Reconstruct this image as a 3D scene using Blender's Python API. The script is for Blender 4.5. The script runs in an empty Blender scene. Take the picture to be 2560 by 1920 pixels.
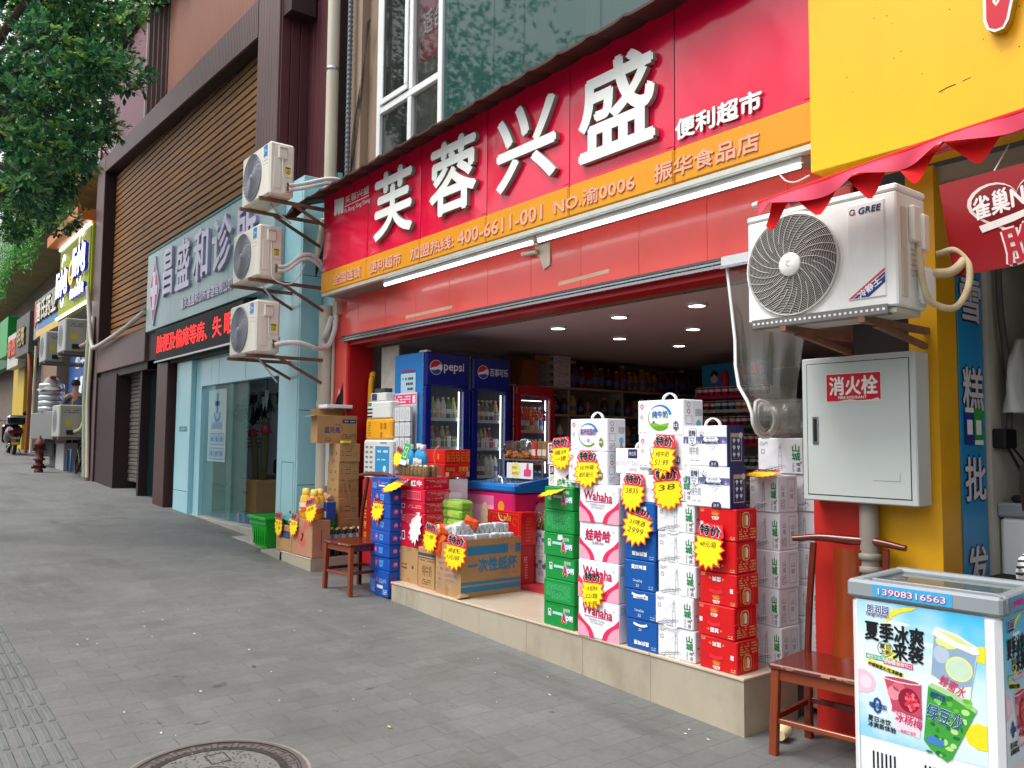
import bpy, math, random
from mathutils import Vector, Matrix
R = math.radians
random.seed(7)
SC = bpy.context.scene
COL = SC.collection

# ---------------------------------------------------------------- camera, light, exposure
cam_d = bpy.data.cameras.new('camera')
cam_d.sensor_width = 36; cam_d.lens = 29.0; cam_d.clip_end = 500; cam_d.clip_start = 0.05
cam = bpy.data.objects.new('camera', cam_d); COL.objects.link(cam)
YAW, PITCH, ROLL = R(51.828), R(3.945), R(0.478)
fw = Vector((-math.sin(YAW)*math.cos(PITCH), math.cos(YAW)*math.cos(PITCH), math.sin(PITCH)))
rt0 = Vector((math.cos(YAW), math.sin(YAW), 0)); up0 = rt0.cross(fw)
rt = rt0*math.cos(ROLL)+up0*math.sin(ROLL); up = -rt0*math.sin(ROLL)+up0*math.cos(ROLL)
cam.matrix_world = Matrix(((rt.x, up.x, -fw.x, 0), (rt.y, up.y, -fw.y, 0), (rt.z, up.z, -fw.z, 1.6), (0, 0, 0, 1)))
SC.camera = cam

SUN_EL, SUN_AZ = R(58), R(200)
w = bpy.data.worlds.new('World'); SC.world = w; w.use_nodes = True
nt = w.node_tree
for n in list(nt.nodes): nt.nodes.remove(n)
sky = nt.nodes.new('ShaderNodeTexSky'); sky.sky_type = 'NISHITA'; sky.sun_disc = False
sky.sun_elevation = SUN_EL; sky.sun_rotation = SUN_AZ; sky.dust_density = 4; sky.air_density = 1.2
hs = nt.nodes.new('ShaderNodeHueSaturation'); hs.inputs['Saturation'].default_value = 0.22
bg = nt.nodes.new('ShaderNodeBackground'); bg.inputs['Strength'].default_value = 0.15
wo = nt.nodes.new('ShaderNodeOutputWorld')
nt.links.new(sky.outputs[0], hs.inputs['Color']); nt.links.new(hs.outputs[0], bg.inputs[0]); nt.links.new(bg.outputs[0], wo.inputs[0])

sd = bpy.data.lights.new('sun', 'SUN'); sd.energy = 1.2; sd.angle = R(25); sd.color = (1, .97, .92)
sun = bpy.data.objects.new('sun', sd); COL.objects.link(sun)
# sky sun_rotation 0 = +Y, clockwise seen from above
sdir = Vector((math.sin(SUN_AZ)*math.cos(SUN_EL), math.cos(SUN_AZ)*math.cos(SUN_EL), math.sin(SUN_EL)))
sun.rotation_euler = sdir.to_track_quat('Z', 'Y').to_euler()
SC.view_settings.view_transform = 'Standard'; SC.view_settings.look = 'None'
SC.view_settings.exposure = 0.80; SC.view_settings.gamma = 1
try:
    SC.cycles.max_bounces = 8; SC.cycles.transparent_max_bounces = 24; SC.cycles.use_denoising = True
except Exception: pass

# ---------------------------------------------------------------- materials
def lin(h):
    h = h.lstrip('#'); c = [int(h[i:i+2], 16)/255 for i in (0, 2, 4)]
    return tuple(x/12.92 if x <= .04045 else ((x+.055)/1.055)**2.4 for x in c)+(1,)
MATS = {}
def mat(name, col, rough=.5, metal=0, var=.08, scale=6, bump=0, bscale=40, coat=0, emit=0, trans=0, spec=.5, alpha=1, stretch=None, dirt=0, dirtcol='#4a4238', ior=1.45):
    if name in MATS: return MATS[name]
    m = bpy.data.materials.new(name); m.use_nodes = True; MATS[name] = m
    N = m.node_tree.nodes; L = m.node_tree.links; b = N['Principled BSDF']
    c = lin(col); b.inputs['Base Color'].default_value = c; b.inputs['Roughness'].default_value = rough
    b.inputs['Metallic'].default_value = metal; b.inputs['Specular IOR Level'].default_value = spec
    b.inputs['Coat Weight'].default_value = coat; b.inputs['Coat Roughness'].default_value = .08
    b.inputs['Transmission Weight'].default_value = trans; b.inputs['IOR'].default_value = ior; b.inputs['Alpha'].default_value = alpha
    if emit:
        b.inputs['Emission Color'].default_value = c; b.inputs['Emission Strength'].default_value = emit
    if var or bump or dirt:
        tc = N.new('ShaderNodeTexCoord'); src = tc.outputs['Object']
        if stretch:
            mp = N.new('ShaderNodeMapping'); mp.inputs['Scale'].default_value = stretch; L.new(src, mp.inputs[0]); src = mp.outputs[0]
    if var:
        nz = N.new('ShaderNodeTexNoise'); nz.inputs['Scale'].default_value = scale; nz.inputs['Detail'].default_value = 5; nz.inputs['Roughness'].default_value = .6
        L.new(src, nz.inputs['Vector'])
        mr = N.new('ShaderNodeMapRange'); mr.inputs[1].default_value = .3; mr.inputs[2].default_value = .7
        mr.inputs[3].default_value = 1-var; mr.inputs[4].default_value = 1+var*.6
        L.new(nz.outputs[0], mr.inputs[0])
        hv = N.new('ShaderNodeHueSaturation'); hv.inputs['Color'].default_value = c
        L.new(mr.outputs[0], hv.inputs['Value']); out = hv.outputs[0]
        if dirt:
            n2 = N.new('ShaderNodeTexNoise'); n2.inputs['Scale'].default_value = scale*.45; n2.inputs['Detail'].default_value = 8; n2.inputs['Roughness'].default_value = .7
            L.new(src, n2.inputs['Vector'])
            m2 = N.new('ShaderNodeMapRange'); m2.inputs[1].default_value = .52; m2.inputs[2].default_value = .78; m2.inputs[3].default_value = 0; m2.inputs[4].default_value = dirt
            L.new(n2.outputs[0], m2.inputs[0])
            mx = N.new('ShaderNodeMix'); mx.data_type = 'RGBA'; mx.inputs[7].default_value = lin(dirtcol)
            L.new(m2.outputs[0], mx.inputs[0]); L.new(out, mx.inputs[6]); out = mx.outputs[2]
        L.new(out, b.inputs['Base Color'])
        if emit: L.new(out, b.inputs['Emission Color'])
        rr = N.new('ShaderNodeMapRange'); rr.inputs[3].default_value = max(0, rough-.08); rr.inputs[4].default_value = min(1, rough+.08)
        L.new(nz.outputs[0], rr.inputs[0]); L.new(rr.outputs[0], b.inputs['Roughness'])
    if bump:
        nb = N.new('ShaderNodeTexNoise'); nb.inputs['Scale'].default_value = bscale; nb.inputs['Detail'].default_value = 4
        L.new(src, nb.inputs['Vector'])
        bp = N.new('ShaderNodeBump'); bp.inputs['Strength'].default_value = bump; bp.inputs['Distance'].default_value = .01
        L.new(nb.outputs[0], bp.inputs['Height']); L.new(bp.outputs[0], b.inputs['Normal'])
    return m
def ink(col, rough=.45, **k):                       # printed colour
    return mat('print_'+col.strip('#'), col, rough, var=.05, scale=30, **k)

# ---------------------------------------------------------------- mesh builder
class Fr:                                           # a drawing plane: origin, U, V, N = U x V
    def __init__(s, o, u, v):
        s.o = Vector(o); s.u = Vector(u).normalized(); s.v = Vector(v).normalized(); s.n = s.u.cross(s.v).normalized()
    def p(s, a, b, h=0): return s.o+s.u*a+s.v*b+s.n*h
_glyph = {}
def text_mesh(txt, extr, res, off):
    k = (txt, extr, res, off)
    if k in _glyph: return _glyph[k]
    c = bpy.data.curves.new('text_outline', 'FONT'); c.body = txt; c.extrude = extr; c.resolution_u = res; c.offset = off
    o = bpy.data.objects.new('text_outline', c)
    me = bpy.data.meshes.new_from_object(o)
    vs = [v.co.copy() for v in me.vertices]; fs = [(tuple(p.vertices), abs(p.normal.z) > .5) for p in me.polygons]
    bpy.data.objects.remove(o); bpy.data.curves.remove(c); bpy.data.meshes.remove(me)
    if vs:
        x0 = min(v.x for v in vs); x1 = max(v.x for v in vs); y0 = min(v.y for v in vs); y1 = max(v.y for v in vs)
    else: x0 = y0 = 0; x1 = y1 = 1
    _glyph[k] = (vs, fs, x0, y0, max(x1-x0, 1e-4), max(y1-y0, 1e-4)); return _glyph[k]
WORLD = {}                                          # object -> world origin while building
class MB:
    def __init__(s): s.v = []; s.f = []; s.i = []; s.s = []; s.m = []; s.M = None
    def mi(s, m):
        if m not in s.m: s.m.append(m)
        return s.m.index(m)
    def add(s, vs, fs, m, smooth=False):
        o = len(s.v); i = s.mi(m)
        for v in vs:
            v = Vector(v); s.v.append(s.M @ v if s.M else v)
        for f in fs: s.f.append(tuple(o+k for k in f)); s.i.append(i); s.s.append(smooth)
    def box(s, x0, y0, z0, x1, y1, z1, m, b=0):
        if x0 > x1: x0, x1 = x1, x0
        if y0 > y1: y0, y1 = y1, y0
        if z0 > z1: z0, z1 = z1, z0
        if b <= 0:
            vs = [(x, y, z) for z in (z0, z1) for y in (y0, y1) for x in (x0, x1)]
            return s.add(vs, [(0, 2, 3, 1), (4, 5, 7, 6), (0, 1, 5, 4), (2, 6, 7, 3), (0, 4, 6, 2), (1, 3, 7, 5)], m)
        b = min(b, (x1-x0)*.45, (y1-y0)*.45, (z1-z0)*.45)
        c = Vector(((x0+x1)/2, (y0+y1)/2, (z0+z1)/2)); h = Vector(((x1-x0)/2, (y1-y0)/2, (z1-z0)/2))
        vs = []; ix = {}
        for sx in (-1, 1):
            for sy in (-1, 1):
                for sz in (-1, 1):
                    for a in range(3):
                        q = [h.x-b, h.y-b, h.z-b]; q[a] += b
                        ix[(sx, sy, sz, a)] = len(vs); vs.append((c.x+sx*q[0], c.y+sy*q[1], c.z+sz*q[2]))
        fs = []
        S = (-1, 1)
        for a in range(3):
            o = [k for k in range(3) if k != a]
            for sg in S:
                def key(p, q):
                    t = [0, 0, 0]; t[a] = sg; t[o[0]] = p; t[o[1]] = q; return ix[(t[0], t[1], t[2], a)]
                q = [key(-1, -1), key(1, -1), key(1, 1), key(-1, 1)]
                fs.append(q)
        for a in range(3):
            o = [k for k in range(3) if k != a]
            for p in S:
                for q in S:
                    t0 = [0, 0, 0]; t0[o[0]] = p; t0[o[1]] = q; t1 = list(t0); t0[a] = -1; t1[a] = 1
                    fs.append([ix[(*t0, o[0])], ix[(*t1, o[0])], ix[(*t1, o[1])], ix[(*t0, o[1])]])
        for sx in S:
            for sy in S:
                for sz in S: fs.append([ix[(sx, sy, sz, 0)], ix[(sx, sy, sz, 1)], ix[(sx, sy, sz, 2)]])
        out = []
        for f in fs:
            p = [Vector(vs[k]) for k in f]; nn = (p[1]-p[0]).cross(p[2]-p[0]); mid = sum(p, Vector())/len(p)
            out.append(tuple(f) if nn.dot(mid-c) > 0 else tuple(reversed(f)))
        s.add(vs, out, m)
    def tube(s, pts, r, m, n=8, caps=True, smooth=True, closed=False):
        P = [Vector(p) for p in pts]; K = len(P); rs = r if isinstance(r, (list, tuple)) else [r]*K
        prev = None; vs = []
        for k in range(K):
            if closed: t = P[(k+1) % K]-P[k-1]
            else: t = P[min(k+1, K-1)]-P[max(k-1, 0)]
            t = t.normalized() if t.length > 1e-9 else Vector((0, 0, 1))
            if prev is None:
                a = Vector((0, 0, 1)) if abs(t.z) < .9 else Vector((1, 0, 0)); u = t.cross(a).normalized()
            else:
                u = prev-t*prev.dot(t); u = u.normalized() if u.length > 1e-6 else t.orthogonal().normalized()
            prev = u; wv = t.cross(u)
            for j in range(n):
                g = 2*math.pi*j/n; vs.append(P[k]+(u*math.cos(g)+wv*math.sin(g))*rs[k])
        fs = []
        for k in range(K if closed else K-1):
            a = k*n; b = ((k+1) % K)*n
            for j in range(n): fs.append((a+j, a+(j+1) % n, b+(j+1) % n, b+j))
        s.add(vs, fs, m, smooth)
        if caps and not closed:
            s.add(vs[:n], [tuple(reversed(range(n)))], m); s.add(vs[-n:], [tuple(range(n))], m)
    def cyl(s, p0, p1, r, m, n=16, r1=None, caps=True): s.tube([p0, p1], [r, r if r1 is None else r1], m, n, caps)
    def lathe(s, c, prof, m, n=16, ax='z', smooth=True, caps=True):
        c = Vector(c); vs = []
        for (r, h) in prof:
            for j in range(n):
                g = 2*math.pi*j/n; a, b = r*math.cos(g), r*math.sin(g)
                vs.append(c+(Vector((a, b, h)) if ax == 'z' else Vector((h, a, b)) if ax == 'x' else Vector((b, h, a))))
        fs = []
        for k in range(len(prof)-1):
            for j in range(n): fs.append((k*n+j, k*n+(j+1) % n, (k+1)*n+(j+1) % n, (k+1)*n+j))
        s.add(vs, fs, m, smooth)
        if caps:
            if prof[0][0] > 1e-6: s.add(vs[:n], [tuple(reversed(range(n)))], m)
            if prof[-1][0] > 1e-6: s.add(vs[-n:], [tuple(range(n))], m)
    def bar(s, p0, p1, w, h, m, up=(0, 0, 1), b=0):          # rectangular bar between two points
        p0 = Vector(p0); p1 = Vector(p1); t = (p1-p0); L = t.length; t.normalize(); u = Vector(up)
        x = t.cross(u)
        if x.length < 1e-5: x = t.orthogonal()
        x.normalize(); z = x.cross(t).normalized()
        old = s.M; T = Matrix(((x.x, t.x, z.x, p0.x), (x.y, t.y, z.y, p0.y), (x.z, t.z, z.z, p0.z), (0, 0, 0, 1)))
        s.M = old @ T if old else T; s.box(-w/2, 0, -h/2, w/2, L, h/2, m, b); s.M = old
    def poly(s, F, pts, m, lift=.001): s.add([F.p(a, b, lift) for a, b in pts], [tuple(range(len(pts)))], m)
    def rect(s, F, u0, v0, u1, v1, m, lift=.001): s.poly(F, [(u0, v0), (u1, v0), (u1, v1), (u0, v1)], m, lift)
    def frame(s, F, u0, v0, u1, v1, t, m, lift=.001):
        s.rect(F, u0, v0, u1, v0+t, m, lift); s.rect(F, u0, v1-t, u1, v1, m, lift)
        s.rect(F, u0, v0+t, u0+t, v1-t, m, lift); s.rect(F, u1-t, v0+t, u1, v1-t, m, lift)
    def disc(s, F, u, v, r, m, lift=.001, n=24, ry=None):
        ry = r if ry is None else ry
        s.poly(F, [(u+r*math.cos(2*math.pi*k/n), v+ry*math.sin(2*math.pi*k/n)) for k in range(n)], m, lift)
    def arc(s, F, u, v, r0, r1, a0, a1, m, lift=.001, n=24, taper=False):
        for k in range(n):
            def q(kk):
                a = R(a0+(a1-a0)*kk/n); t = math.sin(math.pi*kk/n)**.6 if taper else 1
                mid = (r0+r1)/2; hw = (r1-r0)/2*max(t, .04)
                return ((u+(mid-hw)*math.cos(a), v+(mid-hw)*math.sin(a)), (u+(mid+hw)*math.cos(a), v+(mid+hw)*math.sin(a)))
            a, b = q(k), q(k+1); s.poly(F, [a[0], a[1], b[1], b[0]], m, lift)
    def line(s, F, pts, w, m, lift=.001):
        for (a, b) in zip(pts, pts[1:]):
            d = Vector((b[0]-a[0], b[1]-a[1])); L = d.length
            if L < 1e-6: continue
            n = Vector((-d.y, d.x))/L*w/2
            s.poly(F, [(a[0]-n.x, a[1]-n.y), (b[0]-n.x, b[1]-n.y), (b[0]+n.x, b[1]+n.y), (a[0]+n.x, a[1]+n.y)], m, lift)
    def prism(s, F, pts, d, m, m2=None, lift=0):             # extruded outline, front at lift+d
        n = len(pts); A = [F.p(a, b, lift) for a, b in pts]; B = [F.p(a, b, lift+d) for a, b in pts]
        ar = sum(pts[k][0]*pts[(k+1) % n][1]-pts[(k+1) % n][0]*pts[k][1] for k in range(n))
        q = range(n) if ar > 0 else range(n-1, -1, -1); q = list(q)
        s.add(B, [tuple(q)], m); s.add(A, [tuple(reversed(q))], m2 or m)
        s.add(A+B, [((q[k]), q[(k+1) % n], n+q[(k+1) % n], n+q[k]) for k in range(n)], m2 or m)
    def text(s, F, txt, u0, v0, u1, v1, m, lift=.0015, bold=0, rot=0, depth=0, side=None, res=2, keep=False, off=0, slant=0):
        vs, fs, x0, y0, W, H = text_mesh(txt, 1 if depth else 0, res, off)
        su, sv = (u1-u0)/W, (v1-v0)/H
        if keep:
            k = min(su, sv); cu, cv = (u0+u1)/2, (v0+v1)/2; u0, u1 = cu-W*k/2, cu+W*k/2; v0, v1 = cv-H*k/2, cv+H*k/2; su = sv = k
        cu, cv = (u0+u1)/2, (v0+v1)/2; cs, sn = math.cos(R(rot)), math.sin(R(rot))
        sh = [(0, 0)] if not bold else [(0, 0), (bold, 0), (-bold, 0), (0, bold), (0, -bold)]
        for k, (du, dv) in enumerate(sh):
            P = []
            for p in vs:
                a = u0+(p.x-x0)*su-cu+du; b = v0+(p.y-y0)*sv-cv+dv; a += b*slant
                h = lift+k*.00025+((p.z+1)/2*depth if depth else 0)
                P.append(F.p(cu+a*cs-b*sn, cv+a*sn+b*cs, h))
            if depth:
                s.add(P, [f for f, t in fs if t], m); s.add(P, [f for f, t in fs if not t], side or m)
            else: s.add(P, [f for f, t in fs], m)
    def noise_lines(s, F, u0, v0, u1, v1, rows, m, lift=.001, seed=1, fill=.75):    # fine print too small to read
        rnd = random.Random(seed); h = (v1-v0)/rows
        for k in range(rows):
            u = u0
            while u < u1*(1) - 1e-4:
                L = (u1-u0)*rnd.uniform(.06, .2); e = min(u+L, u1)
                if rnd.random() < fill: s.rect(F, u, v1-(k+.75)*h, e-(u1-u0)*.015, v1-(k+.25)*h, m, lift)
                u = e+(u1-u0)*.015
    def build(s, name, parent=None, loc=None, rotz=0, label=None, cat=None, group=None, kind=None):
        me = bpy.data.meshes.new(name)
        if parent is not None: o0 = WORLD[parent]
        elif loc is not None: o0 = Vector(loc)
        else:
            xs = [v.x for v in s.v]; ys = [v.y for v in s.v]; zs = [v.z for v in s.v]
            o0 = Vector(((min(xs)+max(xs))/2, (min(ys)+max(ys))/2, min(zs)))
        me.from_pydata([tuple(v-o0) for v in s.v], [], s.f)
        for m in s.m: me.materials.append(m)
        me.polygons.foreach_set('material_index', s.i); me.polygons.foreach_set('use_smooth', s.s); me.update()
        o = bpy.data.objects.new(name, me); COL.objects.link(o)
        if parent is not None: o.parent = parent; WORLD[o] = o0
        else: o.location = o0; WORLD[o] = o0
        props(o, label, cat, group, kind); return o
def props(o, label=None, cat=None, group=None, kind=None):
    if label: o['label'] = label
    if cat: o['category'] = cat
    if group: o['group'] = group
    if kind: o['kind'] = kind
    return o
def thing(name, label, cat, loc, group=None, rotz=0):
    o = bpy.data.objects.new(name, None); o.empty_display_size = .1; COL.objects.link(o)
    o.location = loc; o.rotation_euler = (0, 0, rotz); WORLD[o] = Vector(loc)
    return props(o, label, cat, group)
def kids(o): return [c for c in list(o.children)]
def dup(o, loc=None, rotz=None, label=None, parent=None, scale=None):
    c = o.copy(); COL.objects.link(c)
    if parent is not None: c.parent = parent
    if loc is not None: c.location = loc
    if rotz is not None: c.rotation_euler = (c.rotation_euler.x, c.rotation_euler.y, rotz)
    if scale is not None: c.scale = (scale,)*3 if isinstance(scale, (int, float)) else scale
    if label: c['label'] = label
    for ch in kids(o): dup(ch, parent=c)
    return c
GZ = lambda x: -0.13-0.039*x                         # the pavement climbs to the left
XF = lambda o=(0, 0, 0): Fr(o, (1, 0, 0), (0, 0, 1)) # facing the street (-y)
SF = lambda o=(0, 0, 0): Fr(o, (0, 1, 0), (0, 0, 1)) # facing right (+x)
def arcpts(c, r, a0, a1, n, ax='xz'):
    out = []
    for k in range(n+1):
        a = R(a0+(a1-a0)*k/n); p = [c[0], c[1], c[2]]
        i, j = {'x': 0, 'y': 1, 'z': 2}[ax[0]], {'x': 0, 'y': 1, 'z': 2}[ax[1]]
        p[i] += r*math.cos(a); p[j] += r*math.sin(a); out.append(tuple(p))
    return out
def curve_pts(P, n=8):                               # Catmull-Rom through points
    P = [Vector(p) for p in P]; Q = [P[0]*2-P[1]]+P+[P[-1]*2-P[-2]]; out = []
    for k in range(1, len(Q)-2):
        for j in range(n):
            t = j/n; a, b, c, d = Q[k-1:k+3]
            out.append(.5*((2*b)+(c-a)*t+(2*a-5*b+4*c-d)*t*t+(-a+3*b-3*c+d)*t**3))
    return out+[P[-1]]
# ================================================================ SETTING
def ground_material():
    m = bpy.data.materials.new('grey_pavers'); m.use_nodes = True
    N = m.node_tree.nodes; L = m.node_tree.links; b = N['Principled BSDF']
    tc = N.new('ShaderNodeTexCoord'); mp = N.new('ShaderNodeMapping'); mp.inputs['Rotation'].default_value = (0, 0, R(90))
    L.new(tc.outputs['Object'], mp.inputs[0])
    br = N.new('ShaderNodeTexBrick'); br.inputs['Scale'].default_value = 1; br.inputs['Brick Width'].default_value = .3
    br.inputs['Row Height'].default_value = .152; br.inputs['Mortar Size'].default_value = .003; br.inputs['Mortar Smooth'].default_value = .6
    br.inputs['Color1'].default_value = (.150, .153, .150, 1); br.inputs['Color2'].default_value = (.130, .133, .130, 1)
    br.inputs['Mortar'].default_value = (.098, .098, .092, 1); br.inputs['Bias'].default_value = 0
    L.new(mp.outputs[0], br.inputs[0])
    def noise(sc, det, lo, hi, a, c, src=tc.outputs['Object']):
        n = N.new('ShaderNodeTexNoise'); n.inputs['Scale'].default_value = sc; n.inputs['Detail'].default_value = det; n.inputs['Roughness'].default_value = .65
        L.new(src, n.inputs['Vector']); r = N.new('ShaderNodeMapRange'); r.inputs[1].default_value = lo; r.inputs[2].default_value = hi
        r.inputs[3].default_value = a; r.inputs[4].default_value = c; L.new(n.outputs[0], r.inputs[0]); return n, r.outputs[0]
    n1, f1 = noise(1.1, 6, .3, .7, .86, 1.10); n2, f2 = noise(26, 5, .3, .7, .90, 1.08); n3, f3 = noise(.22, 3, .35, .65, .92, 1.06)
    m1 = N.new('ShaderNodeMath'); m1.operation = 'MULTIPLY'; L.new(f1, m1.inputs[0]); L.new(f2, m1.inputs[1])
    m2 = N.new('ShaderNodeMath'); m2.operation = 'MULTIPLY'; L.new(m1.outputs[0], m2.inputs[0]); L.new(f3, m2.inputs[1])
    hv = N.new('ShaderNodeHueSaturation'); L.new(br.outputs[0], hv.inputs['Color']); L.new(m2.outputs[0], hv.inputs['Value'])
    out = hv.outputs[0]
    for sc, lo, hi, col, amt, strch in ((1.7, .60, .74, (.205, .205, .19, 1), .45, (1, 1, 1)), (.9, .54, .74, (.055, .054, .05, 1), .75, (.45, 1.5, 1)), (.35, .5, .72, (.075, .073, .066, 1), .5, (1, 1, 1)), (7, .67, .70, (.05, .048, .045, 1), .85, (1.2, .6, 1)), (14, .74, .77, (.5, .48, .44, 1), .55, (1, .6, 1))):
        mp2 = N.new('ShaderNodeMapping'); mp2.inputs['Scale'].default_value = strch; mp2.inputs['Location'].default_value = (sc*3, sc, 0); L.new(tc.outputs['Object'], mp2.inputs[0])
        n, f = noise(sc, 7, lo, hi, 0, amt, mp2.outputs[0])
        mx = N.new('ShaderNodeMix'); mx.data_type = 'RGBA'; mx.inputs[7].default_value = col
        L.new(f, mx.inputs[0]); L.new(out, mx.inputs[6]); out = mx.outputs[2]
    L.new(out, b.inputs['Base Color'])
    nr, fr = noise(2.2, 4, .3, .7, .5, .8); L.new(fr, b.inputs['Roughness'])
    bp = N.new('ShaderNodeBump'); bp.inputs['Strength'].default_value = .45; bp.inputs['Distance'].default_value = .006
    ma = N.new('ShaderNodeMath'); ma.operation = 'MULTIPLY_ADD'; L.new(br.outputs['Fac'], ma.inputs[0]); ma.inputs[1].default_value = -1
    L.new(n2.outputs[0], ma.inputs[2]); L.new(ma.outputs[0], bp.inputs['Height']); L.new(bp.outputs[0], b.inputs['Normal'])
    return m
g = MB()
xs = [-120, -60, -30, -20, -14, -10, -7, -5, -3, -1, 2, 6, 15, 40]; ys = [-60, -25, -12, -6, -2, 1, 3, 5, 8, 14, 40]
vs = [(x, y, GZ(x)) for y in ys for x in xs]; nx = len(xs)
g.add(vs, [(j*nx+i, j*nx+i+1, (j+1)*nx+i+1, (j+1)*nx+i) for j in range(len(ys)-1) for i in range(nx-1)], ground_material())
g.build('pavement', loc=(0, 0, 0), kind='structure')

# ribbed guide tiles at the left edge
M_rib = mat('guide_tile', '#646867', .7, var=.15, scale=8, bump=.2)
g = MB()
x = -12.0
while x < -3.6:
    for k in range(5):
        y = 0.62+k*.062
        z0 = GZ(x+.02); z1 = GZ(x+.28)
        g.add([(x+.02, y, z0+.002), (x+.28, y, z1+.002), (x+.28, y+.036, z1+.002), (x+.02, y+.036, z0+.002),
               (x+.03, y+.006, z0+.007), (x+.27, y+.006, z1+.007), (x+.27, y+.030, z1+.007), (x+.03, y+.030, z0+.007)],
              [(4, 5, 6, 7), (0, 1, 5, 4), (1, 2, 6, 5), (2, 3, 7, 6), (3, 0, 4, 7)], M_rib)
    x += .3
g.build('guide_path', kind='structure')
# little scraps on the ground: each one a thing
scr = [mat('scrap_white', '#d8d8d2', .8, var=.1), mat('scrap_leaf', '#b9b04a', .7, var=.2), mat('scrap_brown', '#7a4a3a', .8, var=.2), mat('scrap_pink', '#c43a62', .7, var=.1)]
def scrap(x, y, s, m, rot, label):
    b = MB(); z = GZ(x)+.002; P = []
    rnd = random.Random(int(x*1000))
    for k in range(7):
        a = rot+2*math.pi*k/7; r = s*rnd.uniform(.5, 1)
        P.append((x+r*math.cos(a), y+r*.55*math.sin(a), GZ(x+r*math.cos(a))+.003+s*.25*rnd.random()))
    b.add(P+[(x, y, z+s*.3)], [(k, (k+1) % 7, 7) for k in range(7)], m)
    b.build('litter_scrap', label=label, cat='litter', group='scraps of litter on the pavement')
scrap(-5.47, 2.13, .03, scr[2], .3, 'reddish brown crumpled scrap on open pavement left of the manhole')
scrap(-4.05, 2.35, .022, scr[1], .5, 'yellow green fallen leaf on pavement behind the manhole cover')
scrap(-7.06, 3.74, .03, scr[3], .2, 'pink petal scrap on pavement beside the chair leg')
rnd = random.Random(3)
for k in range(46):
    x = rnd.uniform(-8.5, -2.2); y = rnd.uniform(1.2, 3.75)
    scrap(x, y, rnd.uniform(.006, .017), scr[0], rnd.random()*3, 'tiny pale paper fleck lying on the grey pavement')

# ---------------------------------------------------------------- shop platform (stone plinth)
M_stone = mat('plinth_tile', '#aea592', .45, var=.1, scale=3, bump=.06, bscale=60, dirt=.6, dirtcol='#6a604f', stretch=(1, 1, .55))
M_top = mat('platform_tile', '#c9b7a2', .22, var=.06, scale=2, dirt=.15)
M_mortar = mat('mortar_dark', '#5c564b', .9, var=.2)
def skirt(b, x0, x1, y, ztop, m, th=.012, joints=(), zoff=0):
    xs = [x0]+list(joints)+[x1]
    for a, c in zip(xs, xs[1:]):
        a2, c2 = a+.0012, c-.0012
        b.add([(a2, y, GZ(a2)-.05), (c2, y, GZ(c2)-.05), (c2, y, ztop), (a2, y, ztop), (a2, y+th, GZ(a2)-.05), (c2, y+th, GZ(c2)-.05), (c2, y+th, ztop), (a2, y+th, ztop)],
              [(0, 1, 2, 3), (1, 5, 6, 2), (5, 4, 7, 6), (4, 0, 3, 7), (3, 2, 6, 7)], m)
PL0, PL1, PY, PZ = -6.72, -2.86, 3.895, .30
b = MB()
b.add([(PL0+.02, PY+.02, GZ(PL0)-.1), (PL1-.02, PY+.02, GZ(PL1)-.1), (PL1-.02, 4.6, GZ(PL1)-.1), (PL0+.02, 4.6, GZ(PL0)-.1), (PL0+.02, PY+.02, PZ-.016), (PL1-.02, PY+.02, PZ-.016), (PL1-.02, 4.6, PZ-.016), (PL0+.02, 4.6, PZ-.016)],
      [(4, 5, 6, 7), (0, 1, 5, 4), (1, 2, 6, 5), (3, 0, 4, 7)], M_mortar)
skirt(b, PL0, PL1, PY, PZ-.018, M_stone, joints=(-6.45, -5.88, -5.35, -4.76, -4.16, -3.55))
b.box(PL1-.012, PY+.013, GZ(PL1)-.05, PL1, 4.41, PZ-.018, M_stone)
b.box(PL0, PY+.013, GZ(PL0)-.05, PL0+.012, 4.41, PZ-.018, M_stone)
for x0, x1 in ((PL0-.006, -5.88), (-5.878, -4.762), (-4.76, -3.552), (-3.55, PL1+.006)):
    b.box(x0+.001, PY-.008, PZ-.016, x1-.001, 4.56, PZ, M_top, .003)
b.build('shop_platform', label='beige stone tiled platform in front of the red shop', cat='platform')
# small stone step at the left
b = MB()
b.box(-9.1, 3.835, GZ(-9.1)-.2, -8.315, 4.6, .315, M_mortar)
skirt(b, -9.08, -8.3, 3.82, .318, M_stone)
b.box(-8.9, 4.42, 0, -8.302, 4.78, .33, M_stone)
b.box(-8.314, 3.833, GZ(-8.3)-.1, -8.3, 4.418, .318, M_stone); b.box(-9.1, 3.815, .318, -8.296, 4.42, .33, M_top, .003)
b.add([(-9.75, 3.80, GZ(-9.75)-.1), (-9.1, 3.80, GZ(-9.1)-.1), (-9.1, 3.81, .315), (-9.4, 3.82, .31), (-9.75, 3.85, .29), (-9.75, 4.15, GZ(-9.7)-.1), (-9.1, 4.2, GZ(-9.1)-.1), (-9.1, 4.2, .318), (-9.75, 4.15, .3)],
      [(0, 1, 2, 3, 4), (4, 3, 2, 7, 8), (0, 4, 8, 5)], mat('rough_concrete', '#8f8b80', .9, var=.25, scale=9, bump=.7, bscale=25))
b.box(-8.298, 4.5, GZ(-8)-.1, -6.74, 4.56, .28, M_stone)
b.build('entrance_step', label='low stone step with tiled front under the crates', cat='step')

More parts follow.
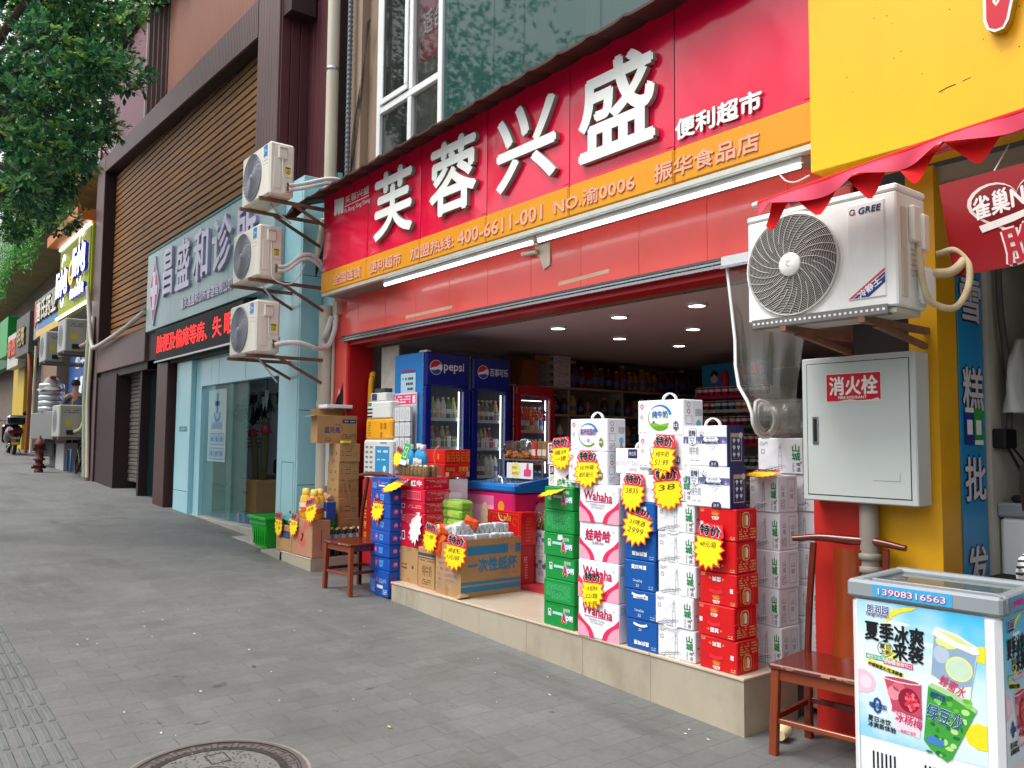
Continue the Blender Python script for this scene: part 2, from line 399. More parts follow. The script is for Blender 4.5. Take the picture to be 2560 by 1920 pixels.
# ---------------------------------------------------------------- shop building
M_red = mat('red_panel', '#f2544c', .32, var=.06, scale=1.5, coat=.3, dirt=.3, dirtcol='#b02024', stretch=(1, 1, .4))
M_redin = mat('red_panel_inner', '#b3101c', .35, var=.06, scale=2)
M_alu = mat('aluminium', '#b9bcc0', .28, 1, var=.05)
M_dark = mat('dark_gap', '#0d0b0b', .8, var=0)
M_beige = mat('shutter_box', '#7a5f49', .5, var=.15, scale=4, dirt=.3)
M_wallin = mat('interior_wall', '#a9a6a0', .7, var=.08, scale=2)
M_ceil = mat('interior_ceiling', '#cfcac8', .6, var=.04, scale=2)
M_floor = mat('interior_floor', '#b9a48e', .3, var=.08, scale=3)
M_up = mat('upper_wall', '#8a7563', .85, var=.18, scale=1.6, bump=.15, bscale=30, dirt=.35, dirtcol='#3a302a', stretch=(1, 1, .35))
shop = thing('shop_building', 'red fronted corner shop with open front and windowed upper floor', 'shop', (-5.8, 4.4, 0))
YW = 4.40
b = MB()                                             # red fascia between sign and opening
joints = [-9.07]+[-9.07+.62*k for k in range(1, 11)]+[-2.46]
for a, c in zip(joints, joints[1:]):
    b.box(a+.0015, YW, 2.80, c-.0015, YW+.03, 3.36, M_red, .002)
b.box(-9.07, YW+.03, 2.80, -2.46, YW+.2, 3.4, M_dark)
b.build('fascia', shop)
b = MB(); b.box(-8.79, YW-.045, 2.768, -2.7, YW-.002, 2.785, M_alu, .003); b.box(-8.79, YW-.05, 2.785, -2.7, YW-.002, 2.805, mat('alu_dark', '#6f7275', .35, 1), .003)
b.box(-8.79, YW-.03, 2.742, -2.7, YW-.004, 2.766, M_alu, .003); b.build('awning_rail', shop)
b = MB()                                             # red pillar left, with torn lower edge
b.box(-9.07, YW, GZ(-9), -8.73, YW+.03, 2.798, M_red, .002); b.box(-8.733, YW+.031, .2, -8.70, 4.74, 2.76, M_redin)
b.box(-9.07, YW+.03, .1, -8.735, 4.74, 2.79, M_dark)
b.build('pillar', shop)
b = MB(); F = XF((0, YW-.004, 0))
b.poly(F, [(-8.98, 2.02), (-8.93, 2.1), (-8.86, 2.14), (-8.80, 2.27), (-8.785, 2.10), (-8.79, 1.95), (-8.97, 1.95)], M_dark, 0)
b.poly(F, [(-8.93, 2.1), (-8.90, 2.13), (-8.86, 2.145), (-8.87, 2.185), (-8.895, 2.2), (-8.91, 2.16)], mat('torn_backing', '#e4c8c2', .8), .001)
b.build('torn_hole', shop)
b = MB()                                             # right pillar
b.box(-2.73, YW, GZ(-2.73)-.1, -2.40, YW+.03, 2.06, mat('red_pillar', '#cb3029', .35, var=.1, scale=2, dirt=.3, dirtcol='#7d1512'), .002); b.box(-2.73, YW+.03, -.1, -2.40, 4.8, 2.06, M_redin); b.box(-2.66, YW+.35, 2.06, -2.05, YW+.4, 2.95, M_dark)
b.build('pillar', shop)
b = MB(); b.box(-8.7, YW+.031, 2.70, -2.73, YW+.22, 2.766, M_redin); b.build('lintel', shop)
b = MB(); b.box(-8.7, 4.622, 2.688, -2.73, 4.70, 2.74, M_beige, .004); b.box(-8.7, 4.702, 2.70, -2.73, 4.76, 2.75, mat('roller_curtain', '#6b5646', .45, .3, var=.2, scale=5), .004)
for k in range(13): b.cyl((-8.5+k*.46, 4.66, 2.685), (-8.5+k*.46, 4.66, 2.690), .008, M_dark, 8)
b.build('shutter_box', shop)
b = MB(); b.box(-9.0, 4.75, 2.765, -1.2, 11.2, 2.85, M_ceil); b.build('ceiling', shop)
b = MB(); b.box(-9.0, 4.75, .3, -8.86, 11.2, 2.764, M_wallin); b.build('wall', shop)
b = MB(); b.box(-9.0, 11.2, .3, -1.2, 11.35, 2.764, M_wallin); b.build('wall', shop)
b = MB(); b.box(-1.35, 4.9, .3, -1.2, 11.2, 2.764, M_wallin); b.build('wall', shop)
b = MB(); b.box(-9.0, 4.562, GZ(-9)-.2, -1.2, 11.2, .296, M_floor); b.build('floor', shop)
b = MB(); b.box(-5.9, 4.64, .297, -3.4, 6.2, .306, mat('red_mat', '#b8283a', .9, var=.2, scale=20, bump=.4)); b.build('door_mat', label='red door mat just inside the shop entrance', cat='mat')
# upper floor wall with window opening; roof slab
b = MB()
b.box(-9.35, 4.60, 3.4, -8.42, 4.9, 10.5, M_up); b.box(-8.42, 4.60, 3.4, 1.0, 4.9, 4.62, M_up); b.box(-8.42, 4.60, 7.6, 1.0, 4.9, 10.5, M_up)
b.box(-2.4, 4.602, 4.62, 1.0, 4.9, 7.6, M_up)
b.box(-8.96, 4.50, 3.4, -8.70, 4.598, 10.5, mat('pier_render', '#94806e', .85, var=.15, scale=2, dirt=.3, stretch=(1, 1, .3)))
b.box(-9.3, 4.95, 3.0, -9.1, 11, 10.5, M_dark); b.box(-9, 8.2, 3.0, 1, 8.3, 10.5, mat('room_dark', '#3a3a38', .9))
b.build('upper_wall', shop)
M_frame = mat('white_upvc', '#dfe2e2', .35, var=.06, scale=3, dirt=.12)
M_glass = mat('window_glass', '#2a3433', .03, var=0, spec=.9, alpha=.4)
M_glass2 = mat('green_glass', '#2f5852', .03, var=0, spec=.9, alpha=.6)
win = MB()
def wbar(x0, z0, x1, z1, y0=4.56, y1=4.64, m=M_frame): win.box(x0, y0, z0, x1, y1, z1, m, .006)
wbar(-8.42, 4.64, -8.34, 7.6); wbar(-8.34, 4.64, -7.03, 4.70); wbar(-8.34, 5.38, -7.11, 5.46); wbar(-7.11, 4.70, -7.03, 7.6)
wbar(-7.72, 4.70, -7.64, 5.38); wbar(-7.70, 5.46, -7.62, 7.6); wbar(-8.34, 7.52, -7.03, 7.6)
wbar(-8.32, 5.47, -8.25, 7.5, 4.54, 4.56); wbar(-7.77, 5.54, -7.70, 7.5, 4.54, 4.56); wbar(-8.25, 5.47, -7.70, 5.54, 4.54, 4.56)
wobj = win.build('window_frame', shop)
gl = MB(); gl.box(-8.34, 4.60, 4.70, -7.11, 4.612, 7.52, M_glass); gl.build('pane', wobj)
gl = MB()
for x0, x1 in ((-7.02, -6.16), (-6.155, -5.70), (-5.695, -4.7), (-4.695, -3.7), (-3.695, -2.41)): gl.box(x0, 4.585, 4.62, x1, 4.60, 7.6, M_glass2)
gl.build('glass_front', shop)
cur = MB(); M_cur = mat('old_curtain', '#9a958a', .9, var=.2, scale=3, stretch=(6, 1, .4))
for x0, x1 in ((-8.3, -7.75), (-5.3, -2.5)):
    n = int((x1-x0)/.05); vs = []
    for k in range(n+1):
        yy = 4.98+.03*math.sin(k*1.9)+.012*math.sin(k*.7); xx = x0+(x1-x0)*k/n; vs += [(xx, yy, 4.6), (xx, yy, 7.6)]
    cur.add(vs, [(2*k, 2*k+2, 2*k+3, 2*k+1) for k in range(n)], M_cur, True)
cur.build('curtain', shop)
po = MB(); po.box(-7.62, 4.66, 5.75, -7.12, 4.664, 7.3, ink('#c8203a'))
F = XF((0, 4.658, 0)); po.text(F, '适合', -7.56, 6.05, -7.17, 6.3, ink('#f0e8e4'), bold=.006); po.text(F, '一', -7.5, 6.62, -7.3, 6.66, ink('#f0e8e4'))
po.build('red_poster', label='red poster with white characters behind the upper white framed window', cat='poster')

# corrugated metal drip roof over the sign
M_roof = mat('rusty_roof', '#4a2d26', .6, .3, var=.2, scale=5, dirt=.4, dirtcol='#2a1814')
b = MB(); vs = []; n = 150
for k in range(n+1):
    x = -9.15+(6.65)*k/n; h = .018*max(0, math.sin(k*math.pi*2/7.5))**3
    vs += [(x, 3.86, 4.34+h+.0008*k), (x, 4.62, 4.60+h+.0002*k), (x, 3.86, 4.32+h+.0008*k), (x, 4.62, 4.585+h)]
f = []
for k in range(n):
    a = 4*k; c = a+4; f += [(a, c, c+1, a+1), (a+2, a+3, c+3, c+2), (a, a+2, c+2, c)]
b.add(vs, f, M_roof, False)
b.box(-9.12, 3.87, 4.20, -2.52, 3.882, 4.34, mat('roof_edge', '#3a221d', .7, var=.2)) if False else None
b.add([(-9.15, 3.86, 4.34), (-9.28, 3.82, 4.22), (-9.22, 3.95, 4.24), (-9.15, 4.1, 4.40), (-9.05, 3.84, 4.27)], [(0, 1, 4), (0, 3, 2, 1)], M_roof)
b.build('drip_roof', label='dark rusty corrugated metal strip roof above the red sign', cat='roof')

# ---------------------------------------------------------------- shop sign
M_sign = mat('sign_red', '#e2083e', .14, var=.06, scale=1.6, coat=.35, dirt=.22, dirtcol='#a00c34', stretch=(1, 1, .25))
M_signy = mat('sign_yellow', '#dc9200', .45, var=.05, scale=1)
M_white = mat('letter_white', '#eef1ec', .4, var=.03)
M_lside = mat('letter_side', '#8f938c', .5, var=.08)
M_pink = mat('letter_pink', '#e3a58c', .5, var=.08)
YS = 4.12
sg = thing('shop_sign', 'large red shop sign with white characters and yellow lower band', 'sign', (-5.6, YS, 3.28))
SX = [-8.82, -7.74, -6.68, -5.61, -4.555, -3.525, -2.50]
b = MB(); b.box(-8.80, YS+.03, 3.30, -2.50, YS+.24, 4.5, mat('sign_case', '#a5a69f', .5, .3, var=.1)); b.build('case', sg)
b = MB()
for k in range(len(SX)-1):                            # slightly buckled red sheets
    x0, x1 = SX[k]+.004, SX[k+1]-.004; nu, nv = 14, 10; vs = []
    for j in range(nv+1):
        for i in range(nu+1):
            u, v = i/nu, j/nv
            ph = k*1.7; e = min(u, 1-u, v, 1-v)
            yy = YS-.004*min(1, e*12)-.0035*math.sin(ph+u*4.2+v*2.1)*min(1, e*6)-.002*math.sin(ph*2+u*9+v*5)*min(1, e*6)
            vs.append((x0+(x1-x0)*u, yy, 3.545+(4.50-3.545)*v))
    b.add(vs, [(j*(nu+1)+i, j*(nu+1)+i+1, (j+1)*(nu+1)+i+1, (j+1)*(nu+1)+i) for j in range(nv) for i in range(nu)], M_sign, True)
    b.box(x0, YS, 3.53, x1, YS+.03, 3.55, M_sign)
b.build('red_panel', sg)
b = MB()
for k in range(len(SX)-1): b.box(SX[k]+.003-(.02 if k == 0 else 0), YS-.012, 3.285, SX[k+1]-.003, YS+.03, 3.528, M_signy, .012)
b.build('yellow_band', sg)
b = MB(); b.box(-8.82, YS-.01, 3.245, -2.5, YS+.05, 3.283, mat('sign_edge', '#c9cbc3', .4, .4, var=.1), .004); b.box(-8.8, YS+.05, 3.25, -2.5, 4.395, 3.262, mat('sign_soffit', '#8f857c', .6, var=.2, scale=5), .002); b.build('bottom_trim', sg)
F = XF((0, YS-.01, 0))
for ch, x0, z0, x1, z1 in (('芙', -7.51, 3.65, -6.77, 4.31), ('蓉', -6.44, 3.66, -5.715, 4.315), ('兴', -5.40, 3.655, -4.675, 4.30), ('盛', -4.39, 3.65, -3.67, 4.31)):
    b = MB(); b.text(F, ch, x0, z0, x1, z1, M_white, lift=.0, bold=.017, depth=.04, side=M_lside, res=4); b.build('sign_character', sg)
b = MB(); b.text(F, '便利超市', -3.50, 3.575, -2.845, 3.705, M_white, bold=.005, depth=.008, side=M_lside, lift=.002); b.build('small_sign_text', sg)
b = MB(); F2 = XF((0, YS-.008, 0))
b.poly(F2, [(-8.535, 4.14), (-8.535, 4.325), (-8.30, 4.305), (-8.31, 4.13), (-8.37, 4.13), (-8.385, 4.19), (-8.40, 4.13), (-8.44, 4.135), (-8.46, 4.185), (-8.475, 4.14)], M_white)
b.text(F2, '芙蓉兴盛', -8.275, 4.215, -7.715, 4.30, M_white); b.rect(F2, -8.28, 4.185, -7.715, 4.195, M_white); b.text(F2, 'Fu Rong Xing Sheng', -8.275, 4.10, -7.69, 4.165, M_white); b.build('logo', sg)
b = MB(); F3 = XF((0, YS-.0125, 0))
for t, x0, x1 in (('全国连锁', -8.50, -7.845), ('便利超市', -7.66, -7.01), ('加盟热线:', -6.83, -6.09), ('400-6611-001', -6.02, -4.855), ('NO.渝0006', -4.71, -3.87), ('振华食品店', -3.69, -2.865)):
    b.text(F3, t, x0, 3.335, x1, 3.455, M_pink, depth=.006, lift=.001, bold=.003)
b.build('band_text', sg)
# fluorescent tubes under the sign
M_tube = mat('tube_light', '#ffffff', .3, var=0, emit=3.2)
for x0, x1, lab in ((-7.44, -5.06, 'left lit white fluorescent tube under the yellow sign band'), (-4.975, -2.64, 'right lit white fluorescent tube under the yellow sign band')):
    t = thing('tube_lamp', lab, 'lamp', ((x0+x1)/2, 4.2, 3.19), 'fluorescent tubes under the sign')
    b = MB(); b.cyl((x0, 4.17, 3.195), (x1, 4.17, 3.195), .014, M_tube, 10); b.build('tube', t)
    b = MB(); b.box(x0-.02, 4.155, 3.21, x1+.02, 4.19, 3.245, mat('lamp_tray', '#cfd2d0', .4, .2), .004); b.build('housing', t)
# awning arm bracket
t = thing('awning_bracket', 'cream metal bracket bolted to the red fascia under the sign', 'bracket', (-5.25, 4.38, 3.05)); M_cream = mat('cream_metal', '#cfc3ae', .45, .2, var=.15, dirt=.3)
b = MB(); b.prism(XF((0, 4.398, 0)), [(-5.28, 3.24), (-5.09, 3.24), (-5.09, 3.05), (-5.17, 3.02), (-5.22, 3.14), (-5.28, 3.16)], .012, M_cream); b.build('plate', t)
b = MB(); b.tube([(-5.38, 4.33, 3.18), (-5.22, 4.36, 3.18)], .022, M_cream, 10); b.tube([(-5.36, 4.34, 3.25), (-5.2, 4.36, 3.25)], .018, M_cream, 10); b.build('roller', t)
# tape remnants on the fascia
for x0, z0, x1, z1 in ((-7.40, 2.86, -6.54, 2.865), (-5.0, 2.86, -4.42, 2.88)):
    b = MB(); F = XF((0, YW-.001, 0)); b.poly(F, [(x0, z0), (x1, z1), (x1+.01, z1+.03), (x0+.01, z0+.032)], mat('tape', '#d9b79b', .7, var=.15)); b.build('tape_strip', label='pale %s strip of old tape stuck on the red fascia' % ('longer left' if x0 < -7 else 'right hand'), cat='tape', group='tape strips on the fascia')

# ---------------------------------------------------------------- yellow neighbour shop (right)
M_yel = mat('yellow_panel', '#f2b600', .35, var=.06, scale=2, dirt=.3, dirtcol='#c08a08', stretch=(1, 1, .22))
M_yel2 = mat('yellow_paint', '#d39b05', .5, var=.08, scale=3, dirt=.25, dirtcol='#7a5405')
ys = thing('yellow_shop', 'yellow clad neighbouring ice cream shop at the right edge', 'shop', (-1.5, 4.4, 0))
b = MB(); b.box(-2.497, 4.05, 3.09, 3.0, 4.4, 8.0, M_yel, .004)
F = XF((0, 4.05, 0)); rnd = random.Random(5)
for k in range(26): b.disc(F, rnd.uniform(-2.3, -1.4), rnd.uniform(3.3, 3.85), rnd.uniform(.0015, .004), mat('rust_spot', '#5a3a08', .8), .001, 8)
b.line(F, [(-1.80, 3.315), (-1.76, 3.325), (-1.72, 3.328)], .005, M_dark); b.line(F, [(-1.69, 3.332), (-1.65, 3.338)], .003, M_dark)
b.build('fascia', ys)
b = MB(); b.box(-2.39, 4.405, GZ(-2)-.1, -2.0, 4.62, 2.07, M_yel2); b.box(-2.15, 4.405, 2.07, -2.0, 4.62, 3.08, M_yel2); b.box(-2.148, 4.62, -.2, -2.002, 4.95, 3.08, M_yel2)
b.build('pillar', ys)
b = MB(); b.box(-2.001, 4.95, -.2, -1.97, 11, 3.08, mat('white_wall', '#b3b2a6', .8, var=.1, scale=2, dirt=.35, dirtcol='#5a564a')); b.box(-2, 9, -.2, 3, 9.2, 3.08, mat('back_wall', '#77756c', .8, var=.1)); b.box(-2, 4.45, 3.0, 3, 9, 3.08, M_wallin); b.build('side_wall', ys)
b = MB(); b.box(-2, 4.3, -.3, 3, 9, GZ(0)+.06, M_stone); b.build('floor', ys)
b = MB(); F = XF((0, 4.045, 0))
Q = lambda P: [(-1.567+(x+1.305)*.55, 3.49+(z-4.075)*.55) for x, z in P]
outl = [(-1.30, 4.62), (-1.305, 4.2), (-1.28, 4.12), (-1.22, 4.075), (-1.15, 4.08), (-1.11, 4.14), (-1.06, 4.35), (-1.0, 4.62)]
b.prism(F, Q(outl), .05, mat('rim_white', '#f2ede8', .4), mat('letter_yellow_side', '#a58a20', .5))
b.poly(F, Q([(-1.275, 4.62), (-1.28, 4.2), (-1.26, 4.13), (-1.215, 4.10), (-1.16, 4.10), (-1.13, 4.15), (-1.085, 4.35), (-1.03, 4.62)]), mat('letter_red', '#c5122c', .3), .052)
b.poly(F, Q([(-1.22, 4.62), (-1.225, 4.33), (-1.20, 4.29), (-1.175, 4.32), (-1.14, 4.62)]), mat('rim_white', '#f2ede8', .4), .0535)
b.poly(F, Q([(-1.20, 4.62), (-1.207, 4.34), (-1.198, 4.315), (-1.187, 4.335), (-1.16, 4.62)]), M_signy, .055)
b.build('channel_letter', label='red channel letter with white rim high on yellow fascia', cat='sign letter')
# ================================================================ CLINIC AND BROWN BUILDING (left)
M_blue = mat('blue_cladding', '#a2d4df', .3, var=.06, scale=1, coat=.2, dirt=.25, dirtcol='#6b9ba6', stretch=(1, 1, .4))
M_teal = mat('sign_board_blue', '#9db9bd', .35, var=.05, scale=1)
WHT = mat('lamp_white', '#e4e6e8', .4)
M_kraft0 = mat('kraft_plain', '#a8824a', .75, var=.1, scale=5)
M_brown = mat('brown_cladding', '#665251', .5, .1, var=.12, scale=2, stretch=(1, 1, .3), dirt=.2, dirtcol='#2f2022')
M_brownd = mat('brown_dark', '#2e1d1e', .6, var=.15, scale=2)
M_wood = mat('louver_wood', '#82582a', .6, var=.42, scale=2.2, stretch=(.35, 1, 4), dirt=.5, dirtcol='#50300f', bump=.1, bscale=20)
M_terra = mat('terracotta_ribs', '#8e5c4b', .6, var=.1, scale=2)
M_mar = mat('maroon_ribs', '#562b31', .45, .1, var=.1, scale=2, stretch=(1, 1, .3), dirt=.15)
M_black = mat('matte_black', '#0b0b0c', .6, var=0)
br = thing('brown_building', 'brown clad building with timber louvres and corrugated panels above the clinic', 'building', (-15.5, 4.1, 0))
def ribs(b, x0, x1, y, z0, z1, step, depth, m, slope=0):     # vertical corrugation facing the street
    x = x0
    while x < x1-.001:
        e = min(x+step, x1); d = slope*(x-x0)
        b.box(x+.004, y-depth, z0-d, e-.004, y+.002, z1-d, m, .003); x = e
# frame: sloping top beam, left column, bottom beam, right column (ribbed)
b = MB()
def beam(x0, za0, zb0, x1, za1, zb1, y0, y1, m):
    b.add([(x0, y0, za0), (x1, y0, za1), (x1, y0, zb1), (x0, y0, zb0), (x0, y1, za0), (x1, y1, za1), (x1, y1, zb1), (x0, y1, zb0)],
          [(0, 1, 2, 3), (5, 4, 7, 6), (4, 5, 1, 0), (3, 2, 6, 7), (4, 0, 3, 7), (1, 5, 6, 2)], m)
n = 150
for k in range(n):
    x0 = -20.5+(9.75)*k/n; x1 = x0+9.75/n-.012; s = (x0+20.5)/9.75
    zb = 7.55-.47*s; za = 7.88-.27*s; beam(x0, zb, za, x1, zb-.003, za-.002, 3.985, 4.02, M_brown)
beam(-20.5, 7.55, 7.88, -9.7, 7.04, 7.58, 4.02, 4.35, M_brownd)
ribs(b, -20.55, -19.8, 4.0, .4, 7.9, .1, .02, M_brown); b.box(-20.55, 4.0, .4, -19.8, 4.4, 7.86, M_brownd)
b.build('frame', br)
b = MB(); ribs(b, -10.72, -9.98, 4.0, 4.86, 10.4, .1, .02, M_brown); b.box(-10.72, 4.0, 4.86, -9.98, 4.02, 10.4, M_brownd)
y = 4.0                                             # side of the column facing the shop
while y < 4.95: b.box(-9.985, y+.006, 4.86, -9.955, y+.125, 10.4, M_mar, .004); y += .13
b.box(-10.7, 4.02, 4.86, -9.99, 5.0, 10.4, M_brownd)
ribs(b, -9.95, -9.06, 4.40, 4.86, 10.4, .13, .02, M_mar); b.box(-9.98, 4.40, 4.86, -9.06, 4.6, 10.4, M_brownd)
b.build('column', br)
b = MB()                                             # bottom beam and lintel over shutter
b.box(-19.8, 3.985, 3.0, -15.95, 4.4, 3.62, M_brown, .01); b.box(-19.8, 4.05, 2.86, -14.6, 4.42, 3.0, M_brownd)
b.box(-15.95, 4.05, 2.86, -10.95, 4.4, 3.62, M_brownd)
b.box(-19.8, 4.02, .5, -18.15, 4.5, 2.9, M_brownd); b.box(-15.2, 4.02, .3, -14.56, 4.3, 2.9, mat('maroon_column', '#43211f', .4, var=.15, scale=3, dirt=.2), .01)
b.box(-16.5, 4.25, .45, -15.25, 4.28, 2.86, mat('dark_glass_door', '#16282c', .05, spec=.8, var=.3, scale=1.2)); b.box(-16.62, 4.1, .45, -16.5, 4.3, 2.86, M_brownd)
b.build('lower_wall', br)
b = MB()                                             # roller shutter door
for k in range(27): z = .72+k*.08; b.box(-18.15, 4.30+.01*(k % 2), z, -16.62, 4.34, z+.072, mat('shutter_slat', '#7b7470', .45, .5, var=.12, scale=4), .012)
b.build('roller_shutter', br)
b = MB()                                             # timber louvres
b.box(-19.8, 4.36, 3.55, -10.72, 4.4, 7.6, M_black)
for k in range(34):
    z = 3.62+k*.125; z2 = z-.0
    for x0, x1 in ((-19.78, -17.3), (-17.29, -14.0), (-13.99, -10.74)):
        za = z+(.03*(k/34))*(-(x0+20.6)/10)*4; zb = z+(.03*(k/34))*(-(x1+20.6)/10)*4
        if z > 7.45: continue
        b.add([(x0, 4.22, za), (x1, 4.22, zb), (x1, 4.22, zb+.088), (x0, 4.22, za+.088), (x0, 4.30, za+.01), (x1, 4.30, zb+.01), (x1, 4.30, zb+.10), (x0, 4.30, za+.10)],
              [(0, 1, 2, 3), (4, 5, 1, 0), (3, 2, 6, 7), (1, 5, 6, 2), (4, 0, 3, 7)], M_wood)
b.build('louvre_screen', br)
b = MB(); ribs(b, -16.2, -10.6, 4.30, 7.5, 12.5, .06, .02, M_terra); b.box(-16.2, 4.3, 7.5, -10.75, 4.5, 12.5, mat('terracotta_back', '#7c4f42', .7)); b.build('upper_cladding', br)
b = MB()                                             # reveal between the window bay and the upper cladding
for k in range(5): b.box(-16.62+.08*k, 4.0+.065*k, 7.66, -16.55+.08*k, 4.07+.065*k, 10.0, M_brown, .004)
b.box(-16.70, 3.99, 7.66, -16.62, 4.1, 10.1, mat('bay_mullion', '#8b7a78', .4, .3, var=.1), .004); b.box(-20.55, 3.97, 9.96, -16.2, 4.5, 10.15, M_brownd, .01); b.box(-20.53, 4.0, 7.86, -20.45, 4.1, 9.96, M_brown)
b.build('bay_frame', br)
M_wine = mat('wine_glass', '#6a1430', .25, var=.1, scale=1, spec=.08)
b = MB(); b.box(-20.45, 4.03, 7.86, -18.9, 4.05, 9.96, M_wine); b.box(-18.885, 4.03, 7.8, -16.70, 4.05, 9.96, M_wine)
F = XF((0, 4.028, 0)); rnd = random.Random(9); MW = ink('#cfc6cc')
for k in range(26):                                  # pale scroll ornament on the glass
    u, v, a = rnd.uniform(-20.3, -19.3), rnd.uniform(8.0, 9.3), rnd.uniform(0, 360); r = rnd.uniform(.08, .26)
    b.arc(F, u, v, r*.86, r, a, a+rnd.uniform(120, 300), MW, .001, 16, True)
b.build('bay_window', br)
b = MB(); b.box(-20.55, 3.9, 10.15, -16.2, 4.6, 10.32, mat('mossy_ledge', '#8d8a55', .9, var=.3, scale=5)); b.build('roof_ledge', br)

# clinic ------------------------------------------------------------------
cl = thing('clinic', 'pale blue clad clinic shopfront with glass doors and LED sign', 'shop', (-12, 4.12, .3))
b = MB()
b.box(-14.35, 4.12, .3, -13.58, 4.4, 2.86, M_blue, .006); b.box(-13.576, 4.2, .3, -13.30, 4.42, 2.86, M_blue, .004)
b.box(-10.02, 4.12, .25, -9.40, 4.40, 4.84, M_blue, .006); b.box(-9.42, 4.403, .1, -9.062, 4.47, 4.85, M_blue, .004)
b.box(-13.3, 4.2, 2.42, -10.02, 4.3, 3.0, M_blue, .004); b.box(-10.9, 4.14, 2.9, -10.02, 4.3, 4.9, M_blue)
F = XF((0, 4.119, 0))
b.line(F, [(-14.34, .75), (-13.59, .75)], .008, M_dark); b.line(F, [(-12.6, 2.42), (-12.6, 2.9)], .006, M_dark)
for x in (-12.5, -11.4): b.line(XF((0, 4.199, 0)), [(x, 2.43), (x, 2.9)], .006, M_dark)
S = SF((-9.4, 0, 0))
for z in (1.05, 1.95, 2.75, 3.6): b.line(S, [(4.125, z), (4.395, z)], .007, M_dark); b.line(XF((0, 4.402, 0)), [(-9.4, z), (-9.07, z)], .007, M_dark)
F = XF((0, 4.119, 0)); b.frame(F, -9.86, .32, -9.5, 1.32, .006, M_dark); b.line(F, [(-9.44, .3), (-9.44, 4.7)], .006, M_dark); b.disc(F, -9.56, .72, .02, M_dark)
b.build('wall', cl)
b = MB(); b.box(-14.3, 4.15, .18, -9.9, 4.9, .40, mat('threshold_stone', '#a8a59b', .4, var=.1, dirt=.2), .006); b.box(-12.6, 3.92, .1, -9.9, 4.15, .30, mat('threshold_concrete', '#99968d', .8, var=.15, scale=5, bump=.2), .01); b.build('doorstep', cl)
b = MB(); M_dg = mat('door_glass', '#5f9a90', .03, var=0, spec=.8, alpha=.24)
b.box(-13.28, 4.26, .42, -12.05, 4.275, 2.42, M_dg)
b.build('glass_panel', cl)
b = MB(); b.box(-12.35, 4.30, .42, -11.55, 4.315, 2.42, M_dg); b.box(-11.78, 4.28, .42, -11.72, 4.33, .55, M_alu); b.build('glass_door', cl)
b = MB(); F = XF((0, 4.258, 0)); MB1 = ink('#2b6fae')
b.rect(F, -13.1, 1.25, -12.3, 2.35, mat('frosted_film', '#c4dcdc', .6, alpha=.55), .001)
b.rect(F, -12.74, 1.98, -12.66, 2.3, MB1, .003); b.rect(F, -12.82, 2.1, -12.58, 2.17, MB1, .003); b.arc(F, -12.7, 2.0, .1, .15, 180, 360, MB1, .003)
b.text(F, '昌盛和诊所', -12.95, 1.74, -12.45, 1.86, MB1, .003)
for i in range(2):
    for j in range(3): b.frame(F, -13.0+j*.22, 1.28+i*.22, -12.82+j*.22, 1.46+i*.22, .012, MB1, .003); b.disc(F, -12.91+j*.22, 1.37+i*.22, .045, MB1, .003, 12)
b.build('door_sticker', cl)
b = MB(); M_cw = mat('clinic_wall', '#ced9e0', .7, var=.06)
b.box(-13.4, 4.3, .40, -9.9, 8, .405, mat('clinic_floor', '#6f86b5', .3, var=.05)); b.box(-20, 6.2, .4, -9.9, 6.3, 2.9, M_cw); b.box(-9.9, 4.45, .4, -9.8, 6.2, 2.9, M_cw); b.box(-20, 4.5, 2.86, -9.8, 6.2, 2.9, M_cw); b.box(-20, 4.5, .4, -13.5, 6.2, .405, mat('clinic_floor', '#6f86b5', .3, var=.05))
F = XF((-4.7, 6.195, .05)); b.rect(F, -12.0, 2.2, -10.9, 2.75, ink('#6b89b0')); b.rect(F, -11.95, 2.24, -10.95, 2.71, ink('#d4dde6'), .002); b.text(F, '收费公示栏', -11.8, 2.55, -11.1, 2.66, ink('#24406b'), .003); b.noise_lines(F, -11.85, 2.28, -11.05, 2.5, 4, ink('#24406b'), .003)
b.rect(F, -12.05, 1.3, -10.85, 2.12, ink('#b7c3cf')); b.noise_lines(F, -11.95, 1.35, -10.95, 2.05, 9, ink('#3b4c63'), .003, 3)
b.build('interior', cl)
# plant, carton and cabinet seen through the clinic door
b = MB(); b.box(-13.95, 5.0, .41, -12.95, 5.5, .92, M_kraft0); b.rect(XF((-13.95, 5.0, .41)), .42, .28, .62, .33, M_black, .002); b.build('plant_carton', label='brown carton holding the tall plant inside the clinic door', cat='carton')
pt = thing('potted_palm', 'dark palm like plant with red ribbons inside the clinic door', 'plant', (-13.5, 5.25, .92)); b = MB(); mtk = mat('palm_trunk', '#4a4a2c', .8, var=.2, scale=9)
b.tube(curve_pts([(-13.62, 5.25, .9), (-13.72, 5.25, 1.4), (-13.85, 5.25, 1.75)], 4), .055, mtk, 10); b.tube(curve_pts([(-13.3, 5.25, .9), (-13.28, 5.25, 1.5), (-13.25, 5.25, 1.95)], 4), .06, mtk, 10); b.build('trunk', pt)
b = MB(); rp = random.Random(2); mpl = mat('palm_leaf', '#16261a', .5, var=.3, scale=5)
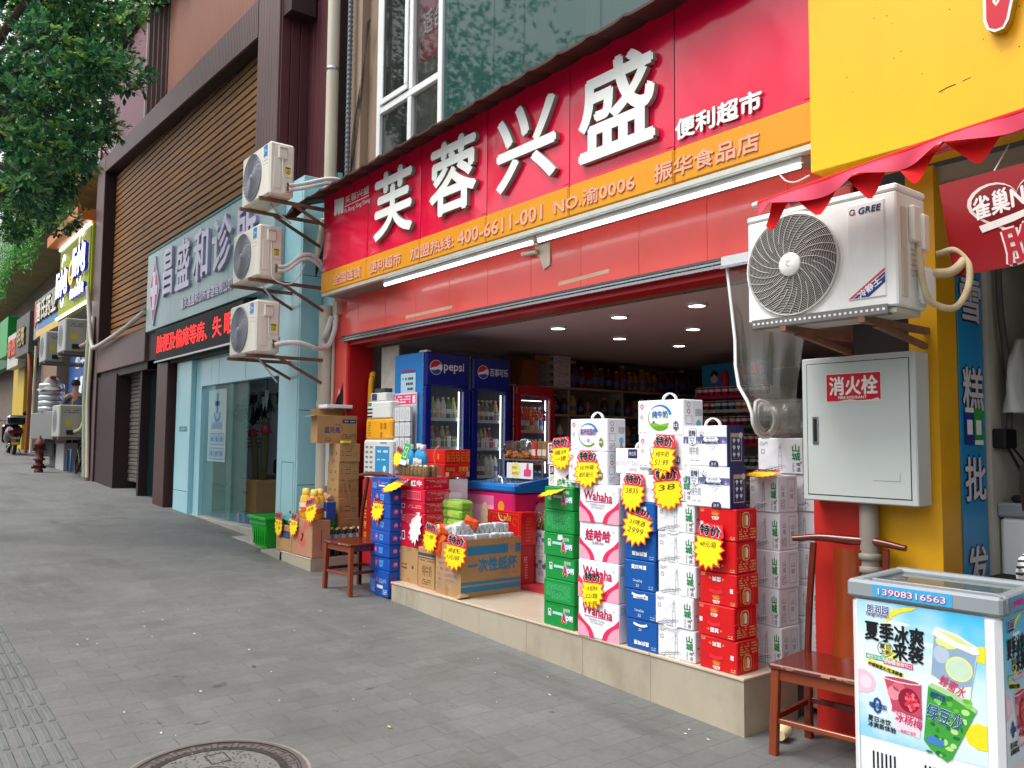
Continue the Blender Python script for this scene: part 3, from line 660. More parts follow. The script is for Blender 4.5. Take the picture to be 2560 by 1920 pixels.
for k in range(70):
    c = Vector((-13.85, 5.25, 1.8)) if k % 3 == 0 else Vector((-13.25, 5.25, 2.0)); a = rp.uniform(0, 6.28); L = rp.uniform(.35, .8); u = Vector((math.cos(a), math.sin(a)*.6, 0)); sd_ = Vector((-u.y, u.x, 0))*.045
    q = [c+u*L*f+Vector((0, 0, rp.uniform(.25, .5)*math.sin(f*2.6)-.12*f)) for f in (0, .35, .7, 1)]
    b.add([q[0], q[1]+sd_, q[2]+sd_, q[3], q[2]-sd_, q[1]-sd_], [(0, 1, 5), (1, 2, 4, 5), (2, 3, 4)], mpl)
b.build('leaves', pt); b = MB(); b.lathe((-13.83, 5.25, 1.62), [(.0, 0), (.09, .02), (.07, .12), (0, .13)], ink('#8a1a2a'), 8); b.lathe((-13.26, 5.25, 1.68), [(.0, 0), (.10, .02), (.07, .14), (0, .15)], ink('#8a1a2a'), 8); b.build('ribbon', pt)
b = MB(); b.box(-14.4, 5.75, .41, -13.5, 6.15, .95, mat('dark_wood', '#2b1c18', .4, var=.15), .01); b.box(-13.5, 5.76, .41, -13.0, 6.14, .95, M_cw, .005); b.build('low_cabinet', label='dark low cabinet with white end at the back of the clinic', cat='cabinet'); b = MB(); b.box(-14.3, 5.8, .952, -13.4, 6.1, 1.25, M_black, .05); b.build('black_seat_pad', label='black padded box on the low cabinet in the clinic', cat='box')
t = thing('ceiling_lamp', 'small lit dome lamp on the clinic ceiling by the door', 'lamp', (-12.4, 4.75, 2.75)); b = MB(); b.lathe((-12.4, 4.75, 2.74), [(0, 0), (.07, .01), (.12, .05), (.13, .11)], mat('dome_glow', '#f4f8ff', .4, var=0, emit=14), 18, caps=False); b.build('dome', t); b = MB(); b.lathe((-12.4, 4.75, 2.845), [(.14, 0), (.14, .014)], WHT, 18); b.build('base', t)
# small door plate
b = MB(); F = XF((0, 4.117, 0)); b.rect(F, -14.12, 1.71, -13.72, 1.79, ink('#1e8a74')); b.text(F, '内有监控请勿入', -14.08, 1.73, -13.76, 1.77, ink('#e8f2ee'), .003); b.build('door_plate', label='small green plate with white text on the blue pillar', cat='plate')
# clinic sign board
cs = thing('clinic_sign', 'pale grey blue clinic signboard with lilac raised characters', 'sign', (-13.3, 3.95, 3.5))
b = MB(); b.box(-15.9, 3.98, 3.52, -9.95, 4.12, 4.93, M_teal, .004); b.box(-15.92, 3.97, 4.93, -9.95, 4.2, 4.965, mat('sign_top', '#3c7f86', .5)); b.box(-15.9, 4.12, 3.54, -9.95, 4.2, 4.93, M_dark)
F = XF((0, 3.979, 0))
for x in (-14.4, -12.9, -11.6): b.line(F, [(x, 3.53), (x, 4.92)], .006, mat('seam', '#5f7d84', .6))
b.build('board', cs)
M_lil = mat('lilac_letter', '#dcd9ef', .4, var=.03); M_lils = mat('lilac_side', '#a7a6c4', .5)
for ch, x0, x1 in (('昌', -14.72, -14.2), ('盛', -14.0, -13.3), ('和', -13.08, -12.4), ('诊', -12.2, -11.4), ('所', -11.2, -10.5)):
    b = MB(); b.text(F, ch, x0, 4.02, x1, 4.80, M_lil, bold=.018, depth=.045, side=M_lils); b.build('sign_character', cs)
b = MB(); b.text(F, '重庆昌盛和诊所管理有限公司', -13.75, 3.68, -11.4, 3.84, M_lil, bold=.004, depth=.02, side=M_lils); b.build('company_text', cs)
b = MB(); mr = mat('emblem_red', '#c23a4a', .4)
def dia(s): return [(-15.32, 4.20-.58*s), (-15.32+.10*s, 4.20-.34*s), (-15.32+.17*s, 4.20-.26*s), (-15.32+.3*s, 4.20), (-15.32+.17*s, 4.2+.26*s), (-15.32+.10*s, 4.2+.34*s), (-15.32, 4.20+.58*s), (-15.32-.10*s, 4.2+.34*s), (-15.32-.17*s, 4.2+.26*s), (-15.32-.3*s, 4.20), (-15.32-.17*s, 4.2-.26*s), (-15.32-.10*s, 4.2-.34*s)]
b.prism(F, dia(1.08), .03, M_lil, M_lils); b.poly(F, dia(.96), mr, .032)
b.rect(F, -15.40, 3.86, -15.24, 4.54, M_lil, .034); b.rect(F, -15.54, 4.12, -15.10, 4.28, M_lil, .0345)
b.build('emblem', cs)
# LED ticker
ld = thing('led_ticker', 'black LED ticker with glowing red characters over the clinic door', 'LED sign', (-13.0, 3.95, 2.9))
b = MB(); b.box(-15.1, 3.95, 2.92, -10.9, 4.05, 3.47, M_black, .01); b.box(-15.12, 3.94, 2.90, -10.9, 3.97, 2.925, M_alu); b.build('case', ld)
M_led = mat('led_red', '#ff1410', .5, var=0, emit=3.5)
def dots(b, F, txt, u0, v0, u1, v1):
    b.text(F, txt, u0, v0, u1, v1, M_led, .002, off=0)
b = MB(); F = XF((0, 3.949, 0)); dots(b, F, '脑梗及偏瘫等病、', -15.0, 3.06, -12.35, 3.36); dots(b, F, '失', -12.1, 3.06, -11.72, 3.36); dots(b, F, '眠', -11.6, 3.06, -11.2, 3.36)
for k in range(34): b.rect(F, -15.05, 2.95+k*.0155, -11.1, 2.954+k*.0155, M_black, .003)
b.build('characters', ld)
# drain pipe on brown column
b = MB(); M_pvc = mat('grey_pvc', '#b3aea5', .5, var=.1, scale=4, dirt=.3)
b.tube(curve_pts([(-20.5, 3.86, 5.0), (-20.1, 3.86, 4.1), (-19.85, 3.87, 3.62), (-19.4, 3.88, 3.55), (-17.5, 3.9, 3.68), (-16.3, 3.9, 3.8), (-15.9, 3.95, 3.9)], 6), .045, M_pvc, 10); b.build('drain_hose', label='grey plastic drain pipe bending along the brown beam', cat='pipe')
# vertical pvc down pipe between clinic and shop
dp = thing('down_pipe', 'cream vertical drain pipe between the clinic and the red shop', 'pipe', (-9.12, 4.36, .2))
M_pvcc = mat('cream_pvc', '#cbc3b2', .45, var=.1, scale=3, dirt=.35, dirtcol='#7d7160', stretch=(1, 1, .3))
b = MB(); b.tube([(-9.1, 4.32, 10.4), (-9.1, 4.32, 4.52), (-9.13, 4.34, 4.3)], .075, M_pvcc, 14); b.build('upper_pipe', dp)
b = MB(); b.tube([(-9.2, 4.33, 4.28), (-9.45, 4.35, 3.72), (-9.58, 4.36, 3.3)], .07, M_pvcc, 14); b.build('diagonal_pipe', dp)
b = MB(); b.tube([(-9.14, 4.33, 3.2), (-9.14, 4.33, .3)], .085, M_pvcc, 14); b.cyl((-9.14, 4.33, 1.98), (-9.14, 4.33, 2.06), .095, M_pvcc, 14); b.tube([(-9.03, 4.38, 3.2), (-9.03, 4.38, .9)], .02, M_pvcc, 8); b.build('lower_pipe', dp)
b = MB(); b.lathe((-9.1, 4.32, 6.1), [(.08, 0), (.085, .01), (.085, .03), (.08, .04)], M_alu, 14); b.lathe((-9.1, 4.32, 8.1), [(.08, 0), (.085, .01), (.085, .03), (.08, .04)], M_alu, 14); b.build('clamp', dp)
b = MB()
for k in range(60): b.lathe((-8.86, 4.42, 4.55+k*.06), [(.028, 0), (.036, .015), (.028, .03), (.028, .06)], mat('grey_conduit', '#5a6470', .5, var=.1), 8)
b.build('ribbed_conduit', label='blue grey ribbed conduit climbing beside the cream drain pipe', cat='conduit')
b = MB(); mw = mat('wire_black', '#151313', .6)
for k in range(5):
    b.tube(curve_pts([(-8.62+.02*k, 4.52, 6.6), (-8.66-.02*k, 4.5, 5.8), (-8.75-.03*k, 4.48, 5.2), (-8.85, 4.46, 4.7)], 6), .004, mw, 5)
for k in range(6):
    b.tube(curve_pts([(-8.95, 4.36, 4.32-.03*k), (-9.12, 4.3, 4.1-.05*k), (-9.3-.03*k, 4.3, 3.75), (-9.55, 4.3, 3.4)], 6), .008, mw, 5)
b.build('cable_bundle', label='thin black cables strung down the grey pier beside the pipe', cat='cable')

# ================================================================ FAR SHOPS (beyond the brown building)
fb = thing('far_building', 'older grey terrace with deep concrete canopy beyond the brown building', 'building', (-34, 4.9, .5))
M_conc = mat('grimy_concrete', '#6a5c52', .85, var=.2, scale=1.5, dirt=.4, dirtcol='#2d2623')
b = MB(); b.box(-62, 4.9, .5, -20.5, 5.2, 7.2, M_conc); b.box(-62, 6.5, 7.3, -20.5, 6.7, 14, mat('pale_render', '#8d9694', .85, var=.15, scale=1)); b.box(-62, 4.45, .5, -20.6, 4.9, 1.1, M_conc)
b.build('wall', fb)
b = MB(); b.add([(-62, 3.75, 6.6), (-20.56, 3.75, 7.62), (-20.56, 3.75, 7.9), (-62, 3.75, 6.9), (-62, 6.6, 6.4), (-20.56, 6.6, 7.4), (-20.56, 6.6, 7.9), (-62, 6.6, 6.9)], [(0, 1, 2, 3), (4, 5, 1, 0), (3, 2, 6, 7), (1, 5, 6, 2)], mat('canopy_concrete', '#8c7f58', .9, var=.25, scale=2, bump=.2)); b.build('canopy', fb)
b = MB(); F = XF((0, 6.49, 0))
for k in range(12):
    x = -60+k*3.0; b.rect(F, x, 9.2, x+2.0, 11.6, mat('far_pane', '#9fb6bb', .1, spec=.8), .002); b.frame(F, x-.05, 9.15, x+2.05, 11.65, .07, M_frame, .004)
b.build('window', fb)
def shop_sign(x0, x1, z0, z1, y, m, label, name='shop_sign', d=.25):
    t = thing(name, label, 'sign', ((x0+x1)/2, y, z0)); b = MB(); b.box(x0, y, z0, x1, y+d, z1, m, .01); b.build('board', t); return t
M_ol = mat('olive_ribs', '#9aa312', .45, var=.08, scale=3)
t = thing('olive_sign', 'olive green ribbed bun shop sign with glowing white and blue letters', 'sign', (-22.4, 3.9, 4.7))
b = MB(); b.box(-24.3, 3.93, 4.7, -20.56, 4.1, 6.5, M_ol)
x = -24.28
while x < -20.66: b.box(x, 3.90, 4.74, x+.06, 3.935, 6.46, M_ol, .006); x += .085
b.build('board', t)
b = MB(); b.box(-24.45, 3.6, 6.56, -20.56, 4.2, 6.82, mat('orange_trim', '#b5661a', .5)); b.build('top_trim', t)
b = MB(); ml = mat('strip_light', '#f2f6ff', .4, var=0, emit=2.6); b.box(-24.3, 3.86, 6.48, -20.57, 3.9, 6.53, ml); b.box(-24.4, 3.86, 4.66, -20.57, 3.9, 4.71, ml); b.build('strip_light', t)
F = XF((0, 3.895, 0)); mwl = mat('lit_white', '#e9efff', .4, var=0, emit=1.1); mbl = mat('blue_side', '#20208f', .4, var=0, emit=.35)
b = MB()
for txt, x0, z0, x1, z1 in (('阮小包', -24.2, 5.2, -22.75, 5.85), ('阮小包', -22.1, 5.45, -20.7, 6.15), ('用心做 放心吃', -22.3, 4.95, -20.75, 5.16)): b.text(F, txt, x0, z0, x1, z1, mwl, bold=.03, depth=.08, side=mbl)
for u, v, r in ((-23.45, 6.0, .26), (-21.4, 6.25, .24)): b.arc(F, u, v, r*.55, r, 20, 190, mwl, .05, 14)
for u, v, r in ((-23.5, 5.15, .25), (-21.45, 5.4, .25)): b.arc(F, u, v, r*.6, r, 190, 350, mwl, .05, 14)
b.build('letters', t)
b = MB(); b.arc(F, -22.4, 5.62, .2, .3, 0, 360, mat('lit_yellow', '#f5c81e', .4, emit=.6), .06, 24); b.disc(F, -22.4, 5.62, .2, ink('#6b3c10'), .055); b.arc(F, -22.4, 5.6, .09, .13, 200, 340, mat('lit_yellow', '#f5c81e', .4, emit=.6), .06, 10); b.build('round_logo', t)
t = shop_sign(-28.9, -24.6, 4.55, 5.75, 4.0, mat('grey_board', '#83888a', .5, var=.1), 'grey pharmacy signboard with pale characters and blue stripe', 'pharmacy_sign')
b = MB(); F = XF((0, 3.99, 0)); b.text(F, '唐氏药业', -28.1, 5.0, -24.9, 5.6, ink('#cfc9b8'), bold=.02, depth=.06, side=ink('#6d6a60')); b.disc(F, -28.55, 5.3, .25, ink('#b23040'), .01, ry=.4)
b.rect(F, -27.9, 4.78, -24.65, 4.95, ink('#2076b8'), .01); b.rect(F, -28.3, 4.57, -24.65, 4.77, ink('#c8a43a'), .012); b.build('letters', t)
t = shop_sign(-31.8, -29.1, 4.2, 5.5, 3.9, mat('dark_board', '#4d4945', .5, var=.2), 'dark grey signboard with gold characters beyond the pharmacy', 'shop_sign'); b = MB(); b.text(XF((0, 3.89, 0)), '明亮', -31.2, 4.5, -29.7, 5.1, ink('#9c8450'), bold=.02, depth=.04, side=ink('#4d4125')); b.build('letters', t)
t = shop_sign(-34.6, -32.0, 4.0, 5.2, 4.0, mat('white_board', '#b7b4ab', .5, var=.15), 'white signboard with orange red characters next to the green sign', 'shop_sign'); b = MB(); b.text(XF((0, 3.99, 0)), '香园', -34.2, 4.4, -32.3, 4.95, ink('#b8452c'), bold=.03, depth=.05); b.build('letters', t)
t = shop_sign(-37.2, -34.9, 4.55, 6.0, 4.0, mat('green_board', '#128a3c', .4, var=.05), 'bright green signboard end far down the street', 'green_sign', 1.0); b = MB(); b.box(-46, 4.3, 4.3, -37.3, 4.6, 5.9, mat('green_dark', '#145c3a', .5)); b.build('side_board', t)
b = MB(); F = XF((0, 4.3, 0))
b.box(-35.6, 4.35, .95, -33.0, 4.6, 4.5, mat('yellow_pillar', '#b99a12', .5, var=.1), .01); b.build('yellow_pillar', label='yellow painted pillar beside the far dark doorway', cat='pillar')
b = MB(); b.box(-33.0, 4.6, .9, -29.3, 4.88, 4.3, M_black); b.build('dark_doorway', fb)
b = MB(); b.box(-29.2, 4.3, .8, -26.6, 4.8, 4.5, mat('tan_column', '#7c6655', .7, var=.12), .01); b.build('column', fb)
b = MB(); b.box(-26.5, 4.6, 1.9, -22.9, 4.7, 4.0, ink('#1d4f92')); F = XF((0, 4.595, 0)); b.text(F, '包子', -25.6, 3.5, -24.3, 3.85, ink('#dfe8f4'), bold=.02)
for k in range(4): b.poly(F, [(-25.9+k*.75, 2.3), (-25.5+k*.75, 2.3), (-25.2+k*.75, 3.25), (-25.55+k*.75, 3.25)], ink('#dfe8f4'), .003)
b.build('blue_poster', label='blue wall poster with white panels behind the steamer cart', cat='poster')
b = MB(); b.box(-22.9, 4.5, .7, -21.45, 4.88, 4.6, mat('dim_wall', '#584c40', .8, var=.2)); b.build('wall_return', fb)
# pipes along the far column
b = MB(); mgr = mat('hose_green', '#8b9380', .6, var=.15)
for x, r, m in ((-20.25, .09, mgr), (-20.45, .05, M_pvcc), (-20.12, .04, M_pvcc)): b.tube(curve_pts([(x, 3.93, 4.3), (x+.05, 3.9, 3.4), (x-.04, 3.9, 2.4), (x+.02, 3.92, 1.5), (x+.1, 3.93, .72)], 5), r, m, 8)
b.build('wrapped_pipes', label='bundle of wrapped pipes running down beside the brown column', cat='pipes')
b = MB(); b.tube(curve_pts([(-29.4, 3.95, 4.4), (-28.9, 3.95, 3.4), (-29.2, 4.0, 2.4), (-29.3, 4.0, 1.1)], 5), .05, mat('red_wrap', '#8a4a3c', .7, var=.2), 8); b.tube([(-29.0, 4.1, 4.4), (-29.1, 4.1, 1.1)], .04, M_pvcc, 8); b.build('red_pipes', label='reddish pipe pair down the tan column behind the scooter', cat='pipes')
# ================================================================ AIR CONDITIONERS
M_acw = mat('ac_white', '#eceeea', .38, var=.06, scale=2.5, dirt=.4, dirtcol='#a39b86', stretch=(1, 1, .3))
M_acc = mat('ac_cream', '#e6e1d6', .4, var=.06, scale=3, dirt=.38, dirtcol='#a2977f', stretch=(1, 1, .3))
M_acd = mat('ac_side', '#c6c4b4', .45, var=.1, scale=3, dirt=.25, dirtcol='#8c8570', stretch=(1, 1, .4))
M_grey = mat('grille_grey', '#8c9098', .4, var=.05)
M_wire = mat('grille_wire', '#c9c5bf', .4, var=.08, scale=9)
M_iron = mat('rusty_iron', '#85604f', .65, .3, var=.3, scale=7, dirt=.5, dirtcol='#9a6a52')
M_galv = mat('galvanised', '#7b7878', .45, .5, var=.15, scale=8)
M_brass = mat('brass', '#a9793c', .3, 1)
M_foam = mat('pipe_foam', '#d3d3d1', .7, var=.1, scale=12, bump=.4, bscale=30)
M_wrap = mat('wrapped_pipe', '#c5b48f', .75, var=.18, scale=14, bump=.5, bscale=35)
M_sty = ink('#d9c21a'); M_black2 = ink('#141416')
def blades(b, c, r, m):
    for k in range(3):
        a0 = k*2.094; pts = []
        for j in range(7):
            a = a0+.95*j/6; pts.append((c[0]+r*math.cos(a), c[1]+.02*j-.05, c[2]+r*math.sin(a)))
        inn = [(c[0]+.07*math.cos(a0+.95*j/6*1.3), c[1]+.015*j-.04, c[2]+.07*math.sin(a0+.95*j/6*1.3)) for j in range(7)]
        b.add(pts+inn, [(j, j+1, 8+j, 7+j) for j in range(6)], m, True)
# big unit above the hydrant cabinet -------------------------------------------
ac = thing('air_conditioner', 'large white outdoor air conditioner unit with round wire fan grille under the awning', 'air conditioner', (-2.28, 3.9, 2.24))
x0, x1, y0, y1, z0, z1 = -2.70, -1.875, 3.75, 4.03, 2.245, 2.825
b = MB(); b.box(x0, y0, z0, x1, y1, z1-.035, M_acw, .008); b.box(x0-.003, y0-.004, z1-.033, x1+.004, y1+.004, z1, M_acw, .008); b.build('casing', ac)
fc = (-2.425, y0, 2.522); FR = .262
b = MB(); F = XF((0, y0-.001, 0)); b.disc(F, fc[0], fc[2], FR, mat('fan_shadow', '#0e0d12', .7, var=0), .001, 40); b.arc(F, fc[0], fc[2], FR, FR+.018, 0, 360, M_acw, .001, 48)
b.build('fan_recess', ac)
b = MB()
for k in range(1, 25):
    r = .062+(FR-.062)*k/24; b.tube([(fc[0]+r*math.cos(a*math.pi/24), y0-.012-.012*(1-r/FR), fc[2]+r*math.sin(a*math.pi/24)) for a in range(48)], .0014 if k < 24 else .005, M_wire, 5, closed=True)
for k in range(30):
    P = []; rr0 = .062 if k % 2 == 0 else .13
    for j in range(9):
        t = j/8; r = rr0+(FR-rr0)*t; a = R(k*12-34*((r-.06)/(FR-.06))**.9); P.append((fc[0]+r*math.cos(a), y0-.016-.012*(1-r/FR), fc[2]+r*math.sin(a)))
    b.tube(P, .0019, M_wire, 5)
b.build('fan_grille', ac)
b = MB(); b.lathe((fc[0], y0-.034, fc[2]), [(0, 0), (.058, 0), (.062, .006), (.062, .02)], M_acw, 28, 'y'); b.arc(XF((0, y0-.0345, 0)), fc[0]-.002, fc[2]+.004, .012, .015, 30, 300, M_galv, .001, 12); b.build('fan_hub', ac)
b = MB(); F = XF((0, y0, 0)); b.box(-2.12, y0-.008, 2.29, -1.925, y0+.01, 2.765, M_acw, .012)
F = XF((0, y0-.008, 0))
b.arc(F, -2.087, 2.723, .010, .016, 20, 300, ink('#2d3c86'), .001, 14); b.poly(F, [(-2.085, 2.708), (-2.07, 2.71), (-2.072, 2.725), (-2.085, 2.723)], ink('#d8405a'), .001)
b.text(F, 'GREE', -2.055, 2.708, -1.945, 2.738, ink('#2d3566'), bold=.0012, slant=.15)
b.poly(F, [(-2.115, 2.30), (-2.095, 2.30), (-1.93, 2.415), (-1.93, 2.43)], ink('#d8405a'), .001); b.poly(F, [(-2.09, 2.30), (-2.01, 2.30), (-1.93, 2.36), (-1.93, 2.41)], ink('#26337f'), .001)
b.line(F, [(-2.065, 2.30), (-1.93, 2.395)], .003, ink('#e8eaf0'), .0015)
b.text(F, '冷静王', -2.07, 2.325, -1.945, 2.36, ink('#f0f2f6'), .002, rot=33, bold=.001)
b.build('front_panel', ac)
S = SF((x1, 0, 0)); b = MB()
b.box(x1, 3.79, 2.29, x1+.006, 3.84, 2.72, M_acd, .003); b.box(x1, 3.86, 2.56, x1+.03, 3.935, 2.735, M_acc, .008); b.box(x1, 3.925, 2.52, x1+.045, 3.985, 2.7, M_acc, .008)
for k in range(6): b.box(x1, 3.88, 2.40+k*.025, x1+.004, 3.96, 2.406+k*.025, M_acd)
b.box(x1, 3.92, 2.27, x1+.05, 4.03, 2.45, M_acw, .02); b.build('service_cover', ac)
b = MB(); b.tube(curve_pts([(x1+.03, 3.9, 2.53), (x1+.035, 3.9, 2.46), (x1+.05, 3.89, 2.36), (x1+.07, 3.92, 2.27), (x1+.14, 4.0, 2.24), (x1+.17, 4.08, 2.34), (x1+.16, 4.12, 2.47), (x1+.1, 4.12, 2.54), (x1+.02, 4.1, 2.53)], 6), .016, M_wrap, 8)
b.tube(curve_pts([(x1+.03, 4.0, 2.42), (x1+.1, 4.08, 2.43), (x1+.14, 4.14, 2.5), (x1+.1, 4.2, 2.56), (x1+.02, 4.25, 2.56)], 6), .024, M_wrap, 8); b.build('refrigerant_pipe', ac)
b = MB(); b.box(x0+.03, y0-.012, z0-.035, -1.92, y0-.004, z0+.012, M_galv, .002)
for k in range(27): b.box(x0+.04+k*.0275, y0-.0135, z0-.017, x0+.052+k*.0275, y0-.0121, z0-.006, ink('#ecebe4'))
b.box(x0+.03, y0-.008, z0-.038, -1.92, y0+.03, z0-.03, M_galv); b.build('punched_rail', ac)
b = MB()
for xx in (-2.5, -2.07): b = MB(); b.box(xx, y0-.01, z0-.065, xx+.035, 4.40, z0-.03, M_iron, .002); b.bar((xx+.017, y0+.12, z0-.06), (xx+.017, 4.39, z0-.13), .025, .03, M_iron); b.build('wall_bracket', ac)
b = MB(); b.box(x0+.02, y0+.02, z0-.03, x1-.02, y1-.02, z0-.001, M_acd, .004); b.build('base_pan', ac)

# three stacked units by the clinic ------------------------------------------
def midea(loc, label, hose):
    x1, y0, z0 = loc; W, H, Dp = .82, .60, .29; x0 = x1-W; y1 = y0+Dp; z1 = z0+H
    t = thing('air_conditioner', label, 'air conditioner', ((x0+x1)/2, (y0+y1)/2, z0), 'cream air conditioners stacked by the clinic')
    b = MB(); b.box(x0, y0, z0, x1, y1, z1, M_acc, .022); b.build('casing', t)
    cx, cz, fr = x0+.33, z0+.30, .262
    b = MB(); F = XF((0, y0-.001, 0)); b.disc(F, cx, cz, fr, mat('fan_grey_dark', '#4c5058', .6, var=0), .001, 40)
    for k in range(1, 20):
        r = .03+(fr-.03)*k/19; b.tube([(cx+r*math.cos(a*math.pi/18), y0-.008-.012*(1-r/fr), cz+r*math.sin(a*math.pi/18)) for a in range(36)], .0034 if k < 19 else .007, M_grey, 5, closed=True)
    for k in range(24):
        P = [(cx+r*math.cos(R(k*15-50*(r-.03)/fr)), y0-.013, cz+r*math.sin(R(k*15-50*(r-.03)/fr))) for r in (.03, .09, .15, .21, .26)]; b.tube(P, .003, M_grey, 5)
    b.lathe((cx, y0-.026, cz), [(0, 0), (.03, .0), (.036, .01)], M_grey, 16, 'y'); b.build('fan_grille', t)
    b = MB(); F = XF((0, y0, 0)); b.rect(F, x1-.17, z1-.15, x1-.06, z1-.03, ink('#1489cf'), .002); b.arc(F, x1-.145, z1-.09, .022, .027, 60, 320, ink('#e6f3fb'), .003, 10); b.text(F, 'Midea', x1-.14, z1-.105, x1-.07, z1-.075, ink('#e6f3fb'), .003); b.build('badge', t)
    b = MB()
    for k in range(3): b.box(x1-.17, y0-.003, z0+.36+.04*k, x1-.05, y0+.01, z0+.366+.04*k, M_acd, .002)
    b.box(x1, y0+.09, z1-.19, x1+.03, y0+.20, z1-.05, M_acc, .012); b.box(x1+.005, y0+.095, z1-.075, x1+.042, y0+.195, z1-.05, M_acd, .008)
    b.box(x1, y0+.05, z0+.08, x1+.007, y0+.13, z0+.42, M_acc, .004); b.box(x1, y0+.17, z0+.22, x1+.007, y0+.265, z0+.52, M_acc, .004); b.box(x1, y0+.16, z0+.03, x1+.01, y0+.27, z0+.19, M_acc, .005); b.box(x1+.008, y0+.185, z0+.05, x1+.022, y0+.225, z0+.16, M_acd, .004)
    b.build('side_cover', t)
    b = MB(); S = SF((x1+.007, 0, 0)); b.rect(S, y0+.18, z0+.255, y0+.24, z0+.335, M_sty, .001); b.rect(S, y0+.18, z0+.318, y0+.24, z0+.33, M_black2, .002)
    b.poly(S, [(y0+.2, z0+.265), (y0+.236, z0+.265), (y0+.218, z0+.3)], M_black2, .002); b.poly(S, [(y0+.206, z0+.269), (y0+.230, z0+.269), (y0+.218, z0+.292)], M_sty, .003); b.build('warning_sticker', t)
    b = MB()
    for dz in (.075, .125): b.cyl((x1+.02, y0+.205, z0+dz), (x1+.06, y0+.215, z0+dz+.005), .012, M_brass, 10); b.cyl((x1+.04, y0+.207, z0+dz), (x1+.045, y0+.19, z0+dz+.025), .009, M_brass, 8)
    b.build('valve', t)
    b = MB(); b.tube(curve_pts([(x1+.025, y0+.14, z1-.19), (x1+.03, y0+.14, z1-.27), (x1+.03, y0+.15, z1-.38), (x1+.035, y0+.19, z0+.11)] if hose != 1 else [(x1+.025, y0+.14, z1-.19), (x1+.03, y0+.145, z0+.15), (x1+.04, y0+.17, z0-.02), (x1+.06, y0+.35, z0-.06), (x1+.08, y0+.46, z0+.05), (x1+.08, y0+.52, z0+.2)], 6), .0075, ink('#e3e3e1'), 6); b.build('power_cable', t)
    b = MB()
    ends = {0: [(x1+.2, 4.0, z0+.22), (x1+.16, 4.2, z0+.16), (x1-.2, 4.36, z0-.02)], 1: [(x1+.12, 3.88, z0+.26), (x1+.1, 4.05, z0+.25), (x1+.02, 4.3, z0+.05)], 2: [(x1+.08, 3.88, z0+.14), (x1+.05, 4.1, z0+.1), (x1-.08, 4.27, z0+.12)]}[hose]
    for dz in ((.07, .12) if hose < 2 else (.09,)):
        P = [(x1+.055, y0+.21, z0+dz), (x1+.07, y0+.32, z0+dz+.03)]+[(e[0]+dz*.3, e[1], e[2]+dz-.1) for e in ends]; b.tube(curve_pts(P, 6), .021 if hose < 2 else .03, M_foam, 8)
    b.build('insulated_pipe', t)
    b = MB()
    for xx in (x0+.1, x1-.14): b = MB(); b.box(xx, y0-.06, z0-.045, xx+.04, 4.40, z0-.008, M_iron, .002); b.bar((xx+.02, y0+.35, z0-.04), (xx+.02, 4.39, z0-.36), .03, .03, M_iron); b.build('wall_bracket', t)
    b = MB(); b.box(x0+.03, y0+.03, z0-.008, x1-.03, y1-.03, z0+.004, M_acd); b.tube(curve_pts([(x0+.5, y0+.15, z0-.01), (x0+.52, y0+.2, z0-.08), (x0+.5, y0+.4, z0-.3 if hose else z0-.2)], 6), .012, M_foam, 6); b.build('base_pan', t)
midea((-8.60, 3.36, 4.27), 'topmost cream air conditioner of the stack of three beside the clinic sign', 0)
midea((-8.98, 3.41, 3.43), 'middle cream air conditioner of the stack of three beside the clinic sign', 1)
midea((-8.98, 3.40, 2.565), 'lowest cream air conditioner of the stack of three above the clinic door', 2)
b = MB(); b.box(-8.98, 4.33, 3.08, -8.87, 4.41, 3.24, M_cream, .006); b.tube(curve_pts([(-8.93, 4.36, 3.1), (-8.9, 4.33, 2.9), (-8.98, 4.3, 2.72), (-9.08, 4.28, 2.72), (-9.06, 4.26, 2.8), (-8.97, 4.25, 2.85), (-8.93, 4.3, 3.05)], 6), .032, M_foam, 8)
b.build('pipe_bundle', label='looped wrapped refrigerant pipes at the corner of the red fascia', cat='pipe')

# far grey units beyond the brown building
M_farac = mat('far_ac_grey', '#9a9b95', .5, var=.06, scale=2, dirt=.15)
def far_ac(x0, x1, y0, y1, z0, z1, label):
    t = thing('air_conditioner', label, 'air conditioner', ((x0+x1)/2, y0, z0), 'grey air conditioners by the steamer stall')
    b = MB(); b.box(x0, y0, z0, x1, y1, z1, M_farac, .02); b.build('casing', t)
    b = MB(); S = SF((x1, 0, 0)); b.disc(S, (y0+y1)/2-.05, z0+(z1-z0)*.45, .075, ink('#b9a81f'), .002, 16); b.noise_lines(S, y0+.1, z1-.2, y1-.1, z1-.1, 2, ink('#5b5b58'), .002); b.frame(S, y0+.06, z0+.1, y1-.06, z1-.08, .006, ink('#7d7d78'), .002); b.build('sticker', t)
    b = MB(); F = XF((0, y0, 0)); b.disc(F, x0+.36, (z0+z1)/2, .26, mat('fan_grey_dark', '#4c5058', .6, var=0), .002, 24)
    for k in range(1, 9): b.arc(F, x0+.36, (z0+z1)/2, .03*k, .03*k+.012, 0, 360, M_grey, .004, 24)
    b.build('fan_grille', t)
    b = MB(); b.tube(curve_pts([(x1+.02, y0+.3, z0+.12), (x1+.12, y0+.42, z0+.2), (x1+.2, y0+.5, z0+.5)], 5), .04, M_wrap, 8); b.box(x1, y0+.15, z0+.06, x1+.05, y0+.3, z0+.16, M_black); b.build('pipe', t)
    b = MB()
    for xx in (x0+.1, x1-.15): b = MB(); b.box(xx, y0, z0-.06, xx+.05, 4.5, z0-.005, M_galv); b.build('wall_bracket', t)
far_ac(-21.7, -20.8, 3.5, 3.97, 3.55, 4.3, 'upper right grey air conditioner beside the brown column')
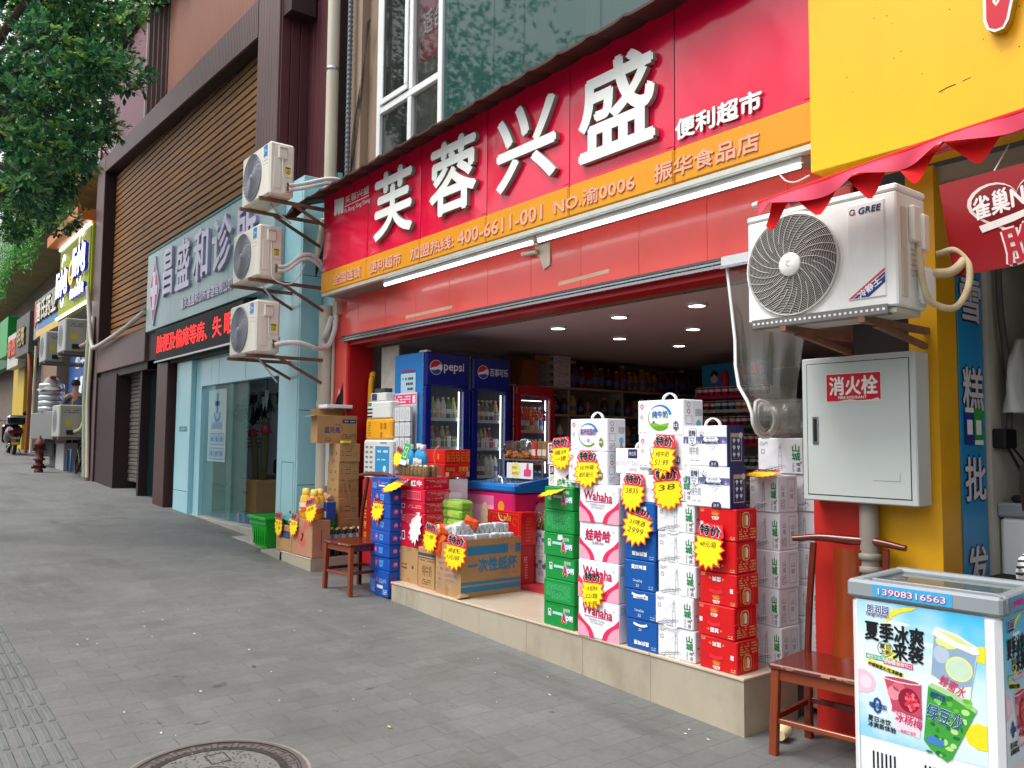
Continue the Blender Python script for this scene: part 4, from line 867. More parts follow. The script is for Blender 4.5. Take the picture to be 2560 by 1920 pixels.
far_ac(-24.2, -23.3, 3.5, 3.9, 3.5, 4.25, 'upper left grey air conditioner under the olive sign')
far_ac(-21.7, -20.8, 3.46, 3.96, 1.6, 2.33, 'lower grey air conditioner in front of the person at the steamer')

# ================================================================ FIRE HYDRANT CABINET
t = thing('hydrant_cabinet', 'grey steel fire hydrant cabinet with red sign on the yellow and red wall', 'cabinet', (-2.37, 4.3, 1.28))
M_cab = mat('cabinet_grey', '#bcc3c0', .42, var=.05, scale=2, dirt=.2, dirtcol='#807c70')
x0, x1, z0, z1, y0 = -2.70, -2.045, 1.28, 2.083, 4.25
b = MB(); b.box(x0, y0, z0, x1, 4.398, z1, M_cab, .006); b.build('body', t)
b = MB(); F = XF((0, y0-.004, 0)); b.box(x0+.035, y0-.004, z0+.035, x1-.035, y0+.01, z1-.035, M_cab, .002); b.frame(XF((0, y0, 0)), x0+.031, z0+.031, x1-.031, z1-.031, .005, M_dark, .0012)
b.line(F, [(x0+.42, z0+.125), (x1-.09, z0+.125)], .002, M_galv); b.line(F, [(x1-.09, z0+.125), (x1-.09, z0+.17)], .002, M_galv)
d = b.build('door', t)
b = MB(); b.box(x0+.068, y0-.012, 1.595, x0+.105, y0-.003, 1.755, M_alu, .006); b.box(x0+.078, y0-.0135, 1.61, x0+.098, y0-.0115, 1.74, M_black, .0); b.build('handle', d)
b = MB(); F = XF((0, y0-.0045, 0)); ms = mat('sign_plate_red', '#c4172b', .3, var=.06, scale=8)
b.rect(F, x0+.155, 1.83, x0+.475, 1.988, ink('#e3dcd6'), .001); b.rect(F, x0+.159, 1.834, x0+.471, 1.984, ms, .002); b.text(F, '消火栓', x0+.178, 1.868, x0+.455, 1.968, ink('#e9e4df'), bold=.003, lift=.003); b.text(F, 'FIRE HYDRANT', x0+.23, 1.846, x0+.395, 1.860, ink('#e9e4df'), bold=.0006, lift=.003)
b.poly(F, [(x0+.23, 1.834), (x0+.30, 1.843), (x0+.34, 1.836), (x0+.42, 1.838), (x0+.455, 1.848), (x0+.471, 1.834)], ink('#d8d2cb'), .0025); b.build('sign', d)
b = MB(); M_rise = mat('riser_grey', '#8b8378', .5, var=.12, scale=5, dirt=.3); b.cyl((-2.36, 4.34, GZ(-2.36)), (-2.36, 4.34, 1.28), .05, M_rise, 16)
for z in (.9, .97): b.lathe((-2.36, 4.34, z), [(.05, 0), (.062, .006), (.062, .035), (.05, .04)], M_rise, 16)
b.build('riser_pipe', label='grey riser pipe with flange running down below the hydrant cabinet', cat='pipe')

# ================================================================ CHAIRS
M_mah = mat('mahogany', '#641f10', .24, var=.28, scale=4, coat=.4, stretch=(1, 1, .3), dirt=.3, dirtcol='#3b0d08')
M_mah2 = mat('mahogany_light', '#833716', .22, var=.2, scale=3, coat=.4, stretch=(1, 1, .3))
M_worn = mat('worn_edge', '#b98c5a', .7, var=.3, scale=20)
def chair(loc, rotz, label):
    X, Y, Z = loc; t = thing('yoke_back_chair', label, 'chair', loc, 'mahogany yoke back chairs', rotz)
    sw, sd, sh = .25, .20, .475
    b = MB(); b.box(X-sw, Y-sd-.01, Z+sh-.03, X+sw, Y+sd+.01, Z+sh, M_mah, .008)
    rnd = random.Random(4)
    for k in range(9):
        a = X-sw+rnd.random()*2*sw*.9; b.box(a, Y-sd-.011, Z+sh-.012-.008*rnd.random(), a+.02+.03*rnd.random(), Y-sd-.0095, Z+sh-.006, M_worn)
    b.build('seat', t)
    for sx in (-1, 1):
        b = MB(); b.bar((X+sx*(sw-.015), Y-sd+.01, Z), (X+sx*(sw-.03), Y-sd+.02, Z+sh-.03), .042, .042, M_mah2, (0, 1, 0), .004); b.build('leg', t)
        b = MB(); b.bar((X+sx*(sw-.04), Y+sd-.02, Z), (X+sx*(sw-.04), Y+sd-.02, Z+sh-.03), .04, .04, M_mah, (0, 1, 0), .004); b.build('leg', t)
        b = MB(); P = curve_pts([(X+sx*(sw-.04), Y+sd-.02, Z+sh-.02), (X+sx*(sw-.045), Y+sd, Z+sh+.25), (X+sx*(sw-.05), Y+sd+.055, Z+1.07)], 5); b.tube(P, [.019]*len(P), M_mah, 10); b.build('back_post', t)
    b = MB(); b.box(X-sw+.04, Y-sd+.01, Z+sh-.085, X+sw-.04, Y-sd+.03, Z+sh-.03, M_mah2, .003)
    for sx in (-1, 1): b.box(X+sx*(sw-.04)-.012, Y-sd+.03, Z+sh-.08, X+sx*(sw-.04)+.012, Y+sd-.03, Z+sh-.03, M_mah, .003)
    b.build('apron', t)
    b = MB(); b.box(X-sw+.03, Y-sd+.005, Z+.17, X+sw-.03, Y-sd+.03, Z+.195, M_mah2, .003); b.box(X-sw+.05, Y+sd-.03, Z+.2, X+sw-.05, Y+sd-.01, Z+.23, M_mah, .003)
    for sx in (-1, 1): b.box(X+sx*(sw-.03)-.012, Y-sd+.02, Z+.185, X+sx*(sw-.03)+.012, Y+sd-.02, Z+.215, M_mah, .003)
    b.build('stretcher', t)
    b = MB(); n = 12; vs = []
    for k in range(n+1):
        q = k/n; z = Z+sh+q*.58; y = Y+sd-.015+.02*math.sin(q*math.pi*1.3)+.06*q*q; wd = .078-.012*math.sin(q*math.pi)
        vs += [(X-wd, y, z), (X+wd, y, z), (X+wd, y+.014, z), (X-wd, y+.014, z)]
    fs = []
    for k in range(n):
        for j in range(4): fs.append((4*k+j, 4*k+(j+1) % 4, 4*k+4+(j+1) % 4, 4*k+4+j))
    b.add(vs, fs, M_mah2, True); b.build('splat', t)
    b = MB(); P = []; rr = []
    for k in range(25):
        q = -1+2*k/24; P.append((X+q*.31, Y+sd+.055-.03*q*q, Z+1.075+.03*math.cos(q*math.pi*.5)**2*1.3-.012*math.cos(q*math.pi*1.5)+.012*abs(q)**3)); rr.append(.016+.012*(1-abs(q)))
    b.tube(P, rr, M_mah, 10); b.build('top_rail', t)
chair((-7.27, 3.805, GZ(-7.27)), R(4), 'dark red wooden chair beside the tall blue box stack, left of the platform')
chair((-2.43, 4.06, GZ(-2.43)+.003), R(8), 'dark red wooden yoke back chair under the hydrant cabinet')
# paper cup under the right chair
b = MB(); b.M = Matrix.Translation((-2.70, 3.99, GZ(-2.7)+.042)) @ Matrix.Rotation(R(200), 4, 'Z') @ Matrix.Rotation(R(86), 4, 'X')
b.lathe((0, 0, 0), [(.026, 0), (.0405, .095), (.043, .097), (.039, .097), (.025, .004), (0, .004)], mat('paper_cup', '#d9c79c', .7, var=.06), 24); b.M = None; b.build('paper_cup', label='cream paper cup lying on its side behind the chair leg', cat='cup')

# ================================================================ ICE CREAM FREEZER (right foreground)
FX, FY, FZ = -2.0, 3.505, GZ(-1.8)
fz = thing('ice_freezer', 'white ice cream chest freezer with grey lid frame and blue drinks poster', 'freezer', (FX, FY, FZ), rotz=R(4.5))
M_fw = mat('freezer_white', '#e6eaec', .3, var=.03, scale=2, coat=.2); M_fg = mat('freezer_grey', '#8e969b', .35, var=.05, scale=3)
W, Dp, H = .60, .53, 1.0-FZ
b = MB(); b.box(FX, FY, FZ+.05, FX+W, FY+Dp, 1.0-.075, M_fw, .022); b.box(FX+.03, FY+.03, FZ, FX+W-.03, FY+Dp-.03, FZ+.05, M_black)
F = XF((0, FY, 0)); S = SF((FX+W, 0, 0))
for u0 in (.085, .30):
    for k in range(6): b.rect(F, FX+u0+k*.018, FZ+.15, FX+u0+.008+k*.018, FZ+.335, M_black2, .001)
b.line(F, [(FX+.032, FZ+.1), (FX+.032, .60)], .003, M_fg)
b.build('cabinet', fz)
b = MB(); b.box(FX-.012, FY-.012, 1.0-.078, FX+W+.012, FY+.05, 1.0, M_fg, .012); b.box(FX-.012, FY+Dp-.05, 1.0-.078, FX+W+.012, FY+Dp+.012, 1.0, M_fg, .012); b.box(FX-.012, FY+.05, 1.0-.077, FX+.04, FY+Dp-.05, .9985, M_fg, .008); b.box(FX+W-.04, FY+.05, 1.0-.077, FX+W+.012, FY+Dp-.05, .9985, M_fg, .008)
b.box(FX+.04, FY+.13, .955, FX+W-.04, FY+.15, .992, M_fg, .003); b.build('lid_frame', fz)
b = MB(); mlg = mat('lid_glass', '#97a7a5', .03, var=0, trans=.7, spec=.8); b.box(FX+.045, FY+.155, .975, FX+W-.045, FY+Dp-.06, .981, mlg); b.box(FX+.045, FY+.055, .963, FX+W-.045, FY+.2, .968, mlg); b.box(FX+.02, FY+.15, .982, FX+W-.02, FY+.175, .99, M_alu, .002); b.build('sliding_lid', fz)
b = MB(); b.box(FX+.05, FY+.06, .5, FX+W-.05, FY+Dp-.06, .86, mat('freezer_inside', '#3d3a33', .6)); b.build('contents', fz)
b = MB(); F = XF((0, FY-.0125, 0)); b.rect(F, FX+.105, .936, FX+.43, .989, ink('#3aa9df'), .001); b.text(F, '13908316563', FX+.13, .949, FX+.405, .975, ink('#e8408a'), .003, bold=.0018); b.text(F, '13908316563', FX+.13, .949, FX+.405, .975, ink('#f2e4ee'), .0055, bold=0)
b.build('phone_label', fz); b = MB(); S2 = SF((FX+W+.0125, 0, 0)); b.rect(S2, FY+.08, .936, FY+.40, .989, ink('#3aa9df'), .001); b.text(S2, '13908316563', FY+.1, .949, FY+.38, .975, ink('#e8408a'), .002, bold=.0018); b.build('phone_label', fz)
# poster: sky-blue card with drinks, built on the front and again on the right side
M_sky1, M_sky2, M_sky3, M_sky4 = ink('#3cb4e2'), ink('#7fcdea'), ink('#b4e0f0'), ink('#dceef4')
def poster_print():
    if 'poster_print' in MATS: return MATS['poster_print']
    m = bpy.data.materials.new('poster_print'); m.use_nodes = True; MATS['poster_print'] = m; N = m.node_tree.nodes; L = m.node_tree.links; bs = N['Principled BSDF']; bs.inputs['Roughness'].default_value = .3
    tc = N.new('ShaderNodeTexCoord'); sx = N.new('ShaderNodeSeparateXYZ'); L.new(tc.outputs['Object'], sx.inputs[0])
    nz = N.new('ShaderNodeTexNoise'); nz.inputs['Scale'].default_value = 5; nz.inputs['Detail'].default_value = 6; L.new(tc.outputs['Object'], nz.inputs['Vector'])
    def mth(op, a, c):
        n = N.new('ShaderNodeMath'); n.operation = op
        for k, v in enumerate((a, c)):
            if isinstance(v, (int, float)): n.inputs[k].default_value = v
            else: L.new(v, n.inputs[k])
        return n.outputs[0]
    v = mth('ADD', mth('MULTIPLY', sx.outputs[2], 1.15), mth('MULTIPLY', sx.outputs[0], .45)); v = mth('ADD', v, mth('MULTIPLY', nz.outputs[0], .55)); v = mth('SUBTRACT', v, .80)
    cr = N.new('ShaderNodeValToRGB'); L.new(v, cr.inputs[0]); E = cr.color_ramp.elements
    E[0].position = 0; E[0].color = lin('#8fd0ea'); E[1].position = 1; E[1].color = lin('#1c9fdc')
    for p, c in ((.12, '#cfe6ef'), (.35, '#e4f1f6'), (.55, '#bfe3f2'), (.75, '#4fbfe8')): x = E.new(p); x.color = lin(c)
    L.new(cr.outputs[0], bs.inputs['Base Color']); return m
def poster(b, G, ou, ov, w, h):
    q = lambda u, v: (ou+u*w, ov+v*h)
    b.poly(G, [q(0, 0), q(1, 0), q(1, 1), q(0, 1)], poster_print(), .001)
    def P(pts, c, l): b.poly(G, [q(*p) for p in pts], ink(c), l)
    def T(t, u0, v0, u1, v1, c, l=.003, bo=0, rot=0, sl=0): b.text(G, t, *q(u0, v0), *q(u1, v1), ink(c), l, bold=bo*w*.5, rot=rot, slant=sl)
    def E(u, v, ru, rv, c, l, n=24): b.poly(G, [q(u+ru*math.cos(2*math.pi*k/n), v+rv*math.sin(2*math.pi*k/n)) for k in range(n)], ink(c), l)
    rnd = random.Random(12)
    for k in range(7): E(rnd.uniform(.3, .95), rnd.uniform(.45, .9), rnd.uniform(.06, .15), rnd.uniform(.012, .03), '#e3f2f7', .0012+.00008*k)
    P([(.24, .885), (.30, .955), (.40, .985), (.50, .995), (.46, .97), (.37, .945), (.30, .905), (.25, .85)], '#eadf2a', .0022)
    P([(.2, .68), (.26, .71), (.34, .60), (.47, .565), (.36, .55), (.24, .60)], '#efe95a', .0021); P([(1, .80), (.95, .795), (.905, .77), (.89, .74), (.91, .71), (.95, .69), (1, .685)], '#f0e02a', .0021)
    P([(1, .275), (.93, .28), (.86, .245), (.835, .19), (.86, .135), (.93, .105), (1, .11)], '#eedb25', .0021); P([(.0, .485), (.07, .485), (.13, .45), (.155, .40), (.13, .345), (.07, .315), (.0, .315)], '#efc0d4', .0021); E(.065, .40, .05, .05, '#f4d6e2', .0023)
    T('朗润园', .09, .915, .27, .975, '#ffffff', .0026, .012); T('朗润园', .09, .915, .27, .975, '#1f4f8e', .0032, .003); T('Yangrunyuan', .075, .885, .27, .92, '#ffffff', .0026, .008); T('Yangrunyuan', .075, .885, .27, .92, '#1f4f8e', .0034, .002)
    T('夏季冰爽', .07, .715, .55, .85, '#15161c', .0034, .010); T('来袭', .30, .60, .54, .725, '#15161c', .0034, .010)
    b.arc(G, *q(.235, .665), .060*w, .064*w, 0, 360, ink('#1d3050'), .003, 28); T('夏日', .19, .665, .28, .70, '#1d3050', .003, .001); T('上新', .19, .625, .28, .66, '#1d3050', .003, .001)
    P([(.07, .575), (.33, .565), (.33, .60), (.07, .61)], '#2fae74', .0026); T('绿豆沙冰/清爽口感', .08, .575, .32, .602, '#eafaf0', .0032, .0012, -1)
    P([(.085, .535), (.38, .475), (.385, .51), (.09, .57)], '#e9dd3a', .0027); T('柠檬蜂蜜水/生津解暑', .09, .505, .375, .535, '#22242a', .0036, .0012, -9)
    P([(.22, .555), (.46, .55), (.455, .59), (.215, .59)], '#e2486c', .0029); T('冰杨梅/酸甜可口', .225, .558, .45, .585, '#fbeef2', .0038, .0012, -1)
    # lemon cup (tilted)
    P([(.575, .30), (.63, .86), (.95, .75), (.83, .16)], '#c7d9de', .0030); P([(.60, .55), (.63, .85), (.94, .745), (.90, .52), (.75, .48)], '#8fa9c4', .0032); E(.79, .85, .0, .0, '#ffffff', .003)
    P([(.612, .83), (.645, .885), (.80, .855), (.945, .79), (.965, .745), (.92, .735), (.75, .775)], '#e9eee2', .0036); P([(.64, .87), (.80, .843), (.935, .78), (.80, .80)], '#d8df9a', .0038)
    E(.81, .62, .10, .085, '#dfe98e', .0036); E(.81, .62, .085, .072, '#c4dcc4', .0038); E(.68, .70, .06, .06, '#b4c4da', .0034); E(.73, .79, .09, .045, '#dbe58a', .0034)
    P([(.585, .40), (.60, .545), (.75, .475), (.90, .52), (.87, .30)], '#e3e3df', .0038); T('蜂蜜水', .66, .455, .86, .535, '#d2486a', .0044, .002, -24)
    # waxberry cup
    P([(.21, .455), (.32, .10), (.50, .08), (.52, .475)], '#ead3de', .0030); P([(.225, .45), (.29, .24), (.52, .215), (.52, .47)], '#c04a62', .0032); E(.30, .36, .05, .05, '#e0909c', .0034); E(.34, .41, .05, .035, '#d86a78', .0034)
    E(.42, .33, .085, .085, '#8c1430', .0036)
    for k in range(16): E(.44+.055*math.cos(k*2.4)*math.sqrt(k/16), .325+.06*math.sin(k*2.4)*math.sqrt(k/16), .014, .014, ('#e0344e', '#f0707e')[k % 2], .0038)
    E(.365, .462, .16, .02, '#f1e7ec', .0036); E(.365, .462, .14, .013, '#b04a62', .0038); T('BING YANG MEI', .28, .215, .52, .245, '#d2486a', .0036, .0008, -7); T('冰杨梅', .31, .155, .52, .215, '#d2306a', .0036, .003, -8); T('酸酸好清爽', .35, .09, .47, .115, '#d2487a', .0036)
    # green cup in front
    P([(.53, .08), (.575, .47), (.93, .36), (.74, -.0), (.70, -.03), (.58, .03)], '#3f9e3c', .0042); P([(.575, .46), (.60, .49), (.78, .45), (.935, .375), (.925, .345), (.77, .41)], '#a9cf96', .0046)
    for k in range(60):
        u = rnd.uniform(.56, .88); v = rnd.uniform(.0, .42); lo = .53+.11*v; hi = .74+.5*max(0, v)
        if lo+.02 < u < hi-.02: E(u, v, rnd.uniform(.008, .034), rnd.uniform(.008, .022), rnd.choice(('#62b83c', '#2c8134', '#86cf55', '#1f6d34', '#b6e08c')), .0046+.00001*k, 14)
    P([(.545, .10), (.60, .13), (.69, .10), (.67, .06), (.56, .07)], '#3f7fbe', .0054); T('绿豆沙', .56, .22, .83, .33, '#eef6ee', .0056, .008, -10); T('绿豆沙', .56, .22, .83, .33, '#1c5a94', .0064, .004, -10); T('朗润园', .59, .385, .70, .425, '#1f4f8e', .0056, .003, -12)
    T('0', .125, .185, .195, .30, '#1d4f94', .003, .006); T('零添加', .09, .22, .235, .26, '#1d4f94', .0046, .002); T('夏日冰饮', .08, .12, .27, .16, '#23303e', .003, .0025, -3); T('冰爽新体验', .08, .075, .31, .115, '#23303e', .003, .0025, -3)
b = MB(); F = XF((0, FY, 0)); poster(b, F, FX+.028, .33, .515, .585); b.build('poster', fz)
b = MB(); S = SF((FX+W, 0, 0)); poster(b, S, FY+.03, .33, .45, .585); b.build('poster', fz)

# ================================================================ AWNING (right)
aw = thing('awning', 'faded red awning with wavy scalloped valance over the big air conditioner', 'awning', (-1.2, 3.5, 2.8))
M_awp = mat('awning_pink', '#d2415c', .75, var=.08, scale=4); M_awr = mat('awning_red', '#ee1418', .8, var=.05, scale=3)
bz = lambda x: 2.788+.086*(x+2.42) if x < -1.2 else 2.893
b = MB(); b.tube([(x, 3.45, bz(x)) for x in (-2.42, -2.1, -1.8, -1.5, -1, 0, 1.2)], .012, M_awr, 10); b.cyl((-2.445, 3.45, 2.782), (-2.415, 3.45, 2.786), .016, ink('#e6e0dc'), 10); b.build('front_bar', aw)
def valance(x0, x1, y, ztop, h0, h1, per, m, ph, sway, pointed):
    b = MB(); n = int((x1-x0)/.018); vs = []
    for k in range(n+1):
        x = x0+(x1-x0)*k/n; c = ((x+ph) % per)/per; prof = (1-abs(2*c-1)) if pointed else math.sin(math.pi*c)
        hh = h0+(h1-h0)*max(0, prof)**(1.0 if pointed else .75); z = ztop(x); s = sway*math.sin(2*math.pi*(x+ph)/per+.8)
        for j in range(6):
            q = j/5; vs.append((x+.02*q*q*math.sin(x*9), y-(s+.025)*q**1.4*(.4+hh/h1), z-hh*q))
    b.add(vs, [(k*6+j, k*6+6+j, k*6+7+j, k*6+j+1) for k in range(n) for j in range(5)], m, True); return b
valance(-2.41, 1.2, 3.44, bz, .03, .08, .40, M_awp, .30, .03, False).build('front_valance', aw)
valance(-2.36, 1.2, 3.475, lambda x: bz(x)-.012, .0, .15, .235, M_awr, .1, .02, True).build('back_valance', aw)
b = MB(); b.tube([(-2.3, 3.55, 2.79), (-1.5, 3.55, 2.88), (1.2, 3.55, 2.88)], .022, mat('awning_tube', '#8f8884', .5, .3), 10); b.build('roller_tube', aw)
b = MB(); b.add([(-2.42, 3.45, 2.786), (1.2, 3.45, 2.892), (1.2, 4.06, 3.06), (-2.3, 3.60, 2.84)], [(0, 1, 2, 3)], M_awp); b.build('fabric', aw)
b = MB(); mwr = ink('#d9cfc4'); b.tube(curve_pts([(-2.75, 4.14, 3.16), (-2.68, 4.1, 3.1), (-2.6, 4.07, 3.07), (-2.5, 4.04, 3.075)], 5), .005, mwr, 5); b.tube([(-2.86, 4.38, 3.04), (-2.72, 4.36, 2.98), (-2.3, 3.6, 2.86)], .003, mwr, 5); b.build('lamp_wire', label='thin pale wire dangling from the tube lamp to the awning', cat='wire')

# ================================================================ RIGHT HAND SHOP INTERIOR BITS
nb = thing('ice_cream_banner', 'dark red hanging ice cream banner with heart logo below the awning', 'banner', (-1.3, 4.12, 2.43))
b = MB(); F = Fr((-1.84, 4.12, 2.875), Vector((1, 0, .03)), Vector((-.125, 0, 1))); mb = mat('banner_red', '#8e0a15', .35, var=.08, scale=2)
b.prism(F, [(0, 0), (1.3, 0), (1.3, -.46), (0, -.47)], .008, mb)
def heart(cu, cv, s): return [(cu+s*1.25*(16*math.sin(a)**3)/16, cv+s*(13*math.cos(a)-5*math.cos(2*a)-2*math.cos(3*a)-math.cos(4*a))/16) for a in [2*math.pi*k/40 for k in range(40)]]
b.poly(F, heart(.33, -.185, .175), ink('#d8c8c0'), .009); b.poly(F, heart(.33, -.185, .160), mat('heart_dark', '#7a0c14', .3, var=.3, scale=3), .010)
b.text(F, '雀巢Nestlé', .135, -.20, .52, -.09, ink('#e6dedb'), bold=.003, lift=.012, slant=.15, rot=6); b.poly(F, [(.15, -.25), (.3, -.225), (.52, -.18), (.52, -.2), (.3, -.26), (.16, -.285)], ink('#e6dedb'), .012)
b.text(F, '脆脆', .24, -.44, .62, -.27, ink('#e6dedb'), bold=.012, lift=.012, rot=6); b.text(F, '脆脆', .24, -.44, .62, -.27, ink('#b5142a'), bold=.003, lift=.016, rot=6); b.poly(F, [(.5, -.47), (.9, -.37), (.9, -.47)], ink('#c9b23a'), .009); b.build('panel', nb)
b = MB()
for u in (.25, 1.0): b.cyl(F.p(u, 0, 0), (F.p(u, 0, 0).x, 4.3, 3.05), .004, M_wire, 6)
b.build('hanging_wire', nb)
# blue vertical strip sign on the pillar side
b = MB(); S = SF((-1.998, 0, 0)); msb = mat('strip_blue', '#1a86bf', .4, var=.06, scale=2)
b.box(-1.999, 4.63, .35, -1.992, 4.935, 2.78, msb, .001); S = SF((-1.992, 0, 0))
for ch, z in (('雪', 2.28), ('糕', 1.79), ('批', 1.30), ('发', .82)): b.text(S, ch, 4.66, z, 4.91, z+.23, ink('#26242c'), bold=.016, lift=.001); b.text(S, ch, 4.66, z, 4.91, z+.23, ink('#cfcbd4'), bold=.005, lift=.004)
b.build('strip_sign', label='tall blue strip sign with grey white characters on the pillar side', cat='sign')
b = MB(); S = SF((-1.991, 0, 0))
for y0, c1, c2 in ((4.665, '#23358c', '#e8e8ec'), (4.775, '#2f9a3a', '#e8eee8')):
    b.rect(S, y0, 1.60, y0+.105, 1.80, ink(c1), .008); b.rect(S, y0+.02, 1.655, y0+.085, 1.735, ink(c2), .009); b.rect(S, y0, 1.775 if y0 < 4.7 else 1.60, y0+.105, 1.80 if y0 < 4.7 else 1.625, ink(c2), .009)
b.build('payment_card', label='blue and green payment cards stuck on the blue strip sign', cat='card')
# things on the white wall inside
b = MB(); mbag = mat('white_bag', '#c9cdc8', .5, var=.1, scale=6, trans=.15); vs = []
S = SF((-1.86, 0, 0))
for j in range(9):
    q = j/8; z = 2.2-.42*q; hw = (.03+.16*math.sin(min(1, q*1.5)*math.pi/2))
    for i in range(13):
        a = 2*math.pi*i/12; vs.append((-1.88+.05*math.cos(a)*(.4+q)+.008*math.sin(i*5+j), 5.16+hw*math.sin(a)+.01*math.cos(i*3+j*2), z))
b.add(vs, [(j*13+i, j*13+i+1, j*13+14+i, j*13+13+i) for j in range(8) for i in range(12)], mbag, True)
b.text(SF((-1.815, 0, 0)), 'THANK YOU', 5.08, 2.03, 5.27, 2.07, ink('#2a2a2a')); b.arc(SF((-1.815, 0, 0)), 5.17, 1.98, .02, .03, 0, 360, ink('#b02a3a')); b.text(SF((-1.815, 0, 0)), 'NICE DAY', 5.10, 1.90, 5.25, 1.93, ink('#2a2a2a'))
b.build('plastic_bag', label='white printed plastic bag hanging on the white wall', cat='bag')
b = MB(); b.box(-1.97, 4.96, 1.58, -1.90, 5.12, 1.69, M_black, .008); b.tube(curve_pts([(-1.94, 5.04, 2.9), (-1.93, 5.02, 2.4), (-1.92, 5.08, 1.95), (-1.93, 5.08, 1.62)], 6), .018, mat('cable_grey', '#4c4c48', .6), 6)
b.tube(curve_pts([(-1.92, 5.02, 1.6), (-1.88, 5.1, 1.45), (-1.86, 5.15, 1.31)], 6), .008, M_black, 6); b.tube(curve_pts([(-1.92, 5.08, 1.6), (-1.87, 5.16, 1.48), (-1.85, 5.22, 1.31)], 6), .006, M_black, 6); b.build('power_socket', label='black power socket with dangling cables on the white wall', cat='socket')
t = thing('chest_freezer', 'white chest freezer with grey lid against the white wall', 'freezer', (-1.6, 5.5, .0)); b = MB(); b.box(-1.96, 5.0, -.05, -1.3, 6.2, 1.2, M_fw, .02); b.poly(SF((-1.3, 0, 0)), [(5.2, .5), (5.5, .45), (5.6, .7), (5.3, .75)], ink('#3d9a72'), .002); b.build('cabinet', t)
b = MB(); b.box(-1.97, 4.99, 1.2, -1.28, 6.22, 1.28, M_fg, .012); b.build('lid', t); b = MB(); b.box(-1.92, 5.05, 1.28, -1.6, 5.3, 1.32, M_black, .012); b.build('remote_box', label='flat black box lying on the chest freezer lid', cat='box')
